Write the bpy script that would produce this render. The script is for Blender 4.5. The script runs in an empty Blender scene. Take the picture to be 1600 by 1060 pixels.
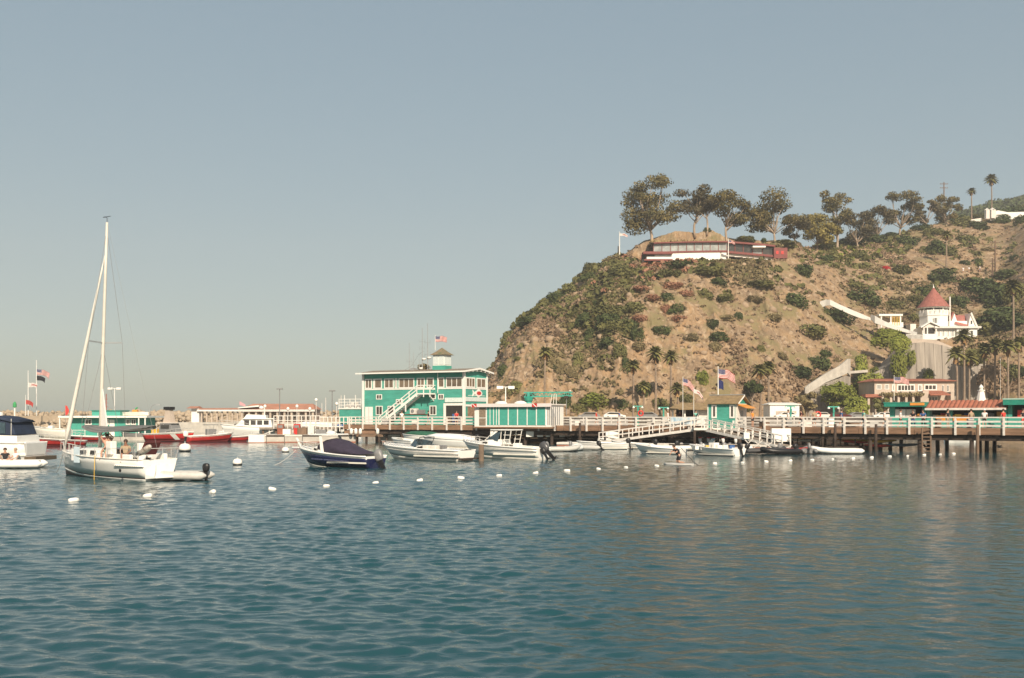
import bpy, math, random
import numpy as np
from mathutils import Vector, Matrix
PI = math.pi
R = math.radians
sc = bpy.context.scene
col = sc.collection
rnd = random.Random(7)
rng = np.random.RandomState(11)

# ---------------------------------------------------------------- camera, light, exposure
F = 1556.0            # focal length in pixels of the 1600 px wide picture
EYE = 3.4
HOR = 650.0
cam = bpy.data.objects.new("camera", bpy.data.cameras.new("camera"))
col.objects.link(cam)
cam.data.sensor_width = 36.0
cam.data.lens = 36.0 * F / 1600.0
cam.data.shift_y = (HOR - 530.0) / 1600.0
cam.data.clip_start = 0.3
cam.data.clip_end = 20000
cam.location = (0, 0, EYE)
cam.rotation_euler = (R(90), 0, 0)
sc.camera = cam

SUN_EL, SUN_AZ = 33.0, 14.0       # azimuth measured from straight behind the camera towards the right
sd = Vector((math.sin(R(SUN_AZ)) * math.cos(R(SUN_EL)), -math.cos(R(SUN_AZ)) * math.cos(R(SUN_EL)), math.sin(R(SUN_EL))))
world = bpy.data.worlds.new("World")
sc.world = world
world.use_nodes = True
wn = world.node_tree
wn.nodes.clear()
sky = wn.nodes.new("ShaderNodeTexSky")
sky.sky_type = 'NISHITA'
sky.sun_disc = False
sky.sun_elevation = R(SUN_EL)
sky.sun_rotation = math.atan2(sd.x, sd.y)
sky.air_density = 1.0
sky.dust_density = 1.4
sky.ozone_density = 1.0
hsv = wn.nodes.new("ShaderNodeHueSaturation")
hsv.inputs["Saturation"].default_value = 1.55
bg = wn.nodes.new("ShaderNodeBackground")
bg.inputs["Strength"].default_value = 0.15
wo = wn.nodes.new("ShaderNodeOutputWorld")
gm = wn.nodes.new("ShaderNodeGamma")
gm.inputs["Gamma"].default_value = 0.35
wn.links.new(sky.outputs[0], gm.inputs["Color"])
wn.links.new(gm.outputs[0], hsv.inputs["Color"])
tint = wn.nodes.new("ShaderNodeMix"); tint.data_type = 'RGBA'; tint.blend_type = 'MULTIPLY'
tint.inputs[0].default_value = 1.0
tint.inputs[7].default_value = (1.085, 1.105, 1.02, 1)
wn.links.new(hsv.outputs[0], tint.inputs[6])
wn.links.new(tint.outputs[2], bg.inputs["Color"])
wn.links.new(bg.outputs[0], wo.inputs["Surface"])
sun = bpy.data.objects.new("sun", bpy.data.lights.new("sun", 'SUN'))
col.objects.link(sun)
sun.data.energy = 3.6
sun.data.angle = R(0.6)
sun.data.color = (1.0, 0.85, 0.67)
sun.rotation_euler = sd.to_track_quat('Z', 'Y').to_euler()
sc.view_settings.view_transform = 'Standard'
sc.view_settings.look = 'None'
sc.view_settings.exposure = 0.85
sc.view_settings.gamma = 1.0
sc.view_settings.use_curve_mapping = False
sc.cycles.max_bounces = 6
sc.cycles.transparent_max_bounces = 8

# ---------------------------------------------------------------- helpers
def P(px, py, Y):
    """the point at distance Y that stands behind a pixel of the photograph"""
    return Vector(((px - 800.0) / F * Y, Y, EYE + (HOR - py) / F * Y))
def W(px, py):
    """the point of the water surface behind a pixel"""
    Y = EYE * F / (py - HOR)
    return Vector(((px - 800.0) / F * Y, Y, 0))

def mat(name, rgb, rough=0.6, var=0.12, scale=2.0, bump=0.0, bscale=20.0, metal=0.0, spec=0.4, rgb2=None, stretch=None, objvar=0.0, detail=4.0):
    m = bpy.data.materials.new(name)
    m.use_nodes = True
    nt = m.node_tree
    b = nt.nodes["Principled BSDF"]
    b.inputs["Roughness"].default_value = rough
    b.inputs["Metallic"].default_value = metal
    b.inputs["Specular IOR Level"].default_value = spec
    tc = nt.nodes.new("ShaderNodeTexCoord")
    src = tc.outputs["Object"]
    if stretch:
        mp = nt.nodes.new("ShaderNodeMapping")
        mp.inputs["Scale"].default_value = stretch
        nt.links.new(src, mp.inputs["Vector"])
        src = mp.outputs["Vector"]
    nz = nt.nodes.new("ShaderNodeTexNoise")
    nz.inputs["Scale"].default_value = scale
    nz.inputs["Detail"].default_value = detail
    nz.inputs["Roughness"].default_value = 0.65
    nt.links.new(src, nz.inputs["Vector"])
    rp = nt.nodes.new("ShaderNodeValToRGB")
    rp.color_ramp.elements[0].position = 0.32
    rp.color_ramp.elements[1].position = 0.68
    if rgb2 is None:
        a = [max(0, c * (1 - var)) for c in rgb]
        c2 = [min(1, c * (1 + var)) for c in rgb]
    else:
        a, c2 = rgb, rgb2
    rp.color_ramp.elements[0].color = (*a, 1)
    rp.color_ramp.elements[1].color = (*c2, 1)
    nt.links.new(nz.outputs["Fac"], rp.inputs["Fac"])
    out = rp.outputs["Color"]
    if objvar:
        oi = nt.nodes.new("ShaderNodeObjectInfo")
        mr = nt.nodes.new("ShaderNodeMapRange")
        mr.inputs["To Min"].default_value = 1 - objvar
        mr.inputs["To Max"].default_value = 1 + objvar
        hs = nt.nodes.new("ShaderNodeHueSaturation")
        nt.links.new(oi.outputs["Random"], mr.inputs["Value"])
        nt.links.new(mr.outputs[0], hs.inputs["Value"])
        nt.links.new(out, hs.inputs["Color"])
        out = hs.outputs["Color"]
    nt.links.new(out, b.inputs["Base Color"])
    if bump:
        n2 = nt.nodes.new("ShaderNodeTexNoise")
        n2.inputs["Scale"].default_value = bscale
        n2.inputs["Detail"].default_value = 3
        nt.links.new(src, n2.inputs["Vector"])
        bp = nt.nodes.new("ShaderNodeBump")
        bp.inputs["Strength"].default_value = 1.0
        bp.inputs["Distance"].default_value = bump
        nt.links.new(n2.outputs["Fac"], bp.inputs["Height"])
        nt.links.new(bp.outputs[0], b.inputs["Normal"])
    return m

def siding(name, rgb, period=0.2, axis='Z', var=0.2, depth=0.015):
    m = mat(name, rgb, 0.65, var, 1.2, stretch=(0.5, 0.5, 2.0))
    nt = m.node_tree
    b = nt.nodes["Principled BSDF"]
    tc = nt.nodes.new("ShaderNodeTexCoord")
    wv = nt.nodes.new("ShaderNodeTexWave")
    wv.wave_type = 'BANDS'
    wv.bands_direction = axis
    wv.wave_profile = 'SAW'
    wv.inputs["Scale"].default_value = 0.314 / period
    nt.links.new(tc.outputs["Object"], wv.inputs["Vector"])
    bp = nt.nodes.new("ShaderNodeBump")
    bp.inputs["Distance"].default_value = depth
    nt.links.new(wv.outputs["Fac"], bp.inputs["Height"])
    nt.links.new(bp.outputs[0], b.inputs["Normal"])
    return m

class MB:
    def __init__(s):
        s.v = []; s.f = []
    def quadv(s, *pts):
        n = len(s.v); s.v += [tuple(p) for p in pts]; s.f.append(tuple(range(n, n + len(pts)))); return s
    def box(s, x0, y0, z0, x1, y1, z1):
        n = len(s.v)
        s.v += [(x0, y0, z0), (x1, y0, z0), (x1, y1, z0), (x0, y1, z0), (x0, y0, z1), (x1, y0, z1), (x1, y1, z1), (x0, y1, z1)]
        s.f += [tuple(n + i for i in q) for q in ((0, 3, 2, 1), (4, 5, 6, 7), (0, 1, 5, 4), (1, 2, 6, 5), (2, 3, 7, 6), (3, 0, 4, 7))]
        return s
    def beam(s, a, b, w, h):
        a = Vector(a); b = Vector(b); d = (b - a).normalized()
        up = Vector((0, 0, 1)) if abs(d.z) < 0.95 else Vector((1, 0, 0))
        sx = d.cross(up).normalized() * (w / 2); sz = sx.cross(d).normalized() * (h / 2)
        n = len(s.v)
        for c in (a, b):
            s.v += [tuple(c - sx - sz), tuple(c + sx - sz), tuple(c + sx + sz), tuple(c - sx + sz)]
        s.f += [tuple(n + i for i in q) for q in ((0, 1, 2, 3), (7, 6, 5, 4), (0, 4, 5, 1), (1, 5, 6, 2), (2, 6, 7, 3), (3, 7, 4, 0))]
        return s
    def tube(s, pts, rad, n=8, cap=True):
        pts = [Vector(p) for p in pts]
        if not hasattr(rad, '__len__'): rad = [rad] * len(pts)
        base = len(s.v); ref = None
        for i, p in enumerate(pts):
            d = (pts[min(i + 1, len(pts) - 1)] - pts[max(i - 1, 0)]).normalized()
            if ref is None:
                ref = Vector((1, 0, 0)) if abs(d.x) < 0.8 else Vector((0, 1, 0))
            u = (ref - d * ref.dot(d)).normalized(); ref = u; w = d.cross(u)
            for k in range(n):
                a = 2 * PI * k / n
                s.v.append(tuple(p + (u * math.cos(a) + w * math.sin(a)) * rad[i]))
        for i in range(len(pts) - 1):
            for k in range(n):
                a = base + i * n + k; b = base + i * n + (k + 1) % n
                s.f.append((a, b, b + n, a + n))
        if cap:
            s.f.append(tuple(base + k for k in reversed(range(n))))
            s.f.append(tuple(base + (len(pts) - 1) * n + k for k in range(n)))
        return s
    def lathe(s, prof, n=12, c=(0, 0, 0), ax='z'):
        base = len(s.v)
        for r, z in prof:
            for k in range(n):
                a = 2 * PI * k / n
                q = (r * math.cos(a), r * math.sin(a), z)
                if ax == 'x': q = (z, r * math.cos(a), r * math.sin(a))
                s.v.append((q[0] + c[0], q[1] + c[1], q[2] + c[2]))
        for i in range(len(prof) - 1):
            for k in range(n):
                a = base + i * n + k; b = base + i * n + (k + 1) % n
                s.f.append((a, b, b + n, a + n))
        s.f.append(tuple(base + k for k in reversed(range(n))))
        s.f.append(tuple(base + (len(prof) - 1) * n + k for k in range(n)))
        return s
    def loft(s, rings, closed=True, caps=True):
        base = len(s.v); n = len(rings[0])
        for r in rings: s.v += [tuple(p) for p in r]
        for i in range(len(rings) - 1):
            for k in range(n if closed else n - 1):
                a = base + i * n + k; b = base + i * n + (k + 1) % n
                s.f.append((a, b, b + n, a + n))
        if caps and closed:
            s.f.append(tuple(base + k for k in reversed(range(n))))
            s.f.append(tuple(base + (len(rings) - 1) * n + k for k in range(n)))
        return s
    def prism(s, poly, z0, z1):
        return s.loft([[(x, y, z0) for x, y in poly], [(x, y, z1) for x, y in poly]])
    def extr(s, prof, x0, x1):
        """profile in (y, z) extruded along x"""
        return s.loft([[(x0, y, z) for y, z in prof], [(x1, y, z) for y, z in prof]])
    def exty(s, prof, y0, y1):
        """profile in (x, z) extruded along y"""
        return s.loft([[(x, y0, z) for x, z in prof], [(x, y1, z) for x, z in prof]])
    def build(s, name, m, parent=None, smooth=False, loc=None, rotz=None, solid=0.0, bevel=0.0, kind=None, label=None, subdiv=0):
        me = bpy.data.meshes.new(name)
        me.from_pydata(s.v, [], s.f)
        me.validate()
        return mkobj(name, me, m, parent, smooth, loc, rotz, solid, bevel, kind, label, subdiv)

import bmesh
def mkobj(name, me, m, parent=None, smooth=False, loc=None, rotz=None, solid=0.0, bevel=0.0, kind=None, label=None, subdiv=0):
    bm = bmesh.new(); bm.from_mesh(me)
    bmesh.ops.recalc_face_normals(bm, faces=bm.faces)
    bm.to_mesh(me); bm.free()
    if smooth:
        me.shade_smooth()
    me.materials.append(m)
    o = bpy.data.objects.new(name, me)
    col.objects.link(o)
    if parent: o.parent = parent
    if loc is not None: o.location = loc
    if rotz is not None: o.rotation_euler = (0, 0, rotz)
    if solid:
        md = o.modifiers.new("solid", 'SOLIDIFY'); md.thickness = solid; md.offset = 0
    if bevel:
        md = o.modifiers.new("bevel", 'BEVEL'); md.width = bevel; md.segments = 2
    if subdiv:
        md = o.modifiers.new("sub", 'SUBSURF'); md.levels = subdiv; md.render_levels = subdiv
    if kind: o["kind"] = kind
    if label: o["label"] = label
    return o

def raw(name, verts, faces, m, parent=None, smooth=False, kind=None, loc=None):
    """numpy quads straight into a mesh, no normal recalculation"""
    me = bpy.data.meshes.new(name)
    verts = np.asarray(verts, dtype=np.float32); faces = np.asarray(faces, dtype=np.int32)
    k = faces.shape[1]
    me.vertices.add(len(verts)); me.vertices.foreach_set("co", verts.ravel())
    me.loops.add(faces.size); me.loops.foreach_set("vertex_index", faces.ravel())
    me.polygons.add(len(faces))
    me.polygons.foreach_set("loop_start", np.arange(0, faces.size, k, dtype=np.int32))
    me.polygons.foreach_set("loop_total", np.full(len(faces), k, dtype=np.int32))
    me.update(calc_edges=True)
    if smooth: me.shade_smooth()
    if m: me.materials.append(m)
    o = bpy.data.objects.new(name, me); col.objects.link(o)
    if parent: o.parent = parent
    if kind: o["kind"] = kind
    if loc is not None: o.location = loc
    return o

def thing(name, label, cat, loc=(0, 0, 0), rotz=0.0, group=None):
    o = bpy.data.objects.new(name, None); col.objects.link(o)
    o.empty_display_size = 0.3
    o.location = loc; o.rotation_euler = (0, 0, rotz)
    o["label"] = label; o["category"] = cat
    if group: o["group"] = group
    return o
def tag(o, label, cat, group=None):
    o["label"] = label; o["category"] = cat
    if group: o["group"] = group
    return o
KIDS = {}
def copytree(o, parent=None):
    c = o.copy(); col.objects.link(c)
    if parent: c.parent = parent
    for ch in list(o.children): copytree(ch, c)
    return c
ORD = ["first", "second", "third", "fourth", "fifth", "sixth", "seventh", "eighth", "ninth", "tenth", "eleventh", "twelfth", "thirteenth",
       "fourteenth", "fifteenth", "sixteenth", "seventeenth", "eighteenth", "nineteenth", "twentieth"]
def ordn(i):
    if i < 20: return ORD[i]
    return "twenty-" + ORD[i - 20] if i < 29 else "thirtieth"

class Facade:
    """a vertical wall line seen from the camera, A at its left, B at its right; local x runs along it, y away from the viewer"""
    def __init__(s, A, B):
        s.A = Vector((A[0], A[1])); s.B = Vector((B[0], B[1]))
        d = s.B - s.A; s.L = d.length; s.d = d / s.L; s.rot = math.atan2(d.y, d.x)
    def x(s, px):
        u = (px - 800.0) / F
        # (A.x + t d.x) = u (A.y + t d.y)
        return (u * s.A.y - s.A.x) / (s.d.x - u * s.d.y)
    def z(s, px, py):
        t = s.x(px); Y = s.A.y + t * s.d.y
        return EYE + (HOR - py) / F * Y

# ---------------------------------------------------------------- numeric noise
def _hash(ix, iy, seed):
    h = (ix.astype(np.int64) * 374761393 + iy.astype(np.int64) * 668265263 + seed * 1442695041) & 0x7fffffff
    h = ((h ^ (h >> 13)) * 1274126177) & 0x7fffffff
    h = h ^ (h >> 16)
    return (h & 0xffff) / 65535.0
def vnoise(x, y, seed=0):
    ix = np.floor(x); iy = np.floor(y); fx = x - ix; fy = y - iy
    fx = fx * fx * (3 - 2 * fx); fy = fy * fy * (3 - 2 * fy)
    a = _hash(ix, iy, seed); b = _hash(ix + 1, iy, seed); c = _hash(ix, iy + 1, seed); d = _hash(ix + 1, iy + 1, seed)
    return (a * (1 - fx) + b * fx) * (1 - fy) + (c * (1 - fx) + d * fx) * fy
def fbm(x, y, seed=0, oct=5, gain=0.5):
    t = 0; amp = 1; tot = 0
    for i in range(oct):
        t = t + amp * vnoise(x, y, seed + i * 17); tot += amp
        x = x * 2.03 + 5.1; y = y * 2.03 + 1.7; amp *= gain
    return t / tot
def ridged(x, y, seed=0, oct=4):
    t = 0; amp = 1; tot = 0
    for i in range(oct):
        t = t + amp * (1 - np.abs(2 * vnoise(x, y, seed + i * 13) - 1)); tot += amp
        x = x * 2.1 + 3.3; y = y * 2.1 + 7.7; amp *= 0.5
    return t / tot
def sstep(a, b, x):
    t = np.clip((x - a) / (b - a), 0, 1); return t * t * (3 - 2 * t)
# ================================================================ MATERIALS
TEAL = siding("teal_clapboard", (0.065, 0.33, 0.26), 0.22)
TEALP = mat("teal_paint", (0.06, 0.33, 0.26), 0.55, 0.12, 3)
TEALD = mat("teal_dark_paint", (0.02, 0.22, 0.16), 0.5, 0.15, 3)
WHITE = mat("white_paint", (0.78, 0.76, 0.71), 0.5, 0.06, 2)
WHITEW = mat("weathered_white_paint", (0.66, 0.62, 0.57), 0.7, 0.18, 3, stretch=(1, 1, 3))
GEL = mat("white_gelcoat", (0.80, 0.79, 0.75), 0.25, 0.04, 1.5, spec=0.5)
GELC = mat("cream_gelcoat", (0.70, 0.67, 0.60), 0.35, 0.08, 1.5, spec=0.5)
NAVY = mat("navy_gelcoat", (0.012, 0.016, 0.06), 0.2, 0.1, 2, spec=0.6)
NCAN = mat("navy_canvas", (0.022, 0.022, 0.045), 0.9, 0.25, 2, 0.01, 6)
BCAN = mat("blue_canvas", (0.018, 0.03, 0.06), 0.8, 0.3, 1.5, 0.01, 5)
VINYL = mat("clear_vinyl_window", (0.04, 0.07, 0.09), 0.25, 0.4, 2, spec=0.6)
GREY = mat("grey_canvas", (0.17, 0.17, 0.165), 0.9, 0.12, 1.5, 0.01, 5)
GREYP = mat("grey_plastic", (0.20, 0.20, 0.20), 0.4, 0.15, 4)
LGREY = mat("light_grey_tube", (0.48, 0.47, 0.44), 0.5, 0.1, 3)
BLACK = mat("black_plastic", (0.015, 0.015, 0.016), 0.4, 0.2, 4)
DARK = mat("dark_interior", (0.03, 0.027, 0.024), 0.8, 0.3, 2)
ALU = mat("aluminium", (0.62, 0.60, 0.56), 0.35, 0.06, 3, metal=0.3)
STEEL = mat("galvanised_steel", (0.42, 0.43, 0.43), 0.45, 0.1, 4, metal=0.5)
GLASS = mat("window_glass", (0.05, 0.045, 0.04), 0.08, 0.5, 0.8, spec=0.8)
GLASSB = mat("brown_window_glass", (0.16, 0.12, 0.085), 0.12, 0.45, 0.7, spec=0.7)
RED = mat("red_paint", (0.50, 0.03, 0.025), 0.4, 0.12, 2)
REDB = mat("bright_red_plastic", (0.62, 0.04, 0.03), 0.4, 0.12, 2)
YEL = mat("yellow_plastic", (0.70, 0.42, 0.05), 0.45, 0.12, 2)
ORA = mat("orange_paint", (0.68, 0.28, 0.05), 0.5, 0.15, 2)
GREEN = mat("green_plastic", (0.04, 0.30, 0.10), 0.5, 0.12, 2)
DGREEN = mat("dark_green_canvas", (0.02, 0.10, 0.06), 0.8, 0.2, 2)
WOOD = mat("weathered_timber", (0.16, 0.105, 0.07), 0.85, 0.35, 1.2, 0.01, 10, stretch=(1, 1, 0.3))
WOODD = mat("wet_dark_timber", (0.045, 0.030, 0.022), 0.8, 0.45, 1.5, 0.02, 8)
FASC = mat("deck_edge_timber", (0.22, 0.13, 0.08), 0.85, 0.35, 1.5, stretch=(0.4, 0.4, 3))
DECKM = mat("deck_planks", (0.26, 0.22, 0.18), 0.9, 0.25, 2)
CONC = mat("dock_concrete", (0.46, 0.43, 0.38), 0.85, 0.16, 0.8, 0.01, 12)
CONCW = mat("stained_board_formed_concrete", (0.20, 0.175, 0.15), 0.9, 0.0, 0.5, 0.02, 5, rgb2=(0.40, 0.355, 0.30), stretch=(2.2, 1, 0.12))
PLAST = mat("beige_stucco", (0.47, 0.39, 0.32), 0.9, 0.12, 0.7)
TILE = mat("terracotta_tiles", (0.32, 0.115, 0.07), 0.8, 0.25, 1.2, 0.03, 9)
TILEO = mat("orange_terracotta_roof", (0.40, 0.19, 0.125), 0.8, 0.15, 0.6)
SHING = mat("brown_shingles", (0.24, 0.17, 0.09), 0.9, 0.3, 2.5, 0.02, 8)
SHINGR = mat("faded_red_shingles", (0.34, 0.13, 0.105), 0.8, 0.18, 1.5, 0.03, 7)
REDW = mat("oxblood_red_boards", (0.19, 0.055, 0.048), 0.7, 0.15, 1)
SKIN = mat("skin", (0.46, 0.26, 0.18), 0.55, 0.06, 8)
SKIND = mat("tanned_skin", (0.28, 0.14, 0.09), 0.55, 0.06, 8)
HAIR = mat("brown_hair", (0.05, 0.03, 0.02), 0.7, 0.2, 12)
C_RED = mat("red_cloth", (0.55, 0.05, 0.04), 0.9, 0.1, 6)
C_BLK = mat("black_cloth", (0.02, 0.02, 0.025), 0.9, 0.1, 6)
C_WHT = mat("white_cloth", (0.75, 0.74, 0.72), 0.9, 0.05, 6)
C_BLU = mat("blue_cloth", (0.05, 0.12, 0.30), 0.9, 0.1, 6)
C_MAR = mat("maroon_cloth", (0.10, 0.02, 0.02), 0.9, 0.1, 6)
C_TEA = mat("turquoise_cloth", (0.20, 0.50, 0.42), 0.9, 0.1, 6)
C_TAN = mat("khaki_cloth", (0.34, 0.26, 0.17), 0.9, 0.1, 6)
TRUNKP = mat("palm_trunk_bark", (0.24, 0.18, 0.13), 0.9, 0.25, 1.5, 0.02, 8, stretch=(1, 1, 3))
TRUNKE = mat("pale_eucalyptus_bark", (0.34, 0.26, 0.19), 0.85, 0.35, 0.8, stretch=(1, 1, 0.4))
def leafmat(name, a, b, ov=0.25, scale=0.6):
    m = mat(name, a, 0.75, 0, scale, rgb2=b, objvar=ov, spec=0.15, detail=6)
    bs = m.node_tree.nodes["Principled BSDF"]
    bs.inputs["Transmission Weight"].default_value = 0.0
    return m
L_DARK = leafmat("dark_green_foliage", (0.035, 0.050, 0.020), (0.090, 0.110, 0.036))
L_MID = leafmat("olive_green_foliage", (0.085, 0.088, 0.033), (0.18, 0.17, 0.062))
L_YEL = leafmat("yellow_green_foliage", (0.10, 0.125, 0.022), (0.22, 0.235, 0.05))
L_OLIVE = leafmat("dry_olive_foliage", (0.15, 0.120, 0.060), (0.28, 0.225, 0.115))
L_RED = leafmat("reddish_dry_foliage", (0.22, 0.105, 0.065), (0.36, 0.19, 0.12))
L_BRN = leafmat("brown_dry_foliage", (0.17, 0.115, 0.07), (0.33, 0.235, 0.155))
L_FLOWER = leafmat("crimson_blossom", (0.42, 0.02, 0.03), (0.60, 0.04, 0.05))
L_EUC = leafmat("eucalyptus_leaves", (0.034, 0.040, 0.018), (0.21, 0.165, 0.065), 0.15, 0.35)  # dark-to-orange noise paints shaded and lit clumps into the leaf colour
L_EUCG = leafmat("grey_green_eucalyptus_leaves", (0.034, 0.038, 0.024), (0.17, 0.135, 0.07), 0.15, 0.35)  # shaded and lit clumps painted into the colour here too
L_EUCY = leafmat("yellowish_eucalyptus_leaves", (0.10, 0.088, 0.028), (0.27, 0.22, 0.07), 0.15, 0.35)
L_PALM = leafmat("palm_fronds", (0.070, 0.075, 0.022), (0.21, 0.19, 0.065))
L_PALMD = leafmat("dead_palm_fronds", (0.18, 0.10, 0.045), (0.30, 0.18, 0.08))

# ================================================================ WATER
def water():
    m = bpy.data.materials.new("sea_water")
    m.use_nodes = True
    nt = m.node_tree; b = nt.nodes["Principled BSDF"]
    b.inputs["Base Color"].default_value = (0.012, 0.057, 0.069, 1)
    b.inputs["Roughness"].default_value = 0.05
    b.inputs["IOR"].default_value = 1.33
    tc = nt.nodes.new("ShaderNodeTexCoord")
    hs = []
    for scl, st, w in ((1.0, (2.6, 5.0, 1), 0.012), (1.0, (7.0, 13.0, 1), 0.0045)):
        mp = nt.nodes.new("ShaderNodeMapping"); mp.inputs["Scale"].default_value = st
        mp.inputs["Rotation"].default_value = (0, 0, R(12 if w > 0.02 else -16))
        nz = nt.nodes.new("ShaderNodeTexNoise"); nz.inputs["Scale"].default_value = scl; nz.inputs["Detail"].default_value = 3
        nz.inputs["Distortion"].default_value = 0.6
        nt.links.new(tc.outputs["Object"], mp.inputs["Vector"]); nt.links.new(mp.outputs[0], nz.inputs["Vector"])
        mu = nt.nodes.new("ShaderNodeMath"); mu.operation = 'MULTIPLY'; mu.inputs[1].default_value = w
        nt.links.new(nz.outputs["Fac"], mu.inputs[0]); hs.append(mu)
    ad = nt.nodes.new("ShaderNodeMath"); ad.operation = 'ADD'
    nt.links.new(hs[0].outputs[0], ad.inputs[0]); nt.links.new(hs[1].outputs[0], ad.inputs[1])
    bp = nt.nodes.new("ShaderNodeBump"); bp.inputs["Strength"].default_value = 1.0; bp.inputs["Distance"].default_value = 1.0
    nt.links.new(ad.outputs[0], bp.inputs["Height"]); nt.links.new(bp.outputs[0], b.inputs["Normal"])
    nr, nc = 1150, 620
    rr = 7.0 * (150.0 / 7.0) ** (np.arange(nr) / (nr - 1.0))
    aa = np.linspace(-0.66, 0.66, nc)
    RR, AA = np.meshgrid(rr, aa, indexing='ij')
    X = RR * np.tan(AA); Y = RR.copy()
    sp = RR * (np.log(150 / 7.0) / nr)                     # row spacing
    Z = np.zeros_like(X)
    r = np.random.RandomState(5)
    wx = 1.6 * (fbm(X * 0.13, Y * 0.13, 3, 3) - .5) ; wy = 1.6 * (fbm(X * 0.13 + 40, Y * 0.13, 9, 3) - .5)
    for i in range(130):
        lam = 0.22 * (1.25 / 0.22) ** (r.rand() ** 1.0) if i > 6 else r.uniform(1.5, 2.6)
        th = r.normal(0.10, 0.58)                          # travel direction about +Y
        k = 2 * PI / lam
        amp = ((0.0030 if lam < .7 else 0.0020) if i > 6 else 0.0012) * lam * (0.6 + 0.8 * r.rand())
        fade = sstep(2.0, 3.6, lam / sp)
        Z += amp * fade * np.sin(k * ((X + wx) * math.sin(th) + (Y + wy) * math.cos(th)) + r.rand() * 6.28)
    # wind patches: waves stand higher in some patches than others
    Z *= 0.72 + 0.7 * fbm(X * 0.06, Y * 0.035, 21, 3)
    Z *= 1 - 0.5 * sstep(-0.05, 0.22, X / Y)          # calmer in the lee of the headland
    Z *= 1 - 0.9 * sstep(120, 149, RR)
    Z *= 1 - sstep(0.62, 0.655, np.abs(AA))
    V = np.stack([X, Y, Z], -1).reshape(-1, 3)
    idx = np.arange(nr * nc).reshape(nr, nc)
    Fq = np.stack([idx[:-1, :-1], idx[:-1, 1:], idx[1:, 1:], idx[1:, :-1]], -1).reshape(-1, 4)
    # flat apron joined round the wavy sheet, out to the horizon
    n0 = len(V); ext = []
    big = 9000.0
    ring = [idx[0, j] for j in range(nc)] + [idx[i, nc - 1] for i in range(1, nr)] + [idx[nr - 1, j] for j in range(nc - 2, -1, -1)] + [idx[i, 0] for i in range(nr - 2, 0, -1)]
    c = np.array([0, 60.0])
    for q in ring:
        d = V[q, :2] - c; d = d / np.linalg.norm(d)
        ext.append((c[0] + d[0] * big, c[1] + d[1] * big, 0))
    V = np.concatenate([V, np.array(ext)])
    m_ = len(ring); ring = np.array(ring); e = n0 + np.arange(m_)
    F2 = np.stack([ring, e, np.roll(e, -1), np.roll(ring, -1)], -1)
    o = raw("water", V, np.concatenate([Fq, F2]), m, smooth=True, kind="structure")
    bm = bmesh.new(); bm.from_mesh(o.data); bmesh.ops.recalc_face_normals(bm, faces=bm.faces)
    bm.faces.ensure_lookup_table()
    if bm.faces[10].normal.z < 0: bmesh.ops.reverse_faces(bm, faces=bm.faces)
    bm.to_mesh(o.data); bm.free()
    return o
water()

# ================================================================ TERRAIN
SIL = [(700, 668), (752, 660), (757, 625), (764, 582), (780, 554), (793, 520), (811, 500), (830, 486), (853, 467), (877, 453), (898, 440), (912, 425), (935, 413),
       (951, 404), (968, 397), (990, 387), (1005, 378), (1030, 371), (1060, 366), (1110, 367), (1150, 373), (1200, 379), (1240, 385), (1300, 385), (1330, 383),
       (1370, 374), (1400, 366), (1440, 355), (1470, 347), (1500, 344), (1560, 340), (1600, 334), (1700, 322), (1900, 300)]
SX = np.array([a for a, b in SIL], float); SY = np.array([b for a, b in SIL], float)
def ds(px): return np.interp(px, [700, 1200, 1300, 1390, 1540, 1600, 1900], [214, 214, 224, 240, 240, 232, 225])
def dc(px): return np.interp(px, [740, 800, 900, 1200, 1350, 1500, 1600, 1900], [250, 280, 300, 312, 345, 410, 440, 500])
QT = [0, .05, .14, .3, .6, .85, 1]
PADS = []     # (X, Y, rx, ry, z): levelled ground under houses
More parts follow.
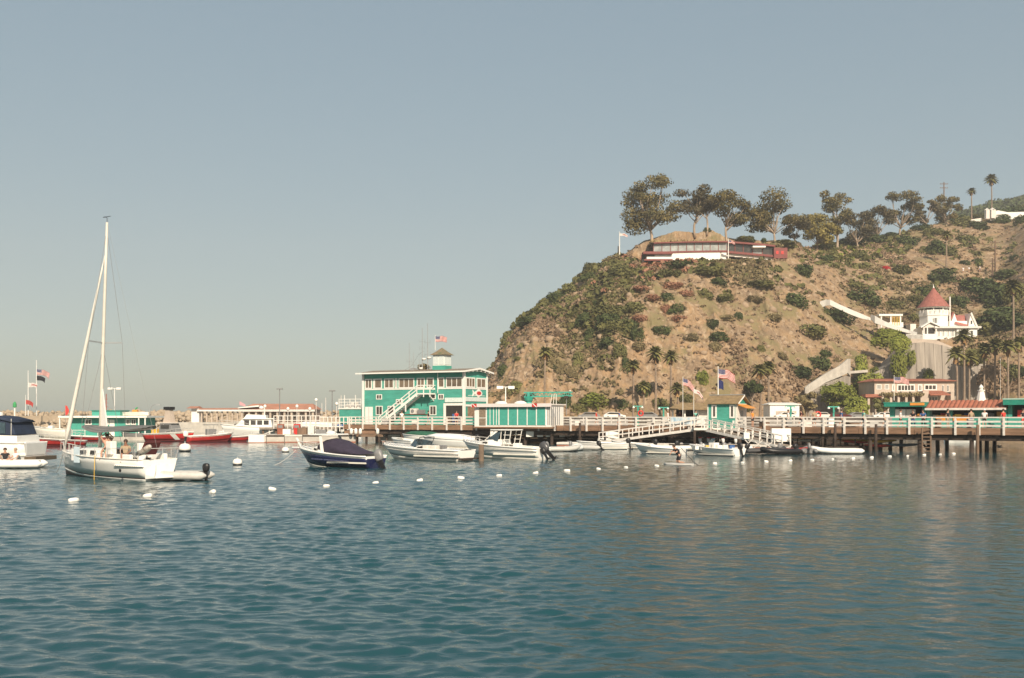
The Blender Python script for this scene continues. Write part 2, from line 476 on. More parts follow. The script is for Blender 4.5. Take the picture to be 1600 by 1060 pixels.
def terrain(X, Y, rough=True):
    X = np.asarray(X, float); Y = np.asarray(Y, float)
    px = 800 + F * X / Y
    S = ds(px); C = dc(px)
    yc = np.interp(px, SX, SY)
    Hc = EYE + (HOR - yc) / F * C
    t = (Y - S) / (C - S)
    steep = sstep(1250, 1330, px) * (1 - sstep(1560, 1640, px))
    q1 = np.interp(t, QT, [0, .13, .28, .50, .80, .955, 1])
    q2 = np.interp(t, QT, [0, .19, .26, .40, .70, .90, 1])
    q = q1 * (1 - steep) + q2 * steep
    base = 2.7
    H = base + (Hc - base) * q
    H = np.where(t > 1, Hc - (Y - C) * 0.03 - np.maximum(Y - C - 25, 0) * 0.35, H)
    H = np.where(t < 0, base, H)
    if rough:
        mask = sstep(0.0, 0.10, t) * (1 - 0.75 * sstep(0.85, 1.0, t))
        cl = 1 - 0.65 * sstep(1000, 1450, px)
        g = ridged(X * 0.055 + 0.2 * fbm(X * .05, Y * .05, 4, 3), Y * 0.018 + 3, 31, 4) - 0.55
        n = fbm(X * 0.13, Y * 0.10, 77, 5, 0.55) - 0.5
        rk = ridged(X * 0.28, Y * 0.16, 51, 4) - 0.55
        f = ridged(X * 0.75, Y * 0.5, 91, 3) - 0.55
        low = 1 - sstep(0.25, 0.7, t)
        H = H + mask * ((6.0 + 4.0 * (1 - sstep(0.35, .75, t)) * (1 - sstep(960, 1120, px))) * g * cl + 2.6 * n * (0.5 + 0.5 * cl) + (0.4 + 2.6 * low * cl) * rk + (0.12 + 0.9 * low * cl) * f)
    # bench cut into the headland for the flat-roofed house
    yb = np.interp(px, [985, 1003, 1050, 1137, 1225, 1250], [402, 419, 413, 409, 407, 394])
    cap = EYE + (HOR - yb) / F * Y
    H = np.where((px > 985) & (px < 1250) & (Y < 297), np.minimum(H, cap), H)
    # the end of the headland drops into the sea
    H = np.where(px < 757, np.minimum(H, -3 + (px - 735) * 0.5), H)
    for (a, b, rx, ry, z) in PADS:
        d = np.sqrt(((X - a) / rx) ** 2 + ((Y - b) / ry) ** 2)
        w = 1 - sstep(0.8, 1.25, d)
        H = H * (1 - w) + z * w
    # sea wall
    H = np.where(Y < 186, -2.0, H)
    return H
def T1(x, y): return float(terrain(np.array([x]), np.array([y]))[0])
_ys = np.linspace(190, 460, 800)
def hit(px, py, dflt=None):
    """where the view through a pixel meets the hillside"""
    X = (px - 800) / F * _ys
    Hh = terrain(X, _ys)
    z = EYE + (HOR - py) / F * _ys
    k = np.nonzero(Hh >= z)[0]
    if len(k) == 0:
        j = int(np.argmax((Hh - EYE) / _ys))
        return Vector((X[j], _ys[j], Hh[j]))
    j = k[0]
    return Vector((X[j], _ys[j], Hh[j]))

# trim the crest so that bumps on it do not lift the skyline
_pp = np.concatenate([np.arange(760, 985, 5.0), np.arange(1255, 1640, 12.0)])
for _it in range(3):
    tt_ = np.linspace(.35, 1.05, 160)[:, None]; pp_ = _pp[None, :]
    S_ = ds(pp_); C_ = dc(pp_); Y_ = S_ + tt_ * (C_ - S_); X_ = (pp_ - 800) / F * Y_
    got = HOR - F * ((terrain(X_, Y_) - EYE) / Y_).max(0)
    want = np.interp(_pp, [a for a, b in SIL], [b for a, b in SIL]) + np.where(_pp < 1000, 4.0, 1.0)
    cur = np.interp(_pp, SX, SY); new = cur + (want - got)
    keep = [(a, b) for a, b in SIL if a < 757 or 990 <= a <= 1240 or a > 1640]
    allp = sorted(keep + list(zip(_pp, new)))
    SX = np.array([a for a, b in allp], float); SY = np.array([b for a, b in allp], float)
# levelled pads
PADS.append((1486 and (1486 - 800) / F * 262, 262, 12, 11, EYE + (HOR - 531) / F * 256))      # turreted house


def hill_material():
    m = bpy.data.materials.new("dry_hillside"); m.use_nodes = True
    nt = m.node_tree; b = nt.nodes["Principled BSDF"]; b.inputs["Roughness"].default_value = 0.95
    b.inputs["Specular IOR Level"].default_value = 0.15
    tc = nt.nodes.new("ShaderNodeTexCoord")
    def noise(scale, detail=5, rough=0.6, st=None, dist=0.0):
        n = nt.nodes.new("ShaderNodeTexNoise"); n.inputs["Scale"].default_value = scale
        n.inputs["Detail"].default_value = detail; n.inputs["Roughness"].default_value = rough; n.inputs["Distortion"].default_value = dist
        if st:
            mp = nt.nodes.new("ShaderNodeMapping"); mp.inputs["Scale"].default_value = st
            nt.links.new(tc.outputs["Object"], mp.inputs["Vector"]); nt.links.new(mp.outputs[0], n.inputs["Vector"])
        else:
            nt.links.new(tc.outputs["Object"], n.inputs["Vector"])
        return n.outputs["Fac"]
    def ramp(fac, p0, p1):
        r = nt.nodes.new("ShaderNodeMapRange"); r.inputs["From Min"].default_value = p0; r.inputs["From Max"].default_value = p1
        nt.links.new(fac, r.inputs["Value"]); return r.outputs[0]
    def mix(fac, c1, c2):
        x = nt.nodes.new("ShaderNodeMix"); x.data_type = 'RGBA'
        nt.links.new(fac, x.inputs[0])
        for i, c in ((6, c1), (7, c2)):
            if isinstance(c, tuple): x.inputs[i].default_value = (*c, 1)
            else: nt.links.new(c, x.inputs[i])
        return x.outputs[2]
    c = mix(ramp(noise(0.045, 4), .40, .62), (0.315, 0.212, 0.122), (0.345, 0.222, 0.122))
    c = mix(ramp(noise(0.22, 6, .7), .42, .58), c, (0.225, 0.160, 0.104))
    c = mix(ramp(noise(0.5, 6, .75, (1.3, 1, .55), 0.5), .50, .66), c, (0.42, 0.325, 0.225))
    c = mix(ramp(noise(1.4, 5, .7), .53, .68), c, (0.17, 0.118, 0.075))
    c = mix(ramp(noise(0.09, 5, .7), .50, .62), c, (0.20, 0.165, 0.085))
    nt.links.new(c, b.inputs["Base Color"])
    bp = nt.nodes.new("ShaderNodeBump"); bp.inputs["Distance"].default_value = 0.22; bp.inputs["Strength"].default_value = 1
    nt.links.new(noise(1.3, 6, .7), bp.inputs["Height"]); nt.links.new(bp.outputs[0], b.inputs["Normal"])
    return m
HILLM = hill_material()

def build_hill():
    pxs = np.concatenate([np.linspace(700, 1640, 620), np.linspace(1643, 1900, 60)])
    tt = np.concatenate([np.linspace(-0.35, 0, 8)[:-1], np.linspace(0, 1, 230) ** 1.12, 1 + np.linspace(0.02, 0.9, 16)])
    PX, TT = np.meshgrid(pxs, tt, indexing='xy')
    S = ds(PX); C = dc(PX)
    Y = np.where(TT < 0, S + TT / 0.35 * (S - 186.0), S + TT * (C - S))
    X = (PX - 800) / F * Y
    Z = terrain(X, np.maximum(Y, 186.01))
    V = np.stack([X, Y, Z], -1).reshape(-1, 3)
    nr, nc = PX.shape
    idx = np.arange(nr * nc).reshape(nr, nc)
    Fq = np.stack([idx[:-1, :-1], idx[:-1, 1:], idx[1:, 1:], idx[1:, :-1]], -1).reshape(-1, 4)
    # skirts under the sea wall and the headland's end
    n0 = len(V)
    e1 = V[idx[0, :]].copy(); e1[:, 2] = -3
    e2 = V[idx[:, 0]].copy(); e2[:, 2] = -6
    V = np.concatenate([V, e1, e2])
    a = n0 + np.arange(nc); bq = n0 + nc + np.arange(nr)
    Fa = np.stack([a[:-1], a[1:], idx[0, 1:], idx[0, :-1]], -1)
    Fb = np.stack([bq[1:], bq[:-1], idx[:-1, 0], idx[1:, 0]], -1)
    return raw("hill_terrain", V, np.concatenate([Fq, Fa, Fb]), HILLM, smooth=True, kind="structure")
build_hill()

# the higher, wooded ridge behind
def far_ridge():
    m = mat("far_wooded_slope", (0.030, 0.040, 0.028), 0.9, 0, 0.09, rgb2=(0.075, 0.075, 0.05), detail=8)
    pxs = np.linspace(1430, 2000, 150); ds_ = np.linspace(0, 1, 30)
    top = np.interp(pxs, [1430, 1480, 1500, 1520, 1560, 1600, 1700, 2000], [380, 338, 328, 326, 316, 304, 285, 240])
    V = []
    for j, d in enumerate(ds_):
        Y = 520 + 180 * d
        H = (EYE + (HOR - top) / F * 700) * (d ** 0.6) + 6 * (fbm(pxs * .05, np.full_like(pxs, d * 8), 8, 4) - .5) * (d < 0.99)
        V.append(np.stack([(pxs - 800) / F * Y, np.full_like(pxs, Y), H], -1))
    V = np.concatenate(V)
    nr, nc = 30, 150
    idx = np.arange(nr * nc).reshape(nr, nc)
    Fq = np.stack([idx[:-1, :-1], idx[:-1, 1:], idx[1:, 1:], idx[1:, :-1]], -1).reshape(-1, 4)
    raw("far_hill", V, Fq, m, smooth=True, kind="structure")
far_ridge()
# ================================================================ VEGETATION
def cloud(blobs, n, size, seed, shell=(0.55, 1.0)):
    r = np.random.RandomState(seed)
    B = np.array(blobs, float)
    wts = (B[:, 3] * B[:, 4] + B[:, 4] * B[:, 5] + B[:, 3] * B[:, 5]); wts /= wts.sum()
    k = r.choice(len(B), n, p=wts)
    d = r.normal(size=(n, 3)); d /= np.linalg.norm(d, axis=1)[:, None]
    rad = shell[0] + (shell[1] - shell[0]) * r.rand(n) ** 0.5
    rad *= 0.85 + 0.35 * vnoise(d[:, 0] * 2.3 + k * 7.1 + 50, d[:, 1] * 2.3 + d[:, 2] * 1.7 + 50, seed)
    c = B[k, :3] + d * B[k, 3:6] * rad[:, None]
    nrm = d + r.normal(size=(n, 3)) * 0.55; nrm /= np.linalg.norm(nrm, axis=1)[:, None]
    h = r.normal(size=(n, 3)); u = np.cross(nrm, h); u /= np.linalg.norm(u, axis=1)[:, None]; w = np.cross(nrm, u)
    s = size * (0.6 + 0.8 * r.rand(n))[:, None] * 0.5
    V = np.stack([c - u * s - w * s * .7, c + u * s - w * s * .7, c + u * s + w * s * .7, c - u * s + w * s * .7], 1).reshape(-1, 3)
    return V, np.arange(4 * n).reshape(n, 4)

def slot_obj(o, m):
    o.material_slots[0].link = 'OBJECT'; o.material_slots[0].material = m

# ---- shrubs: six shared meshes, each shrub its own object
SHRUB = []
for i in range(7):
    r = random.Random(40 + i)
    bl = [(0, 0, 0, .75, .75, .75)]
    for k in range(7):
        a = r.uniform(0, 2 * PI); q = r.uniform(.3, .62)
        bl.append((math.cos(a) * q, math.sin(a) * q, r.uniform(-.3, .5), r.uniform(.22, .45), r.uniform(.22, .45), r.uniform(.25, .42)))
    V, Fq = cloud(bl, 1500, 0.12, 60 + i, (.55, 1.05))
    me = bpy.data.meshes.new("shrub_foliage")
    me.from_pydata([tuple(v) for v in V], [], [tuple(f) for f in Fq])
    me.materials.append(L_DARK)
    SHRUB.append(me)
SMAT = {'d': (L_DARK, "dark green"), 'm': (L_MID, "olive green"), 'y': (L_YEL, "yellow-green"), 'o': (L_OLIVE, "dry olive"), 'r': (L_RED, "reddish dry"),
        'b': (L_BRN, "brown dry"), 'f': (L_FLOWER, "crimson flowering")}
SH = """786 586 20 26 d;924 424 28 20 m;921 436 28 16 d;890 457 25 20 m;872 472 30 26 d;840 493 35 18 m;825 508 35 20 d;975 436 45 32 m;935 481 20 18 d;921 502 14 12 d
949 508 35 30 d;967 493 26 22 m;991 488 36 22 m;922 529 18 26 d;972 521 40 32 m;951 541 28 22 d;996 529 24 26 d;969 554 22 28 m;979 582 18 34 d;872 524 14 14 b
904 571 20 32 m;863 577 13 12 d;809 565 12 10 m;806 612 26 24 m;885 635 18 28 d;930 632 46 26 y;972 638 22 20 d;1005 616 24 28 d;959 410 32 16 o;1058 418 46 18 d
1044 431 38 18 m;1107 428 50 18 m;1171 406 17 11 d;1194 406 9 10 d;1105 397 12 8 d;1252 428 32 25 d;1191 447 46 14 m;1122 445 24 16 d;1043 468 22 16 d;1101 465 26 20 m
1134 468 24 14 m;1059 488 30 20 d;1244 476 38 26 d;1302 497 36 26 d;1154 499 15 18 d;1114 514 20 20 d;1124 531 30 18 d;1118 549 22 18 o;1035 521 26 18 d;998 546 24 16 o
1189 550 14 14 m;1266 524 50 26 m;1290 557 20 14 d;1279 574 38 26 d;1250 587 40 24 d;1099 598 18 30 y;1181 603 30 18 b;1418 383 32 24 d;1456 366 32 16 m;1503 353 36 20 m
1527 358 32 18 d;1563 348 34 20 d;1594 350 20 22 d;1508 377 28 16 m;1463 396 34 30 d;1481 398 30 26 m;1341 402 28 16 m;1291 407 20 14 d;1409 427 28 20 m;1385 422 14 10 f
1472 440 42 34 d;1450 462 34 26 d;1527 457 56 34 d;1508 414 18 12 d;1528 413 18 14 d;1349 472 48 30 d;1571 434 38 20 d;1336 449 30 14 m;1316 500 46 24 d;1400 480 30 18 m
1386 519 50 36 y;1404 566 28 36 y;1431 500 22 16 m;1566 506 60 40 d;1304 622 56 44 y;1340 612 40 34 y;1555 592 60 30 b;1051 451 28 14 r;1072 462 26 14 r;1040 487 16 16 r
1000 503 26 14 r;1018 472 24 12 r;1003 455 26 12 r;1060 500 22 12 r;1318 384 24 10 m;1345 420 26 14 m;1376 441 20 10 o;1296 392 26 10 m;1428 470 24 14 m;1590 590 30 26 d
1275 600 20 14 o;1365 596 24 30 y;1580 320 40 24 d;1597 310 30 24 m;1530 322 30 14 m;1500 331 26 12 d;1545 392 20 8 o;1586 404 16 9 d;1555 480 30 24 d;1498 478 26 26 d;1550 470 60 42 d;1590 468 40 38 m;1582 512 50 38 d;1546 522 40 28 m;1446 486 26 24 d;940 498 40 34 m;955 520 34 30 m;915 508 28 26 d;980 515 34 28 d;1330 381 50 18 d;1365 379 40 20 d;1225 387 40 14 m;1392 372 30 14 d;1440 360 30 14 d;1290 387 40 16 m;1165 377 30 10 m;905 643 28 18 m;1032 637 26 20 m;1046 640 18 14 d;1166 641 18 16 m;1216 640 20 14 o;869 641 22 20 d;990 641 20 16 o;1072 631 22 20 m;1136 500 22 12 o;1208 500 26 14 o;1220 560 22 14 o;1080 530 24 14 o;1180 470 30 12 o"""
shrubs = []
for row in SH.replace("\n", ";").split(";"):
    a = row.split()
    if not a: continue
    px, py, w, h = map(float, a[:4]); shrubs.append((px, py, w, h, a[4]))
def region(px, py):
    if py < 345 and px > 1480: return "on the far ridge above the road wall"
    if px < 905: return "on the seaward edge of the headland" if py < 560 else "at the foot of the headland cliff"
    if py > 588 and px < 1240: return "at the cliff foot behind the pier"
    if px < 1240 and py < 455: return "on the slope just under the flat-roofed house"
    if px < 1240 and py < 512: return "halfway up the cliff above the pier"
    if px < 1240: return "on the lower cliff above the pier"
    if py < 430: return "on the slope by the eucalyptus row" if px < 1440 else "on the bare upper slope"
    if py < 545 and px < 1440: return "around the white stair wall"
    if px >= 1440 and py < 545: return "around the turreted white house"
    return "near the retaining wall at the hill foot"
byreg = {}
for s in shrubs: byreg.setdefault((region(s[0], s[1]), s[4]), []).append(s)
for (rg, c), L in byreg.items():
    L.sort()
    for i, (px, py, w, h, _) in enumerate(L):
        q = hit(px, py)
        sc_ = q.y / F
        o = bpy.data.objects.new("shrub", SHRUB[rnd.randrange(7)]); col.objects.link(o)
        slot_obj(o, SMAT[c][0])
        o.location = (q.x, q.y + 0.4, q.z + h * sc_ * .12)
        o.rotation_euler = (0, 0, rnd.uniform(0, 6.28))
        f = 0.66
        o.scale = (w * sc_ * f, w * sc_ * f, h * sc_ * f)
        size = "large" if w >= 40 else ("medium" if w >= 24 else "small")
        pos = "only" if len(L) == 1 else (ordn(i))
        lab = f"{size} {SMAT[c][1]} shrub {rg}" if len(L) == 1 else f"{pos} {SMAT[c][1]} shrub from the left {rg}"
        tag(o, lab, "shrub", "shrubs on the hillside")

# ---- dry brush, green scrub, red scrub and rocks over the hillside: nobody could count them
def scatter(name, n, m, dens, size, seed, per=7, rad=0.7, pxr=(757, 1720)):
    r = np.random.RandomState(seed)
    px = r.uniform(*pxr, n * 4); t = r.uniform(0.02, 1.03, n * 4)
    Y = ds(px) + t * (dc(px) - ds(px)); X = (px - 800) / F * Y
    ok = (r.rand(n * 4) < dens(px, t, X, Y)) & ~((px > 996) & (px < 1240) & (t > .60))
    px, X, Y = px[ok][:n], X[ok][:n], Y[ok][:n]
    n = len(X)
    Z = terrain(X, Y)
    sc_ = (0.5 + r.rand(n) ** 1.5 * 1.2)
    c0 = np.stack([X, Y, Z], -1)
    d = r.normal(size=(n, per, 3)); d /= np.linalg.norm(d, axis=2)[..., None]; d[..., 2] = np.abs(d[..., 2]) * .8 - 0.05; d[..., 1] = -np.abs(d[..., 1]) * .8 + .1
    c = c0[:, None, :] + d * (rad * sc_[:, None, None])
    nr_ = d + r.normal(size=d.shape) * 0.5; nr_ /= np.linalg.norm(nr_, axis=2)[..., None]
    h = r.normal(size=d.shape); u = np.cross(nr_, h); u /= np.linalg.norm(u, axis=2)[..., None]; w = np.cross(nr_, u)
    s = (size * sc_[:, None] * (0.6 + 0.8 * r.rand(n, per)))[..., None] * .5
    V = np.stack([c - u * s - w * s, c + u * s - w * s, c + u * s + w * s, c - u * s + w * s], 2).reshape(-1, 3)
    N = n * per
    return raw(name, V, np.arange(4 * N).reshape(N, 4), m, kind="stuff")
def veg(X, Y, seed): return fbm(X * 0.05, Y * 0.05, seed, 4)
o = scatter("dry_brush", 21000, L_BRN, lambda px, t, X, Y: (1 - .65 * (px < 980) * (t < .65)) * 0.05 + 0.95 * sstep(.50, .64, veg(X, Y, 5)) * (1 - .85 * sstep(1420, 1470, px) * sstep(.35, .5, t)), .30, 1, 9, .42)
tag(o, "dry brown brush scattered all over the hillside", "brush")
o = scatter("olive_scrub", 7500, L_OLIVE, lambda px, t, X, Y: (1 - .6 * (px < 1000) * (t < .4)) * 0.01 + 0.95 * sstep(.53, .64, veg(X, Y, 25)) * (1 - .93 * sstep(1420, 1470, px) * sstep(.35, .5, t)), .36, 2, 10, .55)
tag(o, "low dry olive scrub in patches on the hillside", "scrub")
o = scatter("green_scrub", 3200, L_MID, lambda px, t, X, Y: np.clip(.7 * np.exp(-((px - 945) / 42) ** 2 - ((t - .42) / .16) ** 2) + 0.45 * sstep(.50, .62, veg(X, Y, 45)) * sstep(.25, .5, t) * (0.5 + 0.5 * (px < 1150)) + .35 * (px < 960) * sstep(.72, .9, t) + .35 * (px > 1280) * (px < 1420) * sstep(.6, .75, t) * sstep(.45, .55, veg(X, Y, 46)), 0, 1) * (1 - .9 * np.exp(-((px - 985) / 28) ** 2 - ((t - .93) / .12) ** 2)), .55, 3, 13, .95)
tag(o, "low green scrub in patches near the top of the headland", "scrub")
o = scatter("reddish_scrub", 1500, L_RED, lambda px, t, X, Y: np.exp(-((px - 1035) / 60) ** 2 - ((t - .56) / .16) ** 2) * sstep(.4, .5, veg(X, Y, 62)), .55, 4, 12, .85)
tag(o, "patch of reddish dry scrub in the middle of the cliff", "scrub")
o = scatter("pale_slope_plants", 900, L_YEL, lambda px, t, X, Y: np.exp(-((px - 1320) / 50) ** 2 - ((t - .9) / .12) ** 2), .6, 6, 6, .6)
tag(o, "pale green low plants on the slope under the eucalyptus trees", "plants")

def rocks(name, pts, sizes, m, seed, parent=None):
    r = np.random.RandomState(seed)
    bm = bmesh.new(); bmesh.ops.create_icosphere(bm, subdivisions=1, radius=1)
    bv = np.array([v.co[:] for v in bm.verts]); bf = np.array([[v.index for v in f.verts] for f in bm.faces]); bm.free()
    n = len(pts); pts = np.asarray(pts)
    V = bv[None] * (0.7 + 0.55 * r.rand(n, len(bv), 1)) * np.stack([np.ones(n), .7 + .4 * r.rand(n), .55 + .45 * r.rand(n)], -1)[:, None, :]
    a = r.rand(n) * 6.28; ca, sa = np.cos(a)[:, None], np.sin(a)[:, None]
    V = np.stack([V[..., 0] * ca - V[..., 1] * sa, V[..., 0] * sa + V[..., 1] * ca, V[..., 2]], -1) * np.asarray(sizes)[:, None, None] + pts[:, None, :]
    Fc = (bf[None] + (np.arange(n) * len(bv))[:, None, None]).reshape(-1, 3)
    return raw(name, V.reshape(-1, 3), Fc, m, parent, kind="stuff")
ROCK = mat("cliff_rock", (0.24, 0.17, 0.115), 0.95, 0, 0.5, 0.1, 1.5, rgb2=(0.38, 0.285, 0.19))
r = np.random.RandomState(9)
px = r.uniform(760, 1420, 5200); t = r.rand(5200) ** 1.4 * .75 + .01
Y = ds(px) + t * (dc(px) - ds(px)); X = (px - 800) / F * Y
k = r.rand(5200) < (0.15 + sstep(.45, .65, ridged(X * .1, Y * .1, 14, 3))) * (1 - 0.6 * (px > 1100) * (px < 1320))
X, Y = X[k][:1700], Y[k][:1700]
Z = terrain(X, Y) - 0.25
o = rocks("cliff_rocks", np.stack([X, Y, Z], -1), 0.3 + .9 * r.rand(len(X)) ** 3, ROCK, 3)
tag(o, "broken rocks and boulders scattered over the lower cliff face", "rocks")

# ---- eucalyptus trees on the crest
def limb(a, b, r0, r1, rr, mb, n=6):
    a = Vector(a); b = Vector(b); L = (b - a).length
    pts = []; rad = []
    j = Vector((rr.uniform(-1, 1), rr.uniform(-1, 1), rr.uniform(-.3, .6))) * L * .12
    for i in range(5):
        t = i / 4
        pts.append(a.lerp(b, t) + j * math.sin(PI * t)); rad.append(r0 + (r1 - r0) * t)
    mb.tube(pts, rad, n)
def eucalyptus(px, pyb, pyt, w, seed, m, label, low=0.42, nb=12, leaf=190, blobs=None, fork=None):
    rr = random.Random(seed)
    q = hit(px, pyb + 1)
    Y = q.y; s = Y / F
    root = thing("eucalyptus_tree", label, "tree", q, 0, "eucalyptus trees along the hill crest")
    ztop = EYE + (HOR - pyt) * s - q.z
    h = ztop; W_ = w * s
    tr = MB(); fx = rr.uniform(-.06, .06) * W_; W_ *= 1.1
    top0 = Vector((fx, 0, h * (low + rr.uniform(-.1, .02)) * .8))
    limb((0, 0, -1.5), top0, h * .028, h * .018, rr, tr, 8)
    bl = []
    for i in range(nb):
        a = rr.uniform(0, 2 * PI)
        f = (i + .5) / nb
        z = h * (low + (0.93 - low) * f)
        # crown: wider in the upper middle
        rad = W_ * .5 * (0.45 + 0.55 * math.sin(PI * min(1, max(0, (f * .8 + .15))))) * rr.uniform(.55, .95)
        x = math.cos(a) * rad; y = math.sin(a) * rad * .9
        br = W_ * rr.uniform(.12, .22)
        bl.append((x, y, z, br * rr.uniform(.8, 1.25), br, br * rr.uniform(.42, .75)))
    if blobs: bl += [(bx * W_, by * W_, bz * h, br * W_, br * W_, br * W_ * .7) for bx, by, bz, br in blobs]
    for b in bl:
        c = Vector(b[:3])
        st = top0.lerp(Vector((0, 0, h * .12)), rr.uniform(0, .7) if c.z < h * .6 else rr.uniform(0, .2))
        limb(st, c, h * .012, h * .004, rr, tr, 5)
    tr.build("trunk", TRUNKE, root, smooth=True)
    V, Fq = cloud(bl, int(leaf * len(bl) * 1.75), 0.44, seed, (.25, 1.12))
    raw("crown", V, Fq, m, root)
    return root
eucalyptus(1018, 379, 277, 76, 1, L_EUC, "tallest eucalyptus at the seaward end, dense down to the ground", .25, 17, 210,
           [(-.36, 0, .40, .2), (-.42, .1, .62, .14), (-.3, 0, .22, .22), (.16, 0, .97, .13), (.02, .1, .5, .2)])
eucalyptus(1086, 369, 292, 56, 2, L_EUCG, "airy eucalyptus with pale trunk, behind the flat-roofed house, next to the tallest", .42, 11, 150)
eucalyptus(1104, 370, 300, 40, 12, L_EUC, "narrow brownish eucalyptus between the airy one and the spreading one", .5, 7, 150)
eucalyptus(1136, 373, 299, 62, 3, L_EUC, "spreading brown eucalyptus above the flat-roofed house's flagpole", .34, 12, 190)
eucalyptus(1212, 384, 306, 78, 4, L_EUC, "broad eucalyptus with orange-brown crown above the house's red end block", .36, 15, 200)
eucalyptus(1243, 387, 336, 46, 13, L_EUCG, "low eucalyptus leaning at the broad one's landward side", .35, 8, 160)
eucalyptus(1276, 389, 334, 60, 5, L_EUCY, "yellowish rounded eucalyptus with low crown on the crest", .22, 14, 200)
eucalyptus(1307, 388, 301, 54, 6, L_EUC, "sparse eucalyptus with two high tufts above its crown", .3, 9, 150, [(-.3, 0, .97, .13), (.1, 0, .93, .14), (.3, 0, .86, .12)])
eucalyptus(1340, 386, 330, 54, 7, L_EUCG, "grey-brown eucalyptus behind the crest path", .25, 10, 170)
eucalyptus(1372, 378, 321, 50, 8, L_EUCG, "dark grey-green eucalyptus left of the round-crowned one", .2, 11, 190)
eucalyptus(1408, 367, 298, 58, 9, L_EUC, "round-crowned brown eucalyptus with a forked pale trunk", .3, 14, 200)
eucalyptus(1449, 356, 312, 36, 14, L_EUCG, "dark eucalyptus just left of the utility pole on the crest", .25, 9, 170)
eucalyptus(1478, 352, 307, 44, 10, L_EUC, "reddish eucalyptus behind the tall utility pole, last of the row", .25, 10, 180)

# ---- palms
def frond_mesh(nf, rad, seed, wid=.5, droop=.9, zmin=-.5):
    r = random.Random(seed); mb = MB()
    for i in range(nf):
        a = i * 2.399 + r.uniform(-.2, .2); el = zmin + (1.35 - zmin) * (i / nf) ** .8
        L = rad * r.uniform(.8, 1.1)
        d = Vector((math.cos(a) * math.cos(el), math.sin(a) * math.cos(el), math.sin(el)))
        side = Vector((-math.sin(a), math.cos(a), 0))
        prev = None
        for k in range(5):
            t = k / 4
            c = d * L * t + Vector((0, 0, -droop * L * .45 * t * t))
            w = wid * L * (0.06 + .5 * math.sin(PI * min(1, t * .95 + .02)) ** .8) * .5
            up = Vector((0, 0, w * .35))
            row = (c - side * w - up, c, c + side * w - up)
            if prev:
                mb.quadv(prev[0], prev[1], row[1], row[0]); mb.quadv(prev[1], prev[2], row[2], row[1])
            prev = row
    return mb
def palm(px, pyb, pyc, label, Y=None, rad=1.9, seed=0, r0=.26, skirt=1.0, z0=None):
    if Y is None:
        q = hit(px, pyb); Y = q.y
    else:
        q = P(px, pyb, Y)
        q.z = T1(q.x, q.y) if Y > 187 else 2.3
    h = EYE + (HOR - pyc) / F * Y - q.z
    root = thing("palm_tree", label, "palm tree", q, rnd.uniform(0, 6), "palm trees along the shore and hill")
    bend = rnd.uniform(-.3, .3)
    MB().tube([(bend * math.sin(PI * t) , 0, -.8 + (h + .8) * t) for t in (0, .15, .4, .7, 1)], [r0 * 1.3, r0 * 1.05, r0 * .85, r0 * .75, r0 * .7], 8).build("trunk", TRUNKP, root, smooth=True)
    frond_mesh(46, rad * 1.15, seed, .62).build("crown", L_PALM, root, loc=(0, 0, h))
    if skirt:
        mb = MB(); r = random.Random(seed + 5)
        for i in range(20):
            a = i * 2.4; q1 = r.uniform(.25, .6) * rad * .6; zz = -r.uniform(.5, 1.1) * rad * skirt
            c, s_ = math.cos(a), math.sin(a)
            mb.quadv((c * .1 - s_ * .05, s_ * .1 + c * .05, 0), (c * .1 + s_ * .05, s_ * .1 - c * .05, 0), (c * q1 + s_ * .22, s_ * q1 - c * .22, zz), (c * q1 - s_ * .22, s_ * q1 + c * .22, zz))
        mb.build("dead_fronds", L_PALMD, root, loc=(0, 0, h - .1))
    return root
PALMS = [(852, 645, 549, "tall lone palm against the headland cliff above the teal crane", 205, 1.7),
         (989, 648, 570, "slender palm left of the tall pair at the cliff foot", 205, 1.7),
         (1006, 648, 603, "short palm between the slender and the tallest cliff-foot palm", 203, 1.5),
         (1024, 648, 551, "tallest palm at the cliff foot behind the gangway", 206, 2.1),
         (1048, 648, 556, "palm with a wide yellowish crown beside the tallest one", 209, 1.8),
         (1058, 648, 606, "short dark palm behind the snack hut", 204, 1.7),
         (1187, 648, 577, "palm with dead brown skirt behind the kiosk's gable", 204, 1.9),
         (1201, 648, 573, "greener palm touching the one with the dead skirt", 208, 1.9),
         (1479, 420, 366, "palm on the slope above the turreted house", None, 1.9),
         (1549, 330, 279, "tallest palm on the skyline", None, 2.9),
         (1518, 340, 298, "smaller palm on the skyline", None, 2.0),
         (1583, 548, 446, "tall palm on the slope right of the turreted house", None, 2.6),
         (1506, 650, 523, "tallest palm in front of the white house", 224, 2.2),
         (1494, 650, 552, "bushy palm before the tall retaining wall", 222, 2.3),
         (1515, 650, 558, "palm below the white house's gable", 226, 2.2),
         (1538, 650, 545, "palm right of the white house's lowest wall", 228, 2.2),
         (1555, 650, 538, "palm with dead brown skirt below the slope thicket", 226, 2.3),
         (1575, 650, 540, "orange-skirted palm beside the tall lamp pole", 222, 2.2),
         (1592, 650, 535, "palm nearest the picture edge above the teal shop", 224, 2.2)]
for i, (px, a, b, lab, Y, rad) in enumerate(PALMS):
    palm(px, a, b, lab.replace("nearest the picture edge above", "farthest along the shore above"), Y, rad, seed=100 + i, r0=.24 if rad < 1.8 else .3)

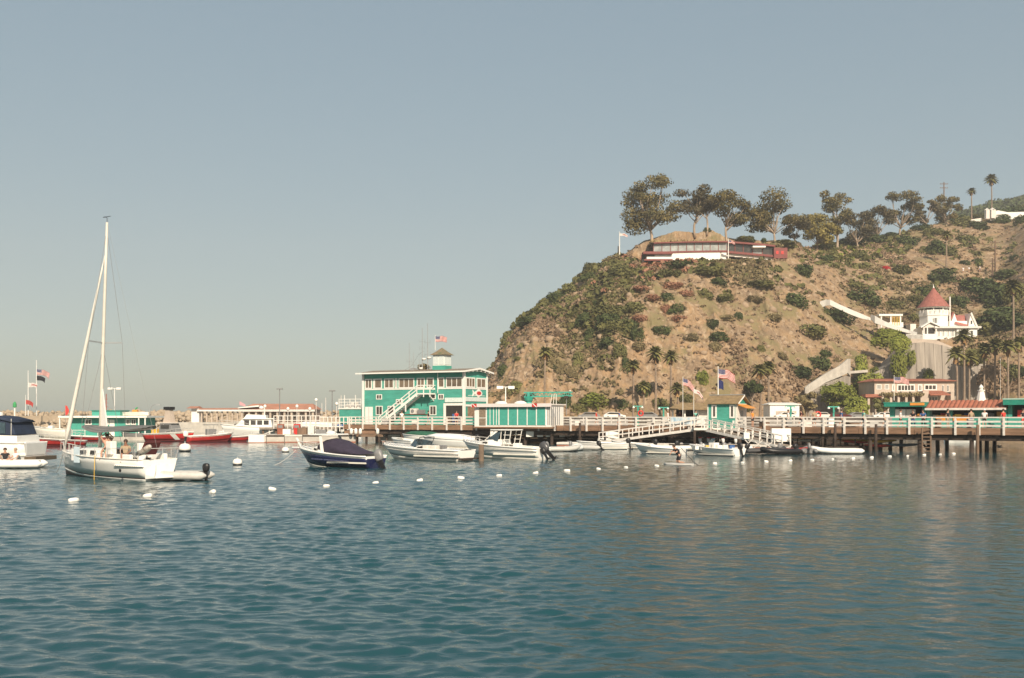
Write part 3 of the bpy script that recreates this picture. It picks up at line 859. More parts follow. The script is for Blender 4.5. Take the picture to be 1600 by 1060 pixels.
# small bare-stemmed trees at the cliff foot
def tree(px, pyb, pyt, w, Y, m, label, seed, lo=.4):
    rr = random.Random(seed); q = P(px, pyb, Y); q.z = T1(q.x, Y)
    h = EYE + (HOR - pyt) / F * Y - q.z; W_ = w * Y / F
    root = thing("tree", label, "tree", q, 0)
    tr = MB(); bl = []
    for i in range(9):
        a = rr.uniform(0, 6.28); rad = W_ * rr.uniform(.1, .38)
        bl.append((math.cos(a) * rad, math.sin(a) * rad, h * rr.uniform(lo + .12, .88), W_ * rr.uniform(.14, .22), W_ * .18, h * rr.uniform(.08, .13)))
    limb((0, 0, -.5), (0, 0, h * lo), .25, .15, rr, tr)
    for b in bl: limb((0, 0, h * lo * .8), b[:3], .12, .04, rr, tr, 5)
    tr.build("trunk", TRUNKP, root, smooth=True)
    V, Fq = cloud(bl, 1500, .42, seed, (.2, 1.05)); raw("crown", V, Fq, m, root)
tree(1176, 650, 594, 34, 202, L_DARK, "flat-topped dark tree on thin stems behind the kiosk", 71, .62)
tree(1262, 652, 612, 44, 214, L_OLIVE, "sparse olive tree at the foot of the concrete stair wall", 72, .3)
tree(1320, 655, 604, 60, 216, L_YEL, "bright yellow-green tree beside the stucco building", 73, .2)
tree(1375, 655, 622, 26, 199, L_MID, "small green tree before the stucco building's corner", 74, .3)
tree(1570, 600, 560, 40, 238, L_MID, "green leafy tree below the slope palms", 75, .3)

# ================================================================ BREAKWATER
bw = thing("rock_breakwater", "long low breakwater of tan boulders across the harbour mouth", "breakwater", (0, 0, 0))
r = np.random.RandomState(31)
n = 5200
u = r.rand(n); X = -190 + u * 165; Y0 = 252 - u * 14
v = r.rand(n); Y = Y0 + (v - .35) * 11
Z = 4.2 - np.abs(v - .5) * 8.5 + r.rand(n) * .5 - .2
m_ = mat("breakwater_boulders", (0.30, 0.24, 0.17), 0.95, 0, .4, rgb2=(.42, .34, .25))
rocks("boulder", np.stack([X, Y, Z], -1), .35 + .5 * r.rand(n), m_, 8, bw)
MB().exty([(-190, -2), (-25, -2), (-25, 3.4), (-190, 3.4)], 244, 246).build("core", m_, bw)

# ---- trees and thickets of the far wooded slope, too far off to tell apart
bl = []
for k in range(260):
    px = rnd.uniform(1478, 1760); f = rnd.random()
    yt = np.interp(px, [1480, 1500, 1520, 1560, 1600, 1700, 1800], [340, 330, 328, 318, 306, 287, 272])
    Y = 690 - 60 * f; q = P(px, yt + 2 + 26 * f, Y); s_ = rnd.uniform(2, 5.5)
    bl.append((q.x, q.y, q.z, s_ * 1.3, s_, s_ * .8))
V, Fq = cloud(bl, 22000, 1.5, 301, (.4, 1.05))
o = raw("far_woodland", V, Fq, L_DARK, kind="stuff"); tag(o, "dark wooded thicket covering the far ridge", "woodland")
# ---- ivy hanging over the retaining wall
for i, (px, py, w, h, Y, lab) in enumerate(((1386, 529, 50, 30, 243, "bright ivy cushion under the white stairway, topmost"), (1408, 538, 34, 30, 236.5, "bright ivy patch at the left corner of the terrace parapet"), (1404, 572, 28, 48, 234.6, "ivy column hanging down the retaining wall"),
                                            (1362, 598, 46, 30, 231, "ivy spreading beside the stucco building's roof"), (1346, 572, 22, 40, 233, "thin pale ivy on the wall left of the ivy column"), (1310, 618, 54, 40, 219, "big yellow-green bush below the diagonal stair wall"), (1340, 640, 40, 34, 213, "yellow-green bush beside the stucco building's corner"),
                                            (1520, 560, 40, 30, 233, "green creeper on the retaining wall behind the palms"), (1552, 590, 46, 50, 234, "brown creeper thicket at the retaining wall's landward end"), (1450, 590, 16, 30, 235, "small pale ivy patch low on the middle of the retaining wall"), (1424, 560, 14, 26, 235.5, "thin ivy streak on the retaining wall beside the ivy column"))):
    q = P(px, py, Y); k = Y / F
    o = bpy.data.objects.new("ivy", SHRUB[i % 7]); col.objects.link(o); slot_obj(o, L_BRN if i == 8 else (L_MID if i == 7 else L_YEL)); o.location = q
    o.scale = (w * k * .62, max(1.6, w * k * .3), h * k * .62); tag(o, lab, "ivy")
# ================================================================ PIER
DZ = 2.25
PL = [Vector((48.5, 86.6)), Vector((25.2, 103.0)), Vector((6.0, 116.0)), Vector((-22.0, 130.0))]   # front edge, landward end to seaward end
def pier_pt(px):
    """front edge point of the pier behind a picture column"""
    u = (px - 800) / F
    for a, b in zip(PL[:-1], PL[1:]):
        d = b - a; t = (u * a.y - a.x) / (d.x - u * d.y)
        if -0.001 <= t <= 1.001: return a + d * t
    a, b = (PL[0], PL[1]) if px > 1500 else (PL[2], PL[3])
    d = b - a; t = (u * a.y - a.x) / (d.x - u * d.y)
    return a + d * t
pier = thing("pier", "long timber pleasure pier on dark piles with white railings", "pier", (0, 0, 0))
WID = [13.0, 22.0, 24.0]
normals = []
for i, (a, b) in enumerate(zip(PL[:-1], PL[1:])):
    d = (b - a).normalized(); nrm = Vector((-d.y, d.x)); nrm = nrm if nrm.y > 0 else -nrm
    normals.append((d, nrm))
ext = PL[0] - normals[0][0] * 8
path = [ext] + PL
fr = [(p.x, p.y) for p in path]
bk = [(ext + normals[0][1] * 13), (PL[1] + normals[0][1] * 13 ), (PL[1] + normals[1][1] * 22), (PL[2] + normals[1][1] * 23), (PL[3] + normals[2][1] * 24)]
poly = fr + [(p.x, p.y) for p in reversed(bk)]
MB().prism(poly, DZ - .12, DZ).build("deck", DECKM, pier)
def off(p, i, k): return p + normals[i][1] * k
for i, (a, b) in enumerate(zip([ext] + PL[1:-1], PL[1:])):
    d, nrm = normals[i]
    L = (b - a).length
    A3 = lambda t, k, z: (a.x + d.x * t + nrm.x * k, a.y + d.y * t + nrm.y * k, z)
    # deck edge boards
    nb = max(1, round(L / 5))
    for k in range(nb):
        MB().beam(A3(L * k / nb + .02, 0.04, DZ - .28), A3(L * (k + 1) / nb - .02, 0.04, DZ - .28), .12, .62).build("edge_board", FASC, pier)
    # railing: posts bolted outside, three rails
    npst = round(L / 2.05)
    for k in range(npst):
        t = L * (k + .5) / npst
        o = MB().box(-.085, -.085, DZ - .62, .085, .085, DZ + 1.02).build("rail_post", WHITEW, pier, loc=(*A3(t, -.13, 0)[:2], 0), rotz=math.atan2(d.y, d.x))
        if k < npst - 1:
            t2 = L * (k + 1.5) / npst
            for z, hh in ((DZ + 1.0, .11), (DZ + .62, .17), (DZ + .24, .17)):
                MB().beam(A3(t, -.02 if z < DZ + .9 else -.1, z + rnd.uniform(-.01, .01)), A3(t2, -.02 if z < DZ + .9 else -.1, z + rnd.uniform(-.01, .01)), .05 if z < DZ + .9 else .2, hh).build("rail", WHITEW, pier)
    # piles, caps, braces
    wd = WID[i]
    nbent = round(L / (4.4 if i == 0 else 3.6))
    rows = [0.55, wd * .33, wd * .62, wd - .6]
    for k in range(nbent):
        t = L * (k + .5) / nbent
        for ri, rk in enumerate(rows):
            ln = rnd.uniform(-.1, .1)
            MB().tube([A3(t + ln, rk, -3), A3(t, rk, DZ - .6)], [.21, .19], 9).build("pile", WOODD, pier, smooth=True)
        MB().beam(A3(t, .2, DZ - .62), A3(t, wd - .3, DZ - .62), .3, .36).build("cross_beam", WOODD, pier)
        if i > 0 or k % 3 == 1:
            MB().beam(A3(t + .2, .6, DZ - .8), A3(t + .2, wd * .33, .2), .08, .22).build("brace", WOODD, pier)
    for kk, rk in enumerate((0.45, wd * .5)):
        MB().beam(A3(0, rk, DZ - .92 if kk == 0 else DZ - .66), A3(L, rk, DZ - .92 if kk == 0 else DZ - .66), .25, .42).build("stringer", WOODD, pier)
    # landward railing
    nback = round(L / 2.1)
    mb = MB()
    for k in range(nback):
        t = L * (k + .5) / nback
        mb.box(*[c for c in (0, 0, 0, 0, 0, 0)]) if False else None
        p = A3(t, wd - .25, 0); mb.tube([(p[0], p[1], DZ), (p[0], p[1], DZ + 1.0)], .08, 4)
    for z in (.98, .62, .26):
        mb.beam(A3(0, wd - .25, DZ + z), A3(L, wd - .25, DZ + z), .06, .1)
    mb.build("far_railing", WHITEW, pier)
# added dark plank backing under the widest part, stands in for the under-pier shade
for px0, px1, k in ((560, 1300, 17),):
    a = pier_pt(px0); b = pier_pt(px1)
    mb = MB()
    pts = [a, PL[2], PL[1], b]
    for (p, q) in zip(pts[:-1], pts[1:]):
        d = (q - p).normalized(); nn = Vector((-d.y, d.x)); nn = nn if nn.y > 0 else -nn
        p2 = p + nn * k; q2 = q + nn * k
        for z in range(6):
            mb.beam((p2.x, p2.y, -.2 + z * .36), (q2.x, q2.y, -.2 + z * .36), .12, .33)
    mb.build("dark_backing_planks", WOODD, pier, kind="stuff")

# ================================================================ HELPERS FOR BUILDINGS
def window(parent, x0, z0, x1, z1, y=0.0, cols=1, rows=1, fm=WHITE, gm=GLASS, fw=.09, name="window"):
    """frame proud of a wall whose face is at local y; looks towards -y; panes recessed in it"""
    mb = MB(); d0 = y - .07; d1 = y + .01
    mb.box(x0, d0, z0, x0 + fw, d1, z1); mb.box(x1 - fw, d0, z0, x1, d1, z1)
    mb.box(x0 + fw, d0, z0, x1 - fw, d1, z0 + fw); mb.box(x0 + fw, d0, z1 - fw, x1 - fw, d1, z1)
    iw = (x1 - x0 - 2 * fw) / cols; ih = (z1 - z0 - 2 * fw) / rows
    for i in range(1, cols): mb.box(x0 + fw + iw * i - fw * .3, d0 + .01, z0 + fw, x0 + fw + iw * i + fw * .3, d1, z1 - fw)
    for j in range(1, rows): mb.box(x0 + fw, d0 + .012, z0 + fw + ih * j - fw * .25, x1 - fw, d1, z0 + fw + ih * j + fw * .25)
    o = mb.build(name, fm, parent)
    e = .3 * fw
    for i in range(cols):
        for j in range(rows):
            a0 = x0 + fw + iw * i + (e if i else 0); a1 = x0 + fw + iw * (i + 1) - (e if i < cols - 1 else 0)
            MB().box(a0, y - .03, z0 + fw + ih * j, a1, y - .012, z0 + fw + ih * (j + 1)).build("pane", gm, o)
    return o

# ================================================================ GREEN PIER BUILDING (two storeys, cupola)
A = Vector((-19.9, 133.0)); B = Vector((-6.05, 126.0))
FA = Facade(A, B)
L = FA.L
DEP = 6.1
gb = thing("green_pier_building", "two-storey teal harbour building with white window band and cupola", "building", (A.x, A.y, DZ), FA.rot)
X = FA.x
def Z(px, py): return FA.z(px, py) - DZ
ztop = 6.75; zb0 = 4.75
MB().box(0, 0, 0, L, DEP, ztop).build("wall", TEAL, gb)
# corner boards and belt
tr = MB()
tr.box(-.1, -.1, 0, .22, .02, ztop - .02); tr.box(L - .2, -.1, 0, L + .1, .02, ztop - .02)
tr.box(L - .01, .02, 0, L + .1, .2, ztop - .02); tr.box(L - .01, DEP - .2, 0, L + .1, DEP + .08, ztop - .02)
tr.build("corner_board", WHITE, gb)
for (p0, p1) in ((568, 682), (682, 725)):
    MB().box(X(p0) + .22, -.05, zb0 - .18, X(p1) - .22, 0.01, zb0 - .02).build("belt_board", WHITE, gb)
MB().box(L - .01, .2, zb0 - .18, L + .05, DEP - .2, zb0 - .02).build("belt_board", WHITE, gb)
zt = zb0 + 1.32
for a, b, c in ((570.5, 581.5, 2), (585, 597, 1), (600.5, 615.5, 2), (617, 621, 1), (623, 647.5, 3), (651.5, 664, 2), (667, 678, 1), (684.5, 694.5, 1), (697, 723, 3)):
    window(gb, X(a), zb0, X(b), zt, 0, c, 1, gm=GLASSB, fw=.13)
MB().box(X(583), -.03, zb0, X(584.4), .01, zt).build("trim_strip", WHITE, gb)
# end wall windows (local y axis): build rotated sub-wall
ew = bpy.data.objects.new("end_wall", None); col.objects.link(ew); ew.parent = gb
ew.location = (L, 0, 0); ew.rotation_euler = (0, 0, PI / 2)
for a, b in ((.4, 2.8), (3.2, 5.7)):
    mb = MB(); 
    window(ew, a, zb0, b, zt, 0, 3 if a < 1 else 2, 1, gm=GLASSB, fw=.15)
# parts may only go three levels deep: re-parent the end-wall windows straight to the building
for w_ in list(ew.children):
    w_.parent = gb; w_.location = (L, 0, 0); w_.rotation_euler = (0, 0, PI / 2)
bpy.data.objects.remove(ew)
# roof: low pitched slab with wide eaves and fascia
rf = MB()
y0, y1 = -1.0, DEP + .8; x0, x1 = -.45, L + .6
rf.loft([[(x0, y0, ztop + .02), (x0, (y0 + y1) / 2, ztop + .55), (x0, y1, ztop + .02), (x0, y1, ztop - .05), (x0, (y0 + y1) / 2, ztop + .42), (x0, y0, ztop - .05)],
         [(x1, y0, ztop + .02), (x1, (y0 + y1) / 2, ztop + .55), (x1, y1, ztop + .02), (x1, y1, ztop - .05), (x1, (y0 + y1) / 2, ztop + .42), (x1, y0, ztop - .05)]])
rf.build("roof", mat("roof_gravel", (.22, .18, .14), .9, .2, 2), gb)
MB().box(x0 - .04, y0 - .06, ztop - .1, x1 + .04, y0, ztop + .08).build("fascia_board", WHITE, gb)
MB().loft([[(x1 + .045, y0, ztop - .1), (x1 + .045, 3.05, ztop + .37), (x1 + .045, 3.05, ztop + .6), (x1 + .045, y0, ztop + .1)],
           [(x1, y0, ztop - .1), (x1, 3.05, ztop + .37), (x1, 3.05, ztop + .6), (x1, y0, ztop + .1)]]).build("barge_board", WHITE, gb)
MB().loft([[(x1 + .045, y1, ztop - .1), (x1 + .045, 3.05, ztop + .37), (x1 + .045, 3.05, ztop + .6), (x1 + .045, y1, ztop + .1)],
           [(x1, y1, ztop - .1), (x1, 3.05, ztop + .37), (x1, 3.05, ztop + .6), (x1, y1, ztop + .1)]]).build("barge_board", WHITE, gb)
MB().loft([[(L + .02, 0, ztop), (L + .02, DEP, ztop), (L + .02, DEP / 2, ztop + .42)], [(L - .1, 0, ztop), (L - .1, DEP, ztop), (L - .1, DEP / 2, ztop + .42)]]).build("gable", TEAL, gb)
for k in range(6):
    yy = .2 + k * 1.1
    MB().beam((L - .1, yy, ztop - .1 + .35 * (1 - abs(yy - 3.05) / 4.0)), (x1, yy, ztop - .12 + .35 * (1 - abs(yy - 3.05) / 4.0)), .12, .14).build("rafter_end", WHITE, gb)
# lower windows
for a, b, t_, bt, c in ((588, 597, 616.5, 624.5, 2), (587.5, 598, 634.5, 649, 2), (606, 617, 634.5, 649, 1), (619, 630, 624, 632, 2), (673, 681, 616, 624, 1), (685, 693.5, 616, 624.5, 2), (671.5, 682, 634, 649, 2)):
    window(gb, X(a), Z(a, bt), X(b), Z(b, t_), 0, c, 1, gm=GLASS, fw=.1)
# white double door at the left
dr = MB().box(X(571), -.06, .02, X(582.5), .01, Z(576, 636)).build("door", WHITE, gb)
MB().box(X(576.6), -.075, .05, X(577), -.055, Z(576, 637)).build("door_seam", GREYP, dr)
# big opening at the right with framed border and interior
xo0, xo1, zo = X(697), X(723), Z(700, 634)
MB().box(xo0 - .35, -.08, 0, xo0, .02, zo + .3).box(xo0, -.08, zo, L - .2, .02, zo + .3).build("opening_frame", WHITE, gb)
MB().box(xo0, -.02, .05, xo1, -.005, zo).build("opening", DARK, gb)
for k in range(3):
    MB().box(xo0 + .2 + k * .75, -.05, .1, xo0 + .7 + k * .75, -.02, zo * (.45 + .12 * (k % 2))).build("shop_shelf", [WOOD, C_BLU, GREYP][k], gb)
MB().box(xo0 - .1, -.16, zo + .42, L - .05, -.02, zo + 1.0).build("shop_sign", mat("pale_sign_board", (.62, .70, .66), .6, .12, 5), gb)
# side opening
MB().box(L + .0, .9, .9, L + .03, DEP - 1.3, 2.3).build("side_opening", mat("brown_shelving", (.25, .16, .10), .8, .4, 3), gb)
MB().box(L + .0, .2, 2.35, L + .09, DEP - .2, 2.6).build("side_lintel", WHITE, gb)
MB().box(L + .0, .3, 3.0, L + .1, DEP - .4, 3.55).build("side_sign", mat("pale_sign_board_side", (.60, .66, .63), .6, .12, 5), gb)
# carved fish emblem on the end wall
fs = MB()
def disc(mb, cy, cz, ry, rz, x0, x1, n=20, pts=None):
    pts = pts or [(cy + ry * math.cos(2 * PI * k / n), cz + rz * math.sin(2 * PI * k / n)) for k in range(n)]
    mb.loft([[(x0, a, b) for a, b in pts], [(x1, a, b) for a, b in pts]])
disc(fs, 3.7, 4.05, .95, .42, L, L + .08)
disc(fs, 0, 0, 0, 0, L + .0, L + .07, pts=[(2.85, 4.05), (2.1, 4.5), (2.25, 4.05), (2.1, 3.65)])
disc(fs, 0, 0, 0, 0, L + .0, L + .07, pts=[(3.3, 4.4), (3.9, 4.75), (4.2, 4.4)])
disc(fs, 0, 0, 0, 0, L + .0, L + .07, pts=[(3.3, 3.7), (3.7, 3.35), (3.9, 3.7)])
fe = fs.build("fish_emblem", WHITE, gb)
f2 = MB(); disc(f2, 3.75, 4.08, .6, .25, L + .08, L + .1); f2.build("fish_body", RED, fe)
MB().box(L, 1.0, 3.72, L + .05, 5.4, 3.78).build("emblem_bar", WHITE, gb)
# outside stair with landing
xa, xb = X(601), X(660); z1 = Z(660, 615); yst = -1.3
st = MB(); ns = 18
for k in range(ns):
    t = (k + .5) / ns
    st.box(xa + (xb - xa) * k / ns, yst - .0, z1 * t - .05, xa + (xb - xa) * (k + 1) / ns + .04, -.12, z1 * t)
st.build("stair_tread", WHITEW, gb)
MB().beam((xa, yst - .04, -.02), (xb, yst - .04, z1 - .1), .07, .32).beam((xa, -.1, -.02), (xb, -.1, z1 - .1), .07, .32).build("stair_stringer", WHITE, gb)
for dz in (.55, 1.02):
    MB().beam((xa, yst - .04, dz), (xb, yst - .04, z1 + dz - .1), .06, .12).build("handrail", WHITE, gb)
for k in range(6):
    t = k / 5; xx = xa + (xb - xa) * t
    MB().box(xx - .05, yst - .1, z1 * t - .1, xx + .05, yst - .01, z1 * t + 1.05).build("baluster", WHITE, gb)
for t in (.42, .7):
    xx = xa + (xb - xa) * t; MB().box(xx - .07, yst - .02, 0 if t > 1 else z1 * t - 1.15, xx + .07, yst + .1, z1 * t - .1).build("stair_post", WHITE, gb)
xl = X(681)
MB().box(xb, yst - .05, z1 - .16, xl, -.12, z1).build("landing", WHITE, gb)
for dz in (.5, 1.0): MB().beam((xb, yst - .04, z1 + dz), (xl, yst - .04, z1 + dz), .06, .1).beam((xl - .05, yst, z1 + dz), (xl - .05, -.1, z1 + dz), .06, .1).build("landing_rail", WHITE, gb)
for xx in (xb, (xb + xl) / 2, xl - .06): MB().box(xx - .05, yst - .09, z1 - .5, xx + .05, yst, z1 + 1.05).build("landing_post", WHITE, gb)
MB().beam((xl - .3, yst, z1 - .16), (xl - .3, 0, z1 - 1.0), .1, .1).build("landing_brace", WHITE, gb)
# solid teal panel beneath the upper stair and the low storage bay
xq = X(636)
MB().loft([[(xq, yst + .1, 0), (X(668), yst + .1, 0), (X(668), yst + .1, 1.2), (X(658), yst + .1, 1.25), (X(646), yst + .1, 1.3), (xq, yst + .1, 1.3 )],
           [(xq, -.02, 0), (X(668), -.02, 0), (X(668), -.02, 1.2), (X(658), -.02, 1.25), (X(646), -.02, 1.3), (xq, -.02, 1.3)]]).build("storage_bay", TEAL, gb)
MB().box(xq - .05, yst, 1.31, X(668) + .05, -.02, 1.38).build("storage_roof", WOOD, gb)
ac = MB().box(X(647), -1.0, 1.4, X(656), -.3, 2.1).build("cooling_unit", WHITEW, gb)
MB().lathe([(.24, -.02), (.24, .02)], 14, (0, 0, 0)).build("fan_grille", GREYP, ac, loc=(X(651), -1.02, 1.75)).rotation_euler = (PI / 2, 0, 0)
MB().box(X(658), -.9, 1.4, X(666), -.2, 1.95).build("cooling_unit", GREYP, gb)
# cupola
cx = X(686.5) - 1.15; cy = 2.6
cb = .92
cu = MB().box(cx - cb, cy - cb, ztop + .2, cx + cb, cy + cb, ztop + .95).build("cupola_base", TEAL, gb)
cm = MB().box(cx - cb + .06, cy - cb + .06, ztop + .95, cx + cb - .06, cy + cb - .06, ztop + 2.35).build("cupola", WHITE, gb)
for sx in (-1, 0):
    MB().box(cx - .8 + (sx + 1) * .84, cy - cb + .02, ztop + 1.08, cx - .04 + (sx + 1) * .84, cy - cb + .055, ztop + 2.2).build("louver_panel", mat("pale_louver", (.60, .66, .64), .6, .2, 6, stretch=(1, 1, 8)), cm)
for yy in (-.8, .04):
    MB().box(cx + cb - .055, cy + yy, ztop + 1.08, cx + cb - .02, cy + yy + .76, ztop + 2.2).build("louver_panel", mat("pale_louver_b", (.60, .66, .64), .6, .2, 6, stretch=(1, 1, 8)), cm)
rr_ = cb + .25
MB().loft([[(cx - rr_, cy - rr_, ztop + 2.35), (cx + rr_, cy - rr_, ztop + 2.35), (cx + rr_, cy + rr_, ztop + 2.35), (cx - rr_, cy + rr_, ztop + 2.35)],
           [(cx - .58, cy - .58, ztop + 2.8), (cx + .58, cy - .58, ztop + 2.8), (cx + .58, cy + .58, ztop + 2.8), (cx - .58, cy + .58, ztop + 2.8)],
           [(cx - .04, cy - .04, ztop + 3.3), (cx + .04, cy - .04, ztop + 3.3), (cx + .04, cy + .04, ztop + 3.3), (cx - .04, cy + .04, ztop + 3.3)]]).build("cupola_roof", mat("mossy_cupola_shingles", (.10, .13, .07), .9, 0, 1.6, rgb2=(.26, .17, .11)), gb)
# antennas
def antenna(xx, yy, h, arms=0, w=.04, dish=False):
    mb = MB().tube([(xx, yy, ztop + .3), (xx, yy, ztop + .3 + h)], [w, w * .5], 6)
    for k in range(arms):
        z = ztop + .3 + h * (.35 + .5 * k / max(1, arms)); mb.beam((xx - .4, yy, z), (xx + .4, yy, z), .03, .03)
        mb.beam((xx - .4, yy, z - .15), (xx - .4, yy, z + .35), .03, .03); mb.beam((xx + .4, yy, z - .15), (xx + .4, yy, z + .35), .03, .03)
    a = mb.build("antenna", STEEL, gb)
    if dish: MB().lathe([(.02, 0), (.22, .1), (.3, .3), (.02, .32)], 12).build("radome", WHITE, a, loc=(xx + .25, yy, ztop + h * .3), smooth=True)
antenna(X(633) - 1.4, 3.2, 3.9, 1, .06); antenna(X(641) - 1.4, 3.0, 2.6, 1, .05); antenna(X(655) - 1.4, 3.0, 5.8, 3, .08, True); antenna(X(661) - 1.4, 3.4, 6.4, 2, .08, True); antenna(X(650) - 1, 2.4, 1.6, 0, .06, True)
MB().tube([(X(621), 1, ztop + .2), (X(630), 2, ztop + 1.0), (X(634), 3.2, ztop + 2.6), (X(643), 3, ztop + 3.0)], .015, 4).build("guy_wire", BLACK, gb)
MB().box(X(628), 2, ztop + .3, X(633), 2.8, ztop + .75).build("roof_vent", STEEL, gb)
MB().tube([(X(685.5), -.25, z1), (X(685.5), -.25, ztop - .1)], .05, 6).build("downpipe", WHITE, gb)

# roof-top palm-like plant
sp = bpy.data.objects.new("potted_plant", SHRUB[2]); col.objects.link(sp); slot_obj(sp, L_OLIVE)
lp = Matrix.Rotation(FA.rot, 4, 'Z') @ Vector((X(653) - 2.3, 5.0, 0))
sp.location = (A.x + lp.x, A.y + lp.y, DZ + ztop + .9); sp.scale = (1.1, .9, .75)
tag(sp, "bushy dry plant on the roof of the teal harbour building", "plant")

# ---------------- flags
def flag(label, base, pole_h, w, h, kind, ang=0.0, pole_r=.04, up=1.0, name="flagpole", droop=0.15, group=None, second=None):
    """a pole standing at base with a rippling cloth near its top"""
    root = thing(name, label, "flag", base, 0, group)
    MB().tube([(0, 0, 0), (0, 0, pole_h)], [pole_r * 1.3, pole_r * .7], 8).lathe([(.01, pole_h), (pole_r * 2, pole_h + pole_r), (.01, pole_h + pole_r * 3)], 8).build("pole", WHITE, root)
    def cloth(ztop_, w, h, kind, droop):
        nx, nz = 20, 13
        def pt(i, j):
            u = i / nx; v = j / nz
            x = math.cos(ang) * w * u; y = math.sin(ang) * w * u + .16 * w * u * math.sin(u * 9 + v * 1.5)
            z = ztop_ - h * v - droop * w * u * u - .03 * w * math.sin(u * 8)
            return (x + pole_r, y, z)
        groups = {}
        for i in range(nx):
            for j in range(nz):
                if kind == 'us':
                    k = 'blue' if (i < nx * .4 and j < 7) else ('red' if j % 2 == 0 else 'white')
                elif kind == 'black': k = 'black'
                elif kind == 'white': k = 'white' if not (i > 6 and j > 4 and j < 8) else 'red'
                elif kind == 'state': k = 'red' if j >= 11 else ('dark' if (i in (8, 9, 10, 11) and 4 <= j <= 8) else 'white')
                elif kind == 'dive': k = 'white' if abs(i / nx - j / nz) < .16 else 'red'
                elif kind == 'blue': k = 'dblue'
                else: k = 'red'
                groups.setdefault(k, MB()).quadv(pt(i, j), pt(i + 1, j), pt(i + 1, j + 1), pt(i, j + 1))
        mats = {'blue': C_NAVYF, 'red': C_REDF, 'white': C_WHTF, 'black': C_BLK, 'dark': C_BLK, 'dblue': C_NAVYF}
        names = {'blue': 'canton', 'red': 'red_stripes', 'white': 'white_field', 'black': 'cloth', 'dark': 'emblem', 'dblue': 'cloth'}
        main = None
        for k, mb in groups.items():
            o = mb.build("flag_cloth" if main is None else names[k], mats[k], root if main is None else main, smooth=True, solid=.015)
            if main is None: main = o
        if kind == 'us':
            sm = MB()
            for a in range(5):
                for b_ in range(4):
                    c = pt(.8 + a * 1.6, .9 + b_ * 1.7); q = w * .012
                    sm.quadv((c[0] - q, c[1] - .02, c[2] - q), (c[0] + q, c[1] - .02, c[2] - q), (c[0] + q, c[1] - .02, c[2] + q), (c[0] - q, c[1] - .02, c[2] + q))
            sm.build("stars", C_WHTF, main, kind="stuff")
    cloth(pole_h * up, w, h, kind, droop)
    if second: cloth(pole_h * up - h - .25, second[1], second[2], second[0], droop)
    return root
C_NAVYF = mat("flag_navy", (.03, .04, .14), .9, .1, 3); C_REDF = mat("flag_red", (.50, .07, .06), .9, .1, 3); C_WHTF = mat("flag_white", (.72, .66, .62), .9, .05, 3)
lp = Matrix.Rotation(FA.rot, 4, 'Z') @ Vector((cx, cy, 0))
flag("striped flag on the pole over the teal building's cupola", (A.x + lp.x - .9, A.y + lp.y, DZ + ztop + 3.0), 1.9, 1.5, .7, 'us', .15, .03, .97, droop=.05)

# ---------------- low annex with open-air deck left of the building
FB = Facade((A.x - 3.6, A.y + 1.9 + .6), (A.x - .35, A.y + .2 + .6))
an = thing("teal_annex", "small teal annex with white roof rails beside the harbour building", "annex", (FB.A.x, FB.A.y, DZ), FB.rot)
MB().box(0, 0, 0, FB.L, 4, 2.05).build("wall", TEAL, an)
MB().box(-.1, -.1, 2.05, FB.L, 4.1, 2.22).build("roof_slab", WHITE, an)
for z in (2.6, 3.0, 3.4): MB().beam((-.05, -.05, z), (FB.L, -.05, z), .06, .08).build("roof_rail", WHITE, an)
for k in range(5): MB().box(FB.L * k / 4 - .04, -.09, 2.22, FB.L * k / 4 + .04, -.01, 3.45 + (.5 if k % 2 else 0)).build("roof_post", WHITE, an)
for k in range(3): MB().box(.3 + k * .95, 1.0, 2.22, 1.0 + k * .95, 1.7, 2.7 + .35 * (k % 2)).build("roof_crate", WHITEW, an)

# ---------------- teal panelled hut hanging over the pier edge
pa, pb = pier_pt(747), pier_pt(866)
d = (pb - pa).normalized(); nn = Vector((-d.y, d.x)); nn = nn if nn.y > 0 else -nn
FC = Facade(pa - nn * .9, pb - nn * .9)
th = thing("panelled_hut", "long low hut of teal panels with white battens over the pier edge", "hut", (FC.A.x, FC.A.y, 2.1), FC.rot)
LC = FC.L; HC = 2.55
MB().box(0, 0, 0, LC, 3.6, HC).build("wall", WHITE, th)
x = lambda p: FC.x(p)
for a, b in ((749, 759),):
    for z0, z1_ in ((.15, 1.0), (1.12, 2.3)):
        MB().box(x(a), -.05, z0, x(b), -.005, z1_).build("mesh_panel", mat("brown_mesh", (.22, .17, .12), .8, .3, 6), th)
ps = [760.5, 774.5, 780, 794, 809, 823.5, 838, 852]
ps = [760.5, 780, 794.5, 809, 824, 838.5, 853]
for a, b in zip(ps[:-1], ps[1:]):
    MB().box(x(a + .8), -.05, .2, x(b - .8), -.005, 2.4).build("teal_panel", TEALP, th); MB().box(x(b - .7), -.08, .15, x(b + .7), -.005, 2.45).build("batten", WHITE, th)
for a in (766, 771.5, 776):
    MB().box(x(a) - .04, -.075, .2, x(a) + .04, -.05, 2.4).build("batten", WHITE, th)
for a in range(7):
    MB().box(x(856.5) + a * .24 - .05, -.05, .25, x(856.5) + a * .24 + .03, -.005, 2.4).build("slat", GREYP, th)
MB().box(-.25, -.35, HC, LC + .2, 3.9, HC + .14).build("roof_slab", WHITEW, th)
MB().box(-.25, -.42, HC - .2, LC + .2, -.35, HC + .2).build("sign_board", mat("pale_long_sign", (.68, .66, .64), .6, .1, 4, rgb2=(.74, .60, .58)), th)
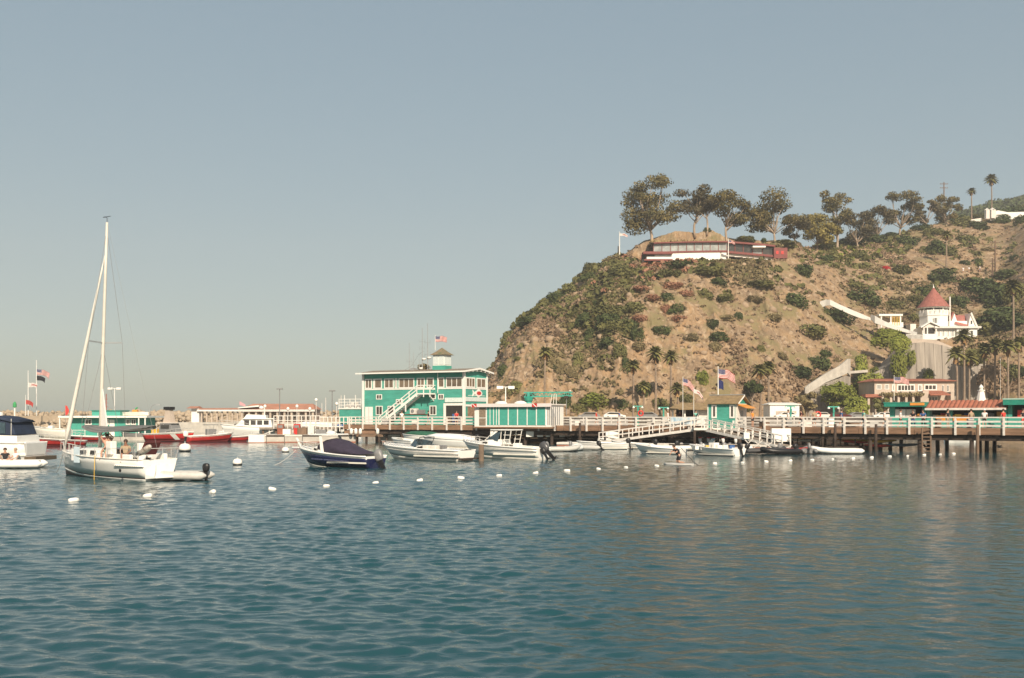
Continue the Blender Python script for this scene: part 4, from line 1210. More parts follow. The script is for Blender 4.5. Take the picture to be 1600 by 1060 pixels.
for xx in (-.1, LC * .78):
    df = MB().box(xx, -.47, HC - .22, xx + .62, -.425, HC + .2).build("dive_flag_sign", RED, th)
    MB().loft([[(xx + .0, -.49, HC + .2), (xx + .14, -.49, HC + .2), (xx + .62, -.49, HC - .22), (xx + .48, -.49, HC - .22)], [(xx + .0, -.471, HC + .2), (xx + .14, -.471, HC + .2), (xx + .62, -.471, HC - .22), (xx + .48, -.471, HC - .22)]]).build("diagonal_stripe", WHITE, df)
MB().box(-.1, -.1, -.18, LC + .1, 3.7, 0).build("floor_beam", FASC, th)
for xx in (2.7, 5.3):
    MB().lathe([(.75, HC + .15), (.75, HC + .3), (.45, HC + .5), (.1, HC + .55)], 16, (xx, 1.8, 0)).build("roof_dome", WHITE, th, smooth=False)
for k in range(3): MB().beam((LC - .3 + k * .1, .5 + k * .6, HC + .1), (LC - .1, .5 + k * .6, HC + 1.3), .05, .05).build("roof_pole", WHITE, th)

# ---------------- teal jib crane
c0 = P(826, 650, 124); 
cr = thing("jib_crane", "teal jib crane with a lattice arm above the panelled hut", "crane", (c0.x, c0.y, DZ), -.3)
MB().tube([(0, 0, 0), (0, 0, 3.3)], .42, 12).build("column", TEALP, cr, smooth=True)
MB().lathe([(.55, 3.0), (.55, 3.35), (.3, 3.6)], 12).build("slew_ring", TEALD, cr)
cr2 = MB()
cr2.beam((-.6, 0, 4.05), (5.6, 0, 4.05), .18, .16); cr2.beam((-.6, 0, 3.5), (5.6, 0, 3.62), .18, .16)
for k in range(11):
    xx = -.5 + k * .55
    cr2.beam((xx, 0, 3.55), (xx + .28, 0, 4.0), .08, .07); cr2.beam((xx + .28, 0, 4.0), (xx + .55, 0, 3.56), .08, .07)
cr2.beam((0, 0, 3.3), (0, 0, 4.0), .3, .3)
cr2.build("jib", TEALP, cr)
MB().box(4.6, -.2, 3.3, 5.1, .2, 3.6).build("hoist", WOODD, cr)
MB().tube([(4.85, 0, 3.3), (4.85, 0, 1.2)], .03, 5).build("hoist_cable", STEEL, cr)
MB().lathe([(.02, 4.1), (.12, 4.2), (.02, 4.32)], 8, (5.3, 0, 0)).build("lamp", WHITE, cr)

# ---------------- kiosk with gabled roof
p0, p1 = pier_pt(1107), pier_pt(1152)
d = (p1 - p0).normalized(); nn = Vector((-d.y, d.x)); nn = nn if nn.y > 0 else -nn
FK = Facade(p0 - nn * .25, p1 - nn * .25)
LK = FK.L; HK = FK.z(1130, 631) - 2.05
ki = thing("teal_kiosk", "small teal kiosk with shingled gable roof at the head of two gangways", "kiosk", (FK.A.x, FK.A.y, 2.05), FK.rot)
MB().box(0, 0, 0, LK, 2.8, HK).build("wall", TEAL, ki)
MB().box(LK + .001, .02, 0.1, LK + .05, 2.78, HK).build("end_wall", WHITEW, ki)
MB().box(LK + .05, .8, .1, LK + .09, 1.7, 1.9).build("door", mat("grey_door", (.35, .36, .35), .6, .1, 2), ki)
for a, b in ((0, .1), (LK - .1, LK)): MB().box(a, -.04, 0, b, -.002, HK).build("corner_board", WHITE, ki)
for a, b in ((1112, 1120), (1140, 1148)):
    window(ki, FK.x(a), HK * .42, FK.x(b), HK * .96, 0, 1, 1, gm=GLASS, fw=.16)
MB().box(LK - .42, -.03, .5, LK - .2, -.005, .85).build("notice", WHITE, ki)
MB().box(-.12, -.12, -.16, LK + .12, 2.9, 0).build("floor_beam", WHITEW, ki)
yr = 1.4; ov = .35
MB().loft([[(-.35, -ov, HK - .05), (-.35, yr, HK + .8), (-.35, 2.8 + ov, HK - .05), (-.35, 2.8 + ov, HK + .04), (-.35, yr, HK + .92), (-.35, -ov, HK + .04)],
           [(LK + .35, -ov, HK - .05), (LK + .35, yr, HK + .8), (LK + .35, 2.8 + ov, HK - .05), (LK + .35, 2.8 + ov, HK + .04), (LK + .35, yr, HK + .92), (LK + .35, -ov, HK + .04)]]).build("roof", SHING, ki)
MB().loft([[(LK, 0, HK), (LK, 2.8, HK), (LK, yr, HK + .78)], [(LK - .08, 0, HK), (LK - .08, 2.8, HK), (LK - .08, yr, HK + .78)]]).build("gable", TEALD, ki)
MB().loft([[(LK + .36, -ov, HK - .08), (LK + .36, yr, HK + .8), (LK + .36, yr, HK + .95), (LK + .36, -ov, HK + .07)], [(LK + .4, -ov, HK - .08), (LK + .4, yr, HK + .8), (LK + .4, yr, HK + .95), (LK + .4, -ov, HK + .07)]]).build("barge_board", WHITE, ki)
MB().beam((-.36, yr, HK + .95), (LK + .36, yr, HK + .95), .16, .08).build("ridge_cap", STEEL, ki)
MB().loft([[(LK + .05, .1, HK - .15), (LK + .05, 2.6, HK - .15), (LK + .05, 2.6, HK - .05), (LK + .05, .1, HK - .05)], [(LK + 1.1, .1, HK - .5), (LK + 1.1, 2.6, HK - .5), (LK + 1.1, 2.6, HK - .42), (LK + 1.1, .1, HK - .42)]]).build("awning", ORA, ki)
fp = FK.A + FK.d * FK.x(1114) + nn * 1.4
flag("large striped flag on a white pole beside the gabled kiosk roof", (fp.x, fp.y, 2.05 + HK + .2), P(1115, 575, fp.y).z - (2.25 + HK), 1.85, .95, 'us', .2, .05, .97, droop=.3, second=('blue', .55, .9))

# ---------------- snack hut behind
q = P(1050, 650, 117)
sh = thing("snack_hut", "white open-sided snack hut with brown shingle hip roof on the pier", "hut", (q.x, q.y, DZ), -.25)
MB().box(0, 0, 0, 4.4, 3.6, .95).build("counter_wall", WHITEW, sh)
for xx in (0, 1.4, 2.9, 4.2): MB().box(xx, .02, .95, xx + .18, .2, 1.9).build("post", WHITE, sh)
MB().box(2.6, .3, .95, 4.3, 3.4, 1.9).build("wall", WHITEW, sh)
MB().box(.2, 3.2, .95, 2.6, 3.4, 1.9).build("back_wall", DARK, sh)
MB().loft([[(-.6, -.6, 1.85), (5.0, -.6, 1.85), (5.0, 4.2, 1.85), (-.6, 4.2, 1.85)], [(-.6, -.6, 1.95), (5.0, -.6, 1.95), (5.0, 4.2, 1.95), (-.6, 4.2, 1.95)], [(1.0, 1.6, 2.7), (3.4, 1.6, 2.7), (3.4, 2.0, 2.7), (1.0, 2.0, 2.7)]]).build("roof", SHING, sh)
bn = thing("banner", "pale blue and white banner tied to the pier railing by the kiosk", "banner", (0, 0, 0))
a, b = pier_pt(1050), pier_pt(1088)
mb = MB(); n = 12
for k in range(n):
    t0, t1 = k / n, (k + 1) / n
    p, q_ = a.lerp(b, t0) - nn * .25, a.lerp(b, t1) - nn * .25
    mb.quadv((p.x, p.y + .04 * math.sin(k * 2), DZ + .25), (q_.x, q_.y + .04 * math.sin(k * 2 + 2), DZ + .25), (q_.x, q_.y, DZ + .98), (p.x, p.y, DZ + .98))
mb.build("cloth", mat("blue_white_banner", (.30, .48, .62), .8, 0, 2.2, rgb2=(.78, .78, .74)), bn, solid=.01)
bn2 = thing("banner", "plain white banner on the railing touching the kiosk", "banner", (0, 0, 0))
a, b = pier_pt(1090), pier_pt(1103)
MB().loft([[(a.x - nn.x * .2, a.y - nn.y * .2, DZ + .1), (a.x - nn.x * .2, a.y - nn.y * .2, DZ + .98)], [(b.x - nn.x * .2, b.y - nn.y * .2, DZ + .1), (b.x - nn.x * .2, b.y - nn.y * .2, DZ + .98)]], closed=False).build("cloth", C_WHT, bn2, solid=.01)
# small flag and teal banner left of the kiosk
q = P(1066, 650, 112)
def tilted_flag(px, py_b, px_t, py_t, Y, w, h, kind, label):
    q = P(px, py_b, Y)
    f = flag(label, (q.x, q.y, DZ), P(px, py_t, Y).z - DZ, w, h, kind, .1, .03, .98, droop=.75)
    return f
tilted_flag(1067, 655, 1067, 590, 112, 1.3, .75, 'us', "drooping striped flag left of the kiosk's flagpole")
tilted_flag(1084, 655, 1084, 607, 111, 1.0, .45, 'white', "short pale pennant between the two striped flags")

# ---------------- shops on the landward pier
s0 = pier_pt(1390) + normals[0][1] * 6.5; s1 = pier_pt(1608) + normals[0][1] * 6.5
FS = Facade(s0, s1)
xs = FS.x; zs = lambda px, py: FS.z(px, py) - DZ
def shop(label, cat, a, b, roofz, wallm, name):
    t = thing(name, label, cat, (FS.A.x + FS.d.x * xs(a), FS.A.y + FS.d.y * xs(a), DZ), FS.rot)
    return t, xs(b) - xs(a)
# left green kiosk
g1, w1 = shop("green pier shop with flat overhanging roof and white serving shutters", "shop", 1390, 1447, 0, TEALP, "pier_shop")
h1 = zs(1410, 636)
MB().box(0, 0, 0, w1, 3.2, 1.0).build("counter_wall", TEALP, g1)
MB().box(0, .02, 1.0, .5, 3.2, h1).build("corner_pier", TEALP, g1)
MB().box(w1 - .35, .02, 1.0, w1, 3.2, h1).build("corner_pier", TEALP, g1)
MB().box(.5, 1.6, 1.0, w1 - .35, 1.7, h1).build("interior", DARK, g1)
MB().box(.55, .0, 1.02, 1.55, .08, h1 - .25).build("shutter", WHITE, g1)
MB().box(1.62, .0, 1.02, 2.5, .08, h1 - .25).build("shutter", mat("pale_menu_board", (.62, .58, .52), .7, .15, 5), g1)
MB().box(2.7, -.03, 1.02, w1 - .35, .05, 1.35).build("menu_board", ORA, g1)
MB().box(-.35, -.9, h1, w1 + .1, 3.5, h1 + .42).build("roof", TEALD, g1, bevel=.03)
MB().box(-.4, -.95, h1 + .42, w1 + .12, 3.55, h1 + .47).build("roof_edge", TEALP, g1)
MB().box(w1 * .63, -.97, h1 + .14, w1 + .05, -.91, h1 + .4).build("sign", ORA, g1)
# red tiled shop
g2, w2 = shop("long pier shop with red tiled roof and orange counters", "shop", 1448, 1574, 0, TEALP, "pier_shop")
h2 = zs(1500, 638) - .02
MB().box(0, 0, 0, w2, 3.2, .95).build("counter_wall", TEALP, g2)
for k, (f0, f1) in enumerate(((0, .04), (.25, .33), (.58, .74), (.93, 1.0))):
    MB().box(w2 * f0, .02, .95, w2 * f1, .3, h2).build("wall_panel", TEALP if k != 2 else TEALD, g2)
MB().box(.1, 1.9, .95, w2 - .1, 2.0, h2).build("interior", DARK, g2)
for k, (f0, f1, m_) in enumerate(((.12, .24, ORA), (.335, .57, ORA), (.36, .44, YEL))):
    MB().box(w2 * f0, -.06 - .03 * (k == 2), .6 if k != 2 else .95, w2 * f1, -.005 - .03 * (k == 2), 1.2 if k != 2 else 1.3).build("counter_sign", m_, g2)
for k in range(9):
    xx = w2 * (.06 + .1 * k)
    MB().box(xx, .6, .95, xx + .45, .9, 1.25 + .15 * (k % 3)).build("display_box", [WHITE, REDB, GREYP, ORA, C_BLU][k % 5], g2)
for k in range(int(w2 / .42)):
    MB().loft([[(k * .42 + a_, -.75, h2 + b_) for a_, b_ in ((.01, 0), (.1, .06), (.2, .08), (.3, .06), (.41, 0), (.41, -.04), (.01, -.04))],
               [(k * .42 + a_, 1.2, h2 + .78 + b_) for a_, b_ in ((.01, 0), (.1, .06), (.2, .08), (.3, .06), (.41, 0), (.41, -.04), (.01, -.04))]]).build("roof_tile_row", TILE, g2)
MB().extr([(1.2, h2 + .75), (3.4, h2 - .05), (3.4, h2 - .12), (-.7, h2 - .1), (-.7, h2 - .05)], 0.02, w2 - .02).build("roof", TILE, g2)
MB().box(0, -.83, h2 - .17, w2, -.74, h2 + .03).build("gutter", WHITEW, g2)
# far right shop
g3, w3 = shop("green pier shop at the picture edge with higher flat roof", "shop", 1575, 1640, 0, TEALP, "pier_shop")
g3["label"] = "higher flat-roofed green shop beyond the red tiled one"
h3 = zs(1590, 633)
MB().box(0, 0, 0, w3, 3.4, .95).build("counter_wall", TEALP, g3)
MB().box(0, .02, .95, .35, 3.4, h3).build("corner_pier", TEALP, g3); MB().box(2.2, .02, .95, w3, 3.4, h3).build("corner_pier", TEALD, g3)
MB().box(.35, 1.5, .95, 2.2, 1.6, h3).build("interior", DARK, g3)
MB().box(.8, .1, .95, 1.3, .5, 1.7).build("display", REDB, g3)
MB().box(-.3, -.9, h3, w3, 3.6, h3 + .55).build("roof", TEALD, g3); MB().box(-.33, -.94, h3 + .5, w3, 3.65, h3 + .62).build("roof_edge", mat("pale_teal_trim", (.35, .52, .45), .6, .1, 2), g3)
# ornamental lighthouse on the tiled roof
q = P(1533, 627, FS.A.y + 2.0); 
u_ = (1533 - 800) / F
lh = thing("ornamental_lighthouse", "little white model lighthouse on the red tiled shop roof", "lighthouse", P(1533, 629, (FS.A + FS.d * xs(1533)).y + 1.3))
k_ = lh.location.y / F
MB().lathe([(8.5 * k_, -.3), (7.5 * k_, 2 * k_), (4.2 * k_, 18 * k_)], 8).build("tower", WHITE, lh)
MB().lathe([(5.6 * k_, 18 * k_), (5.6 * k_, 19.5 * k_)], 10).build("gallery", WHITE, lh)
MB().lathe([(2.8 * k_, 19.5 * k_), (2.8 * k_, 23 * k_)], 8).build("lantern", WHITEW, lh)
MB().lathe([(3.8 * k_, 23 * k_), (2 * k_, 26 * k_), (.4 * k_, 28 * k_)], 8).build("cap", WHITE, lh)
# ================================================================ SHORE AND HILL BUILDINGS
def facade_px(pxa, pxb, Ya, Yb):
    return Facade(((pxa - 800) / F * Ya, Ya), ((pxb - 800) / F * Yb, Yb))
# ---- tall retaining wall under the turreted house
FW = facade_px(1338, 1546, 236, 236)
rw = thing("retaining_wall", "tall stained concrete retaining wall with vertical ribs under the turreted house", "wall", (FW.A.x, FW.A.y, 2.5), FW.rot)
top = [(1338, 600), (1352, 594), (1372, 582), (1400, 566), (1420, 542), (1440, 533), (1470, 537), (1500, 546), (1530, 552), (1546, 566)]
tx = [a for a, b in top]; ty = [b for a, b in top]
n = 15
for k in range(n):
    a = 1338 + 208 * k / n; b = 1338 + 208 * (k + 1) / n
    za = FW.z(a, np.interp(a, tx, ty)) - 2.5; zb = FW.z(b, np.interp(b, tx, ty)) - 2.5
    xa, xb = FW.x(a), FW.x(b); o_ = rnd.uniform(-.04, .04)
    MB().loft([[(xa + .03, o_, -1), (xb - .03, o_, -1), (xb - .06, 3, -1), (xa + .06, 3, -1)],
               [(xa + .03, 1.6 + o_, za), (xb - .03, 1.6 + o_, zb), (xb - .06, 9, zb), (xa + .06, 9, za)]]).build("wall_panel", CONCW, rw)
    if k % 5 == 0:
        MB().beam((xa, -.05, -1), (xa, 1.5, za), .16, .3).build("rib", CONCW, rw)
# sloped terrace wall just under the house
FT = facade_px(1415, 1530, 245, 240)
tw = thing("terrace_wall", "beige sloping terrace parapet with white balustrade before the turreted house", "wall", (FT.A.x, FT.A.y, 0), FT.rot)
pts = [(1416, 529, 541), (1442, 530, 543), (1462, 531, 547), (1488, 542, 553), (1510, 552, 562)]
for (a, t0, b0), (b, t1, b1) in zip(pts[:-1], pts[1:]):
    xa, xb = FT.x(a), FT.x(b)
    MB().loft([[(xa, 0, FT.z(a, b0) - 3), (xb, 0, FT.z(b, b1) - 3), (xb, .6, FT.z(b, b1) - 3), (xa, .6, FT.z(a, b0) - 3)], [(xa, .3, FT.z(a, t0)), (xb, .3, FT.z(b, t1)), (xb, .8, FT.z(b, t1)), (xa, .8, FT.z(a, t0))]]).build("parapet", PLAST, tw)
for k in range(16):
    a = 1416 + k * 1.9; xa = FT.x(a); zb = FT.z(a, np.interp(a, [1416, 1442, 1462], [529, 530, 531]))
    MB().box(xa, .4, zb, xa + .13, .55, zb + .95).build("baluster", WHITE, tw)
MB().beam((FT.x(1416), .47, FT.z(1416, 529) + .98), (FT.x(1446), .47, FT.z(1446, 530) + .98), .22, .12).build("handrail", WHITE, tw)

# ---- diagonal concrete stair wall
sw = thing("stair_wall", "pale diagonal concrete stair wall climbing the hill foot", "wall", (0, 0, 0))
Ya = 222
pts = [(1258, 606, 616), (1264, 601, 615), (1290, 584, 598), (1312, 572, 589), (1325, 561, 583), (1329, 561, 588)]
def wallrun(parent, pts, Y0, Y1, m, name, th=.7, skirt=0):
    n = len(pts)
    for i in range(n - 1):
        (a, t0, b0), (b, t1, b1) = pts[i], pts[i + 1]
        Yi = Y0 + (Y1 - Y0) * i / (n - 1); Yj = Y0 + (Y1 - Y0) * (i + 1) / (n - 1)
        A_, B_ = P(a, t0, Yi), P(b, t1, Yj); C_, D_ = P(a, b0, Yi), P(b, b1, Yj)
        MB().loft([[(A_.x, A_.y, A_.z), (A_.x, A_.y + th, A_.z), (C_.x, C_.y + th, C_.z - skirt), (C_.x, C_.y, C_.z - skirt)],
                   [(B_.x, B_.y, B_.z), (B_.x, B_.y + th, B_.z), (D_.x, D_.y + th, D_.z - skirt), (D_.x, D_.y, D_.z - skirt)]]).build(name, m, parent)
wallrun(sw, pts, 220, 228, CONC, "parapet", 1.0)
wallrun(sw, [(1260, 617, 655), (1290, 599, 655), (1312, 590, 655), (1329, 585, 655)], 220.4, 228.4, CONCW, "wall_face", .6)
wallrun(sw, [(1329, 580, 584), (1356, 578, 582)], 229, 231, CONC, "ledge", 1.5)
# ---- white stair parapet on the hill
ws = thing("stair_wall", "bright white parapet wall of the stairway zigzagging to the turreted house", "wall", (0, 0, 0))
wallrun(ws, [(1279, 473, 486), (1281, 471.5, 482), (1290, 468.5, 478), (1297, 468.5, 477), (1312, 476, 484), (1330, 484, 492), (1346, 490.5, 498), (1361, 497, 501)], 262, 254, WHITE, "parapet", .3, .0)
wallrun(ws, [(1361, 491.5, 499), (1367, 493.5, 505), (1382, 502, 510), (1402, 510, 516.5), (1420, 516, 521), (1433, 519.5, 524)], 253, 246, WHITE, "parapet", .3, .0)
# ---- pergola
q = P(1392, 513, 256)
pg = thing("pergola", "small white pergola with a yellow frame beside the white stairway", "pergola", q)
s = q.y / F
for xx in (-16, -1, 14): MB().box(xx * s, -.1, 0, xx * s + .3, .2, 19 * s).build("post", WHITE, pg)
MB().box(-19 * s, -.3, 19 * s, 18 * s, 2, 22 * s).build("beam", WHITE, pg)
MB().box(-3 * s, -.2, 1 * s, 19 * s, -.05, 9 * s).build("balustrade", WHITE, pg)
for k in range(5): MB().box((2 + k * 2.6) * s, -.3, 4 * s, (2.7 + k * 2.6) * s, -.22, 18 * s).build("yellow_slat", YEL, pg)
MB().box(-16 * s, 2, 0, 14 * s, 2.3, 17 * s).build("back_wall", PLAST, pg)

# ---- turreted white house
Yh = 256.0; sh_ = Yh / F
O = P(1440, 531, Yh)
hh = thing("turreted_house", "white wooden house with red cone-roofed turret on the hill terrace", "house", O, .0)
U = lambda p: (p - 1440) * sh_
V = lambda p: (531 - p) * sh_
# lower storey body and octagonal tower
MB().box(U(1443), 1.0, -2.5, U(1527), 9.5, V(511)).build("wall", WHITE, hh)
MB().box(U(1496), .4, -3.5, U(1528), 1.0, V(512)).build("wing_wall", WHITE, hh)
# porch
MB().box(U(1442), .0, -1, U(1464), 1.0, V(522)).build("porch_parapet", WHITE, hh)
for p in (1443, 1448.5, 1462): MB().box(U(p), .05, V(522), U(p) + .28, .35, V(512)).build("porch_post", WHITE, hh)
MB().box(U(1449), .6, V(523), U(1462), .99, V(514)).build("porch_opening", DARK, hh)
MB().exty([(U(1438), V(513)), (U(1453), V(504)), (U(1468), V(511)), (U(1468), V(509.5)), (U(1453), V(502.5)), (U(1438), V(511))], -.5, 1.6).build("porch_roof", WHITE, hh)
MB().exty([(U(1441), V(512.5)), (U(1453), V(505)), (U(1465), V(511.5))], .1, .5).build("porch_gable", WHITEW, hh)
# wide eave between storeys
MB().box(U(1460), -.2, V(513), U(1533), 10, V(510)).build("eave", WHITEW, hh)
# lower windows
for a, b in ((1467, 1472), (1474, 1479), (1482, 1486), (1488, 1494)): window(hh, U(a), V(526), U(b), V(515), 1.0, 1, 1, gm=mat("pale_curtained_glass", (.42, .42, .40), .3, .15, 3), fw=.18)
window(hh, U(1517), V(529), U(1522), V(516), .4, 1, 1, gm=GLASS, fw=.15)
window(hh, U(1500), V(526), U(1508), V(516), .4, 2, 1, gm=mat("pale_curtained_glass_b", (.42, .42, .40), .3, .15, 3), fw=.18)
# tower
tcx, tcy = U(1472), 5.2
tr_ = 22.5 * sh_
MB().lathe([(tr_, V(511)), (tr_, V(492)), (tr_ * 1.05, V(491.6)), (tr_ * 1.05, V(483)), (tr_, V(482.8)), (tr_ * .93, V(482.6))], 8, (tcx, tcy, 0)).build("tower", WHITE, hh)
window(hh, tcx - 8.5 * sh_, V(505), tcx - 1.5 * sh_, V(495), tcy - tr_ * .93, 2, 1, gm=GLASS, fw=.15)
for k in range(8):
    a = 2 * PI * (k + .5) / 8
    MB().box(-.14, -.14, 0, .14, .14, V(477) - V(483) + .1).build("tower_post", WHITE, hh, loc=(tcx + math.cos(a) * tr_ * .86, tcy + math.sin(a) * tr_ * .86, V(483)))
MB().lathe([(tr_ * .55, V(483)), (tr_ * .55, V(477))], 8, (tcx, tcy, 0)).build("tower_core", DARK, hh)
prof = []
for k in range(15):
    f = k / 15; rr0 = 25.3 * (1 - f) ** 1.06 + .3; zz = V(478 - 33 * f); prof += [(rr0 * sh_, zz), ((rr0 - .9) * sh_, zz + 2.2 * sh_ * .92)]
for k in range(0, 30, 2):
    MB().lathe([prof[k], (prof[k][0], prof[k][1] + .06), prof[k + 1] if k > 27 else (prof[k + 2][0] if k < 28 else .1, prof[k + 1][1])], 24, (tcx, tcy, 0)).build("shingle_course", SHINGR, hh)
MB().lathe([(.25, V(446)), (.12, V(444)), (.03, V(440))], 8, (tcx, tcy, 0)).build("finial", WHITE, hh)
for k in range(24):
    a = 2 * PI * k / 24; MB().box(-.05, -.05, 0, .05, .05, .75).build("tower_baluster", WHITEW, hh, loc=(tcx + math.cos(a) * tr_ * 1.1, tcy + math.sin(a) * tr_ * 1.1, V(487)))
MB().lathe([(24 * sh_, V(479.4)), (25.7 * sh_, V(478.4))], 16, (tcx, tcy, 0)).build("turret_eave", WHITE, hh)
MB().box(U(1490.5), 2.5, V(511), U(1492), 2.9, V(462)).build("chimney_pipe", WHITE, hh)
# upper wing with gable facing right
MB().box(U(1488), 3.2, V(511), U(1520), 9, V(500)).build("upper_wall", WHITE, hh)
MB().loft([[(U(1500), 2.8, V(503)), (U(1504), 6, V(489)), (U(1504), 6, V(490.6)), (U(1500), 2.8, V(505))],
           [(U(1520), 2.8, V(508)), (U(1525), 6, V(489)), (U(1525), 6, V(490.6)), (U(1520), 2.8, V(510))]]).build("wing_roof", SHINGR, hh)
MB().loft([[(U(1520), 2.6, V(511)), (U(1524), 2.6, V(488)), (U(1535), 2.6, V(513))], [(U(1520), 6.0, V(511)), (U(1524), 6.0, V(488)), (U(1535), 6.0, V(513))]]).build("wing_gable", WHITE, hh)
MB().exty([(U(1523), V(489)), (U(1525), V(486.5)), (U(1536.5), V(513)), (U(1534), V(514))], 2.3, 2.6).build("barge_board", WHITEW, hh)
window(hh, U(1523), V(506), U(1527), V(499), 2.6, 1, 1, gm=GLASS, fw=.12)
MB().exty([(U(1496), V(496)), (U(1500), V(485)), (U(1506), V(492)), (U(1502), V(500))], 4, 6.5).build("dormer_roof", SHINGR, hh)
MB().exty([(U(1496.5), V(500)), (U(1500.5), V(488)), (U(1504.5), V(500))], 3.4, 4).build("dormer", WHITE, hh)
MB().box(U(1437), 6, V(520), U(1446), 9, V(503)).build("rear_wing", WHITEW, hh)

# ---- stucco building with tile roof on the shore
Ym = 214.0; sm = Ym / F
O = P(1355, 650, Ym); O.z = 2.7
sb = thing("stucco_building", "beige stucco building with red tile roof and arcade on the shore", "building", O)
U = lambda p: (p - 1355) * sm
V = lambda p: EYE + (HOR - p) * sm - 2.7
MB().box(U(1377), 4, 0, U(1504), 14, V(594)).build("wall", PLAST, sb)
MB().loft([[(U(1374), 3.2, V(595)), (U(1507), 3.2, V(595)), (U(1507), 14, V(595)), (U(1374), 14, V(595))], [(U(1376), 3.6, V(593.6)), (U(1505), 3.6, V(593.6)), (U(1505), 14, V(593.6)), (U(1376), 14, V(593.6))], [(U(1386), 8, V(590)), (U(1495), 8, V(590)), (U(1495), 12, V(590)), (U(1386), 12, V(590))]]).build("roof", TILE, sb)
for a, b, c in ((1380, 1388, 1), (1393, 1400, 1)): window(sb, U(a), V(608), U(b), V(600), 4, c, 1, gm=mat("pale_glass", (.33, .33, .31), .3, .2, 3), fw=.12)
for a, b, c in ((1405, 1409, 1), (1413, 1441, 5), (1446, 1453, 2)): window(sb, U(a), V(611), U(b), V(600), 4, c, 1, gm=GLASS, fw=.22)
window(sb, U(1456), V(609.5), U(1476), V(600), 4, 3, 1, gm=GLASS, fw=.22)
for a in (1484, 1492): window(sb, U(a), V(612), U(a + 3.4), V(601), 4, 1, 1, gm=GLASS, fw=.1)
# front terrace block with arcade
MB().box(U(1376), .5, V(619), U(1443), 4, V(617)).build("terrace_slab", PLAST, sb)
MB().box(U(1444), .6, 0, U(1453), 4, V(611)).build("front_pier", PLAST, sb)
for a in (1357, 1368, 1379, 1392, 1404, 1416, 1427, 1440): MB().box(U(a), .5, 0, U(a) + 3.6 * sm, 1.0, V(619) if a > 1370 else V(621)).build("column", PLAST, sb)
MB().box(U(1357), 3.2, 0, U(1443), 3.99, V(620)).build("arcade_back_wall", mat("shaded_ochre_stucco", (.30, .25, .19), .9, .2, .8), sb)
for a, b in ((1372, 1377), (1396, 1402), (1408, 1414), (1420, 1425), (1431, 1438)): window(sb, U(a), V(652), U(b), V(626), 3.2, 1, 2, gm=GLASS, fw=.14)
MB().loft([[(U(1353), .1, V(621)), (U(1378), .1, V(621)), (U(1378), 4, V(621)), (U(1353), 4, V(621))], [(U(1356), 1.4, V(616)), (U(1378), 1.4, V(616)), (U(1378), 4, V(616)), (U(1356), 4, V(616))]]).build("side_roof", TILE, sb)
MB().loft([[(U(1453), -.2, V(616.5)), (U(1485), -.2, V(616.5)), (U(1485), -.2, V(618)), (U(1453), -.2, V(618))], [(U(1453), 4, V(610)), (U(1485), 4, V(610)), (U(1485), 4, V(612)), (U(1453), 4, V(612))]]).build("awning_roof", TILE, sb)
window(sb, U(1458), V(630), U(1478), V(619), 4, 4, 1, gm=GLASS, fw=.15)
MB().box(U(1492), 2.0, 0, U(1497), 4, V(612)).build("buttress", PLAST, sb)
for k in range(3):
    pl = MB().lathe([(.35, 0), (.5, .7), (.52, .75)], 10).build("planter", PLAST, sb, loc=(U(1398 + k * 14), .8, V(617)))
vb = raw("terrace_vine", *cloud([(U(1383 + 6 * k), .4, V(618) + .2, 1.2, .4, .45) for k in range(10)], 900, .3, 90), L_OLIVE, sb)
flag("striped flag on a pole before the stucco building's upper windows", P(1397, 626, 208), (626 - 588) * 208 / F, 3.1, 1.25, 'us', .1, .06, .98, droop=.15)
tilted_flag(1563, 640, 1563, 560, 200, .1, .1, 'white', "bare pole")["label"] = "tall thin pole with a tiny pennant on the shore behind the tiled shop"

# ---- white sheds and signs behind the pier rail
def simple_shed(label, px0, px1, py0, py1, Y, wm, rm, dep=4, cat="shed", name="shed", base=2.6, over=.3):
    a, b = P(px0, py0, Y), P(px1, py1, Y)
    t = thing(name, label, cat, (a.x, Y, base)); w = b.x - a.x; h = a.z - base
    MB().box(0, 0, 0, w, dep, h * .86).build("wall", wm, t)
    MB().loft([[(-over, -over, h * .86), (w + over, -over, h * .86), (w + over, dep + over, h * .86), (-over, dep + over, h * .86)], [(-over, -over, h * .9), (w + over, -over, h * .9), (w + over, dep + over, h * .9), (-over, dep + over, h * .9)], [(w * .1, dep * .45, h), (w * .9, dep * .45, h), (w * .9, dep * .55, h), (w * .1, dep * .55, h)]]).build("roof", rm, t)
    return t, w, h
t, w, h = simple_shed("white shed with low roof on the shore road behind the railing", 1203, 1249, 629, 655, 192, WHITE, WHITE, 5)
MB().box(w * .2, -.02, .8, w * .9, .0, h * .5).build("shutter", PLAST, t)
t, w, h = simple_shed("small pale blue house at the hill foot behind the tall palms", 1578, 1606, 563, 590, 245, mat("pale_blue_boards", (.50, .52, .52), .7, .08, 1), mat("slate_roof", (.12, .14, .16), .8, .2, 2), 6, "house", "small_house", P(1590, 590, 245).z)
for k in range(3): window(t, .8 + k * 1.4, 1.0, 1.8 + k * 1.4, 2.3, 0, 1, 1)
MB().box(-3, .3, -.4, .0, .8, 0).build("terrace", WHITE, t)
t, w, h = simple_shed("low white roadside building on the upper right slope", 1582, 1610, 421, 432, 330, WHITE, TILE, 6, "house", "small_house", P(1582, 430, 330).z)

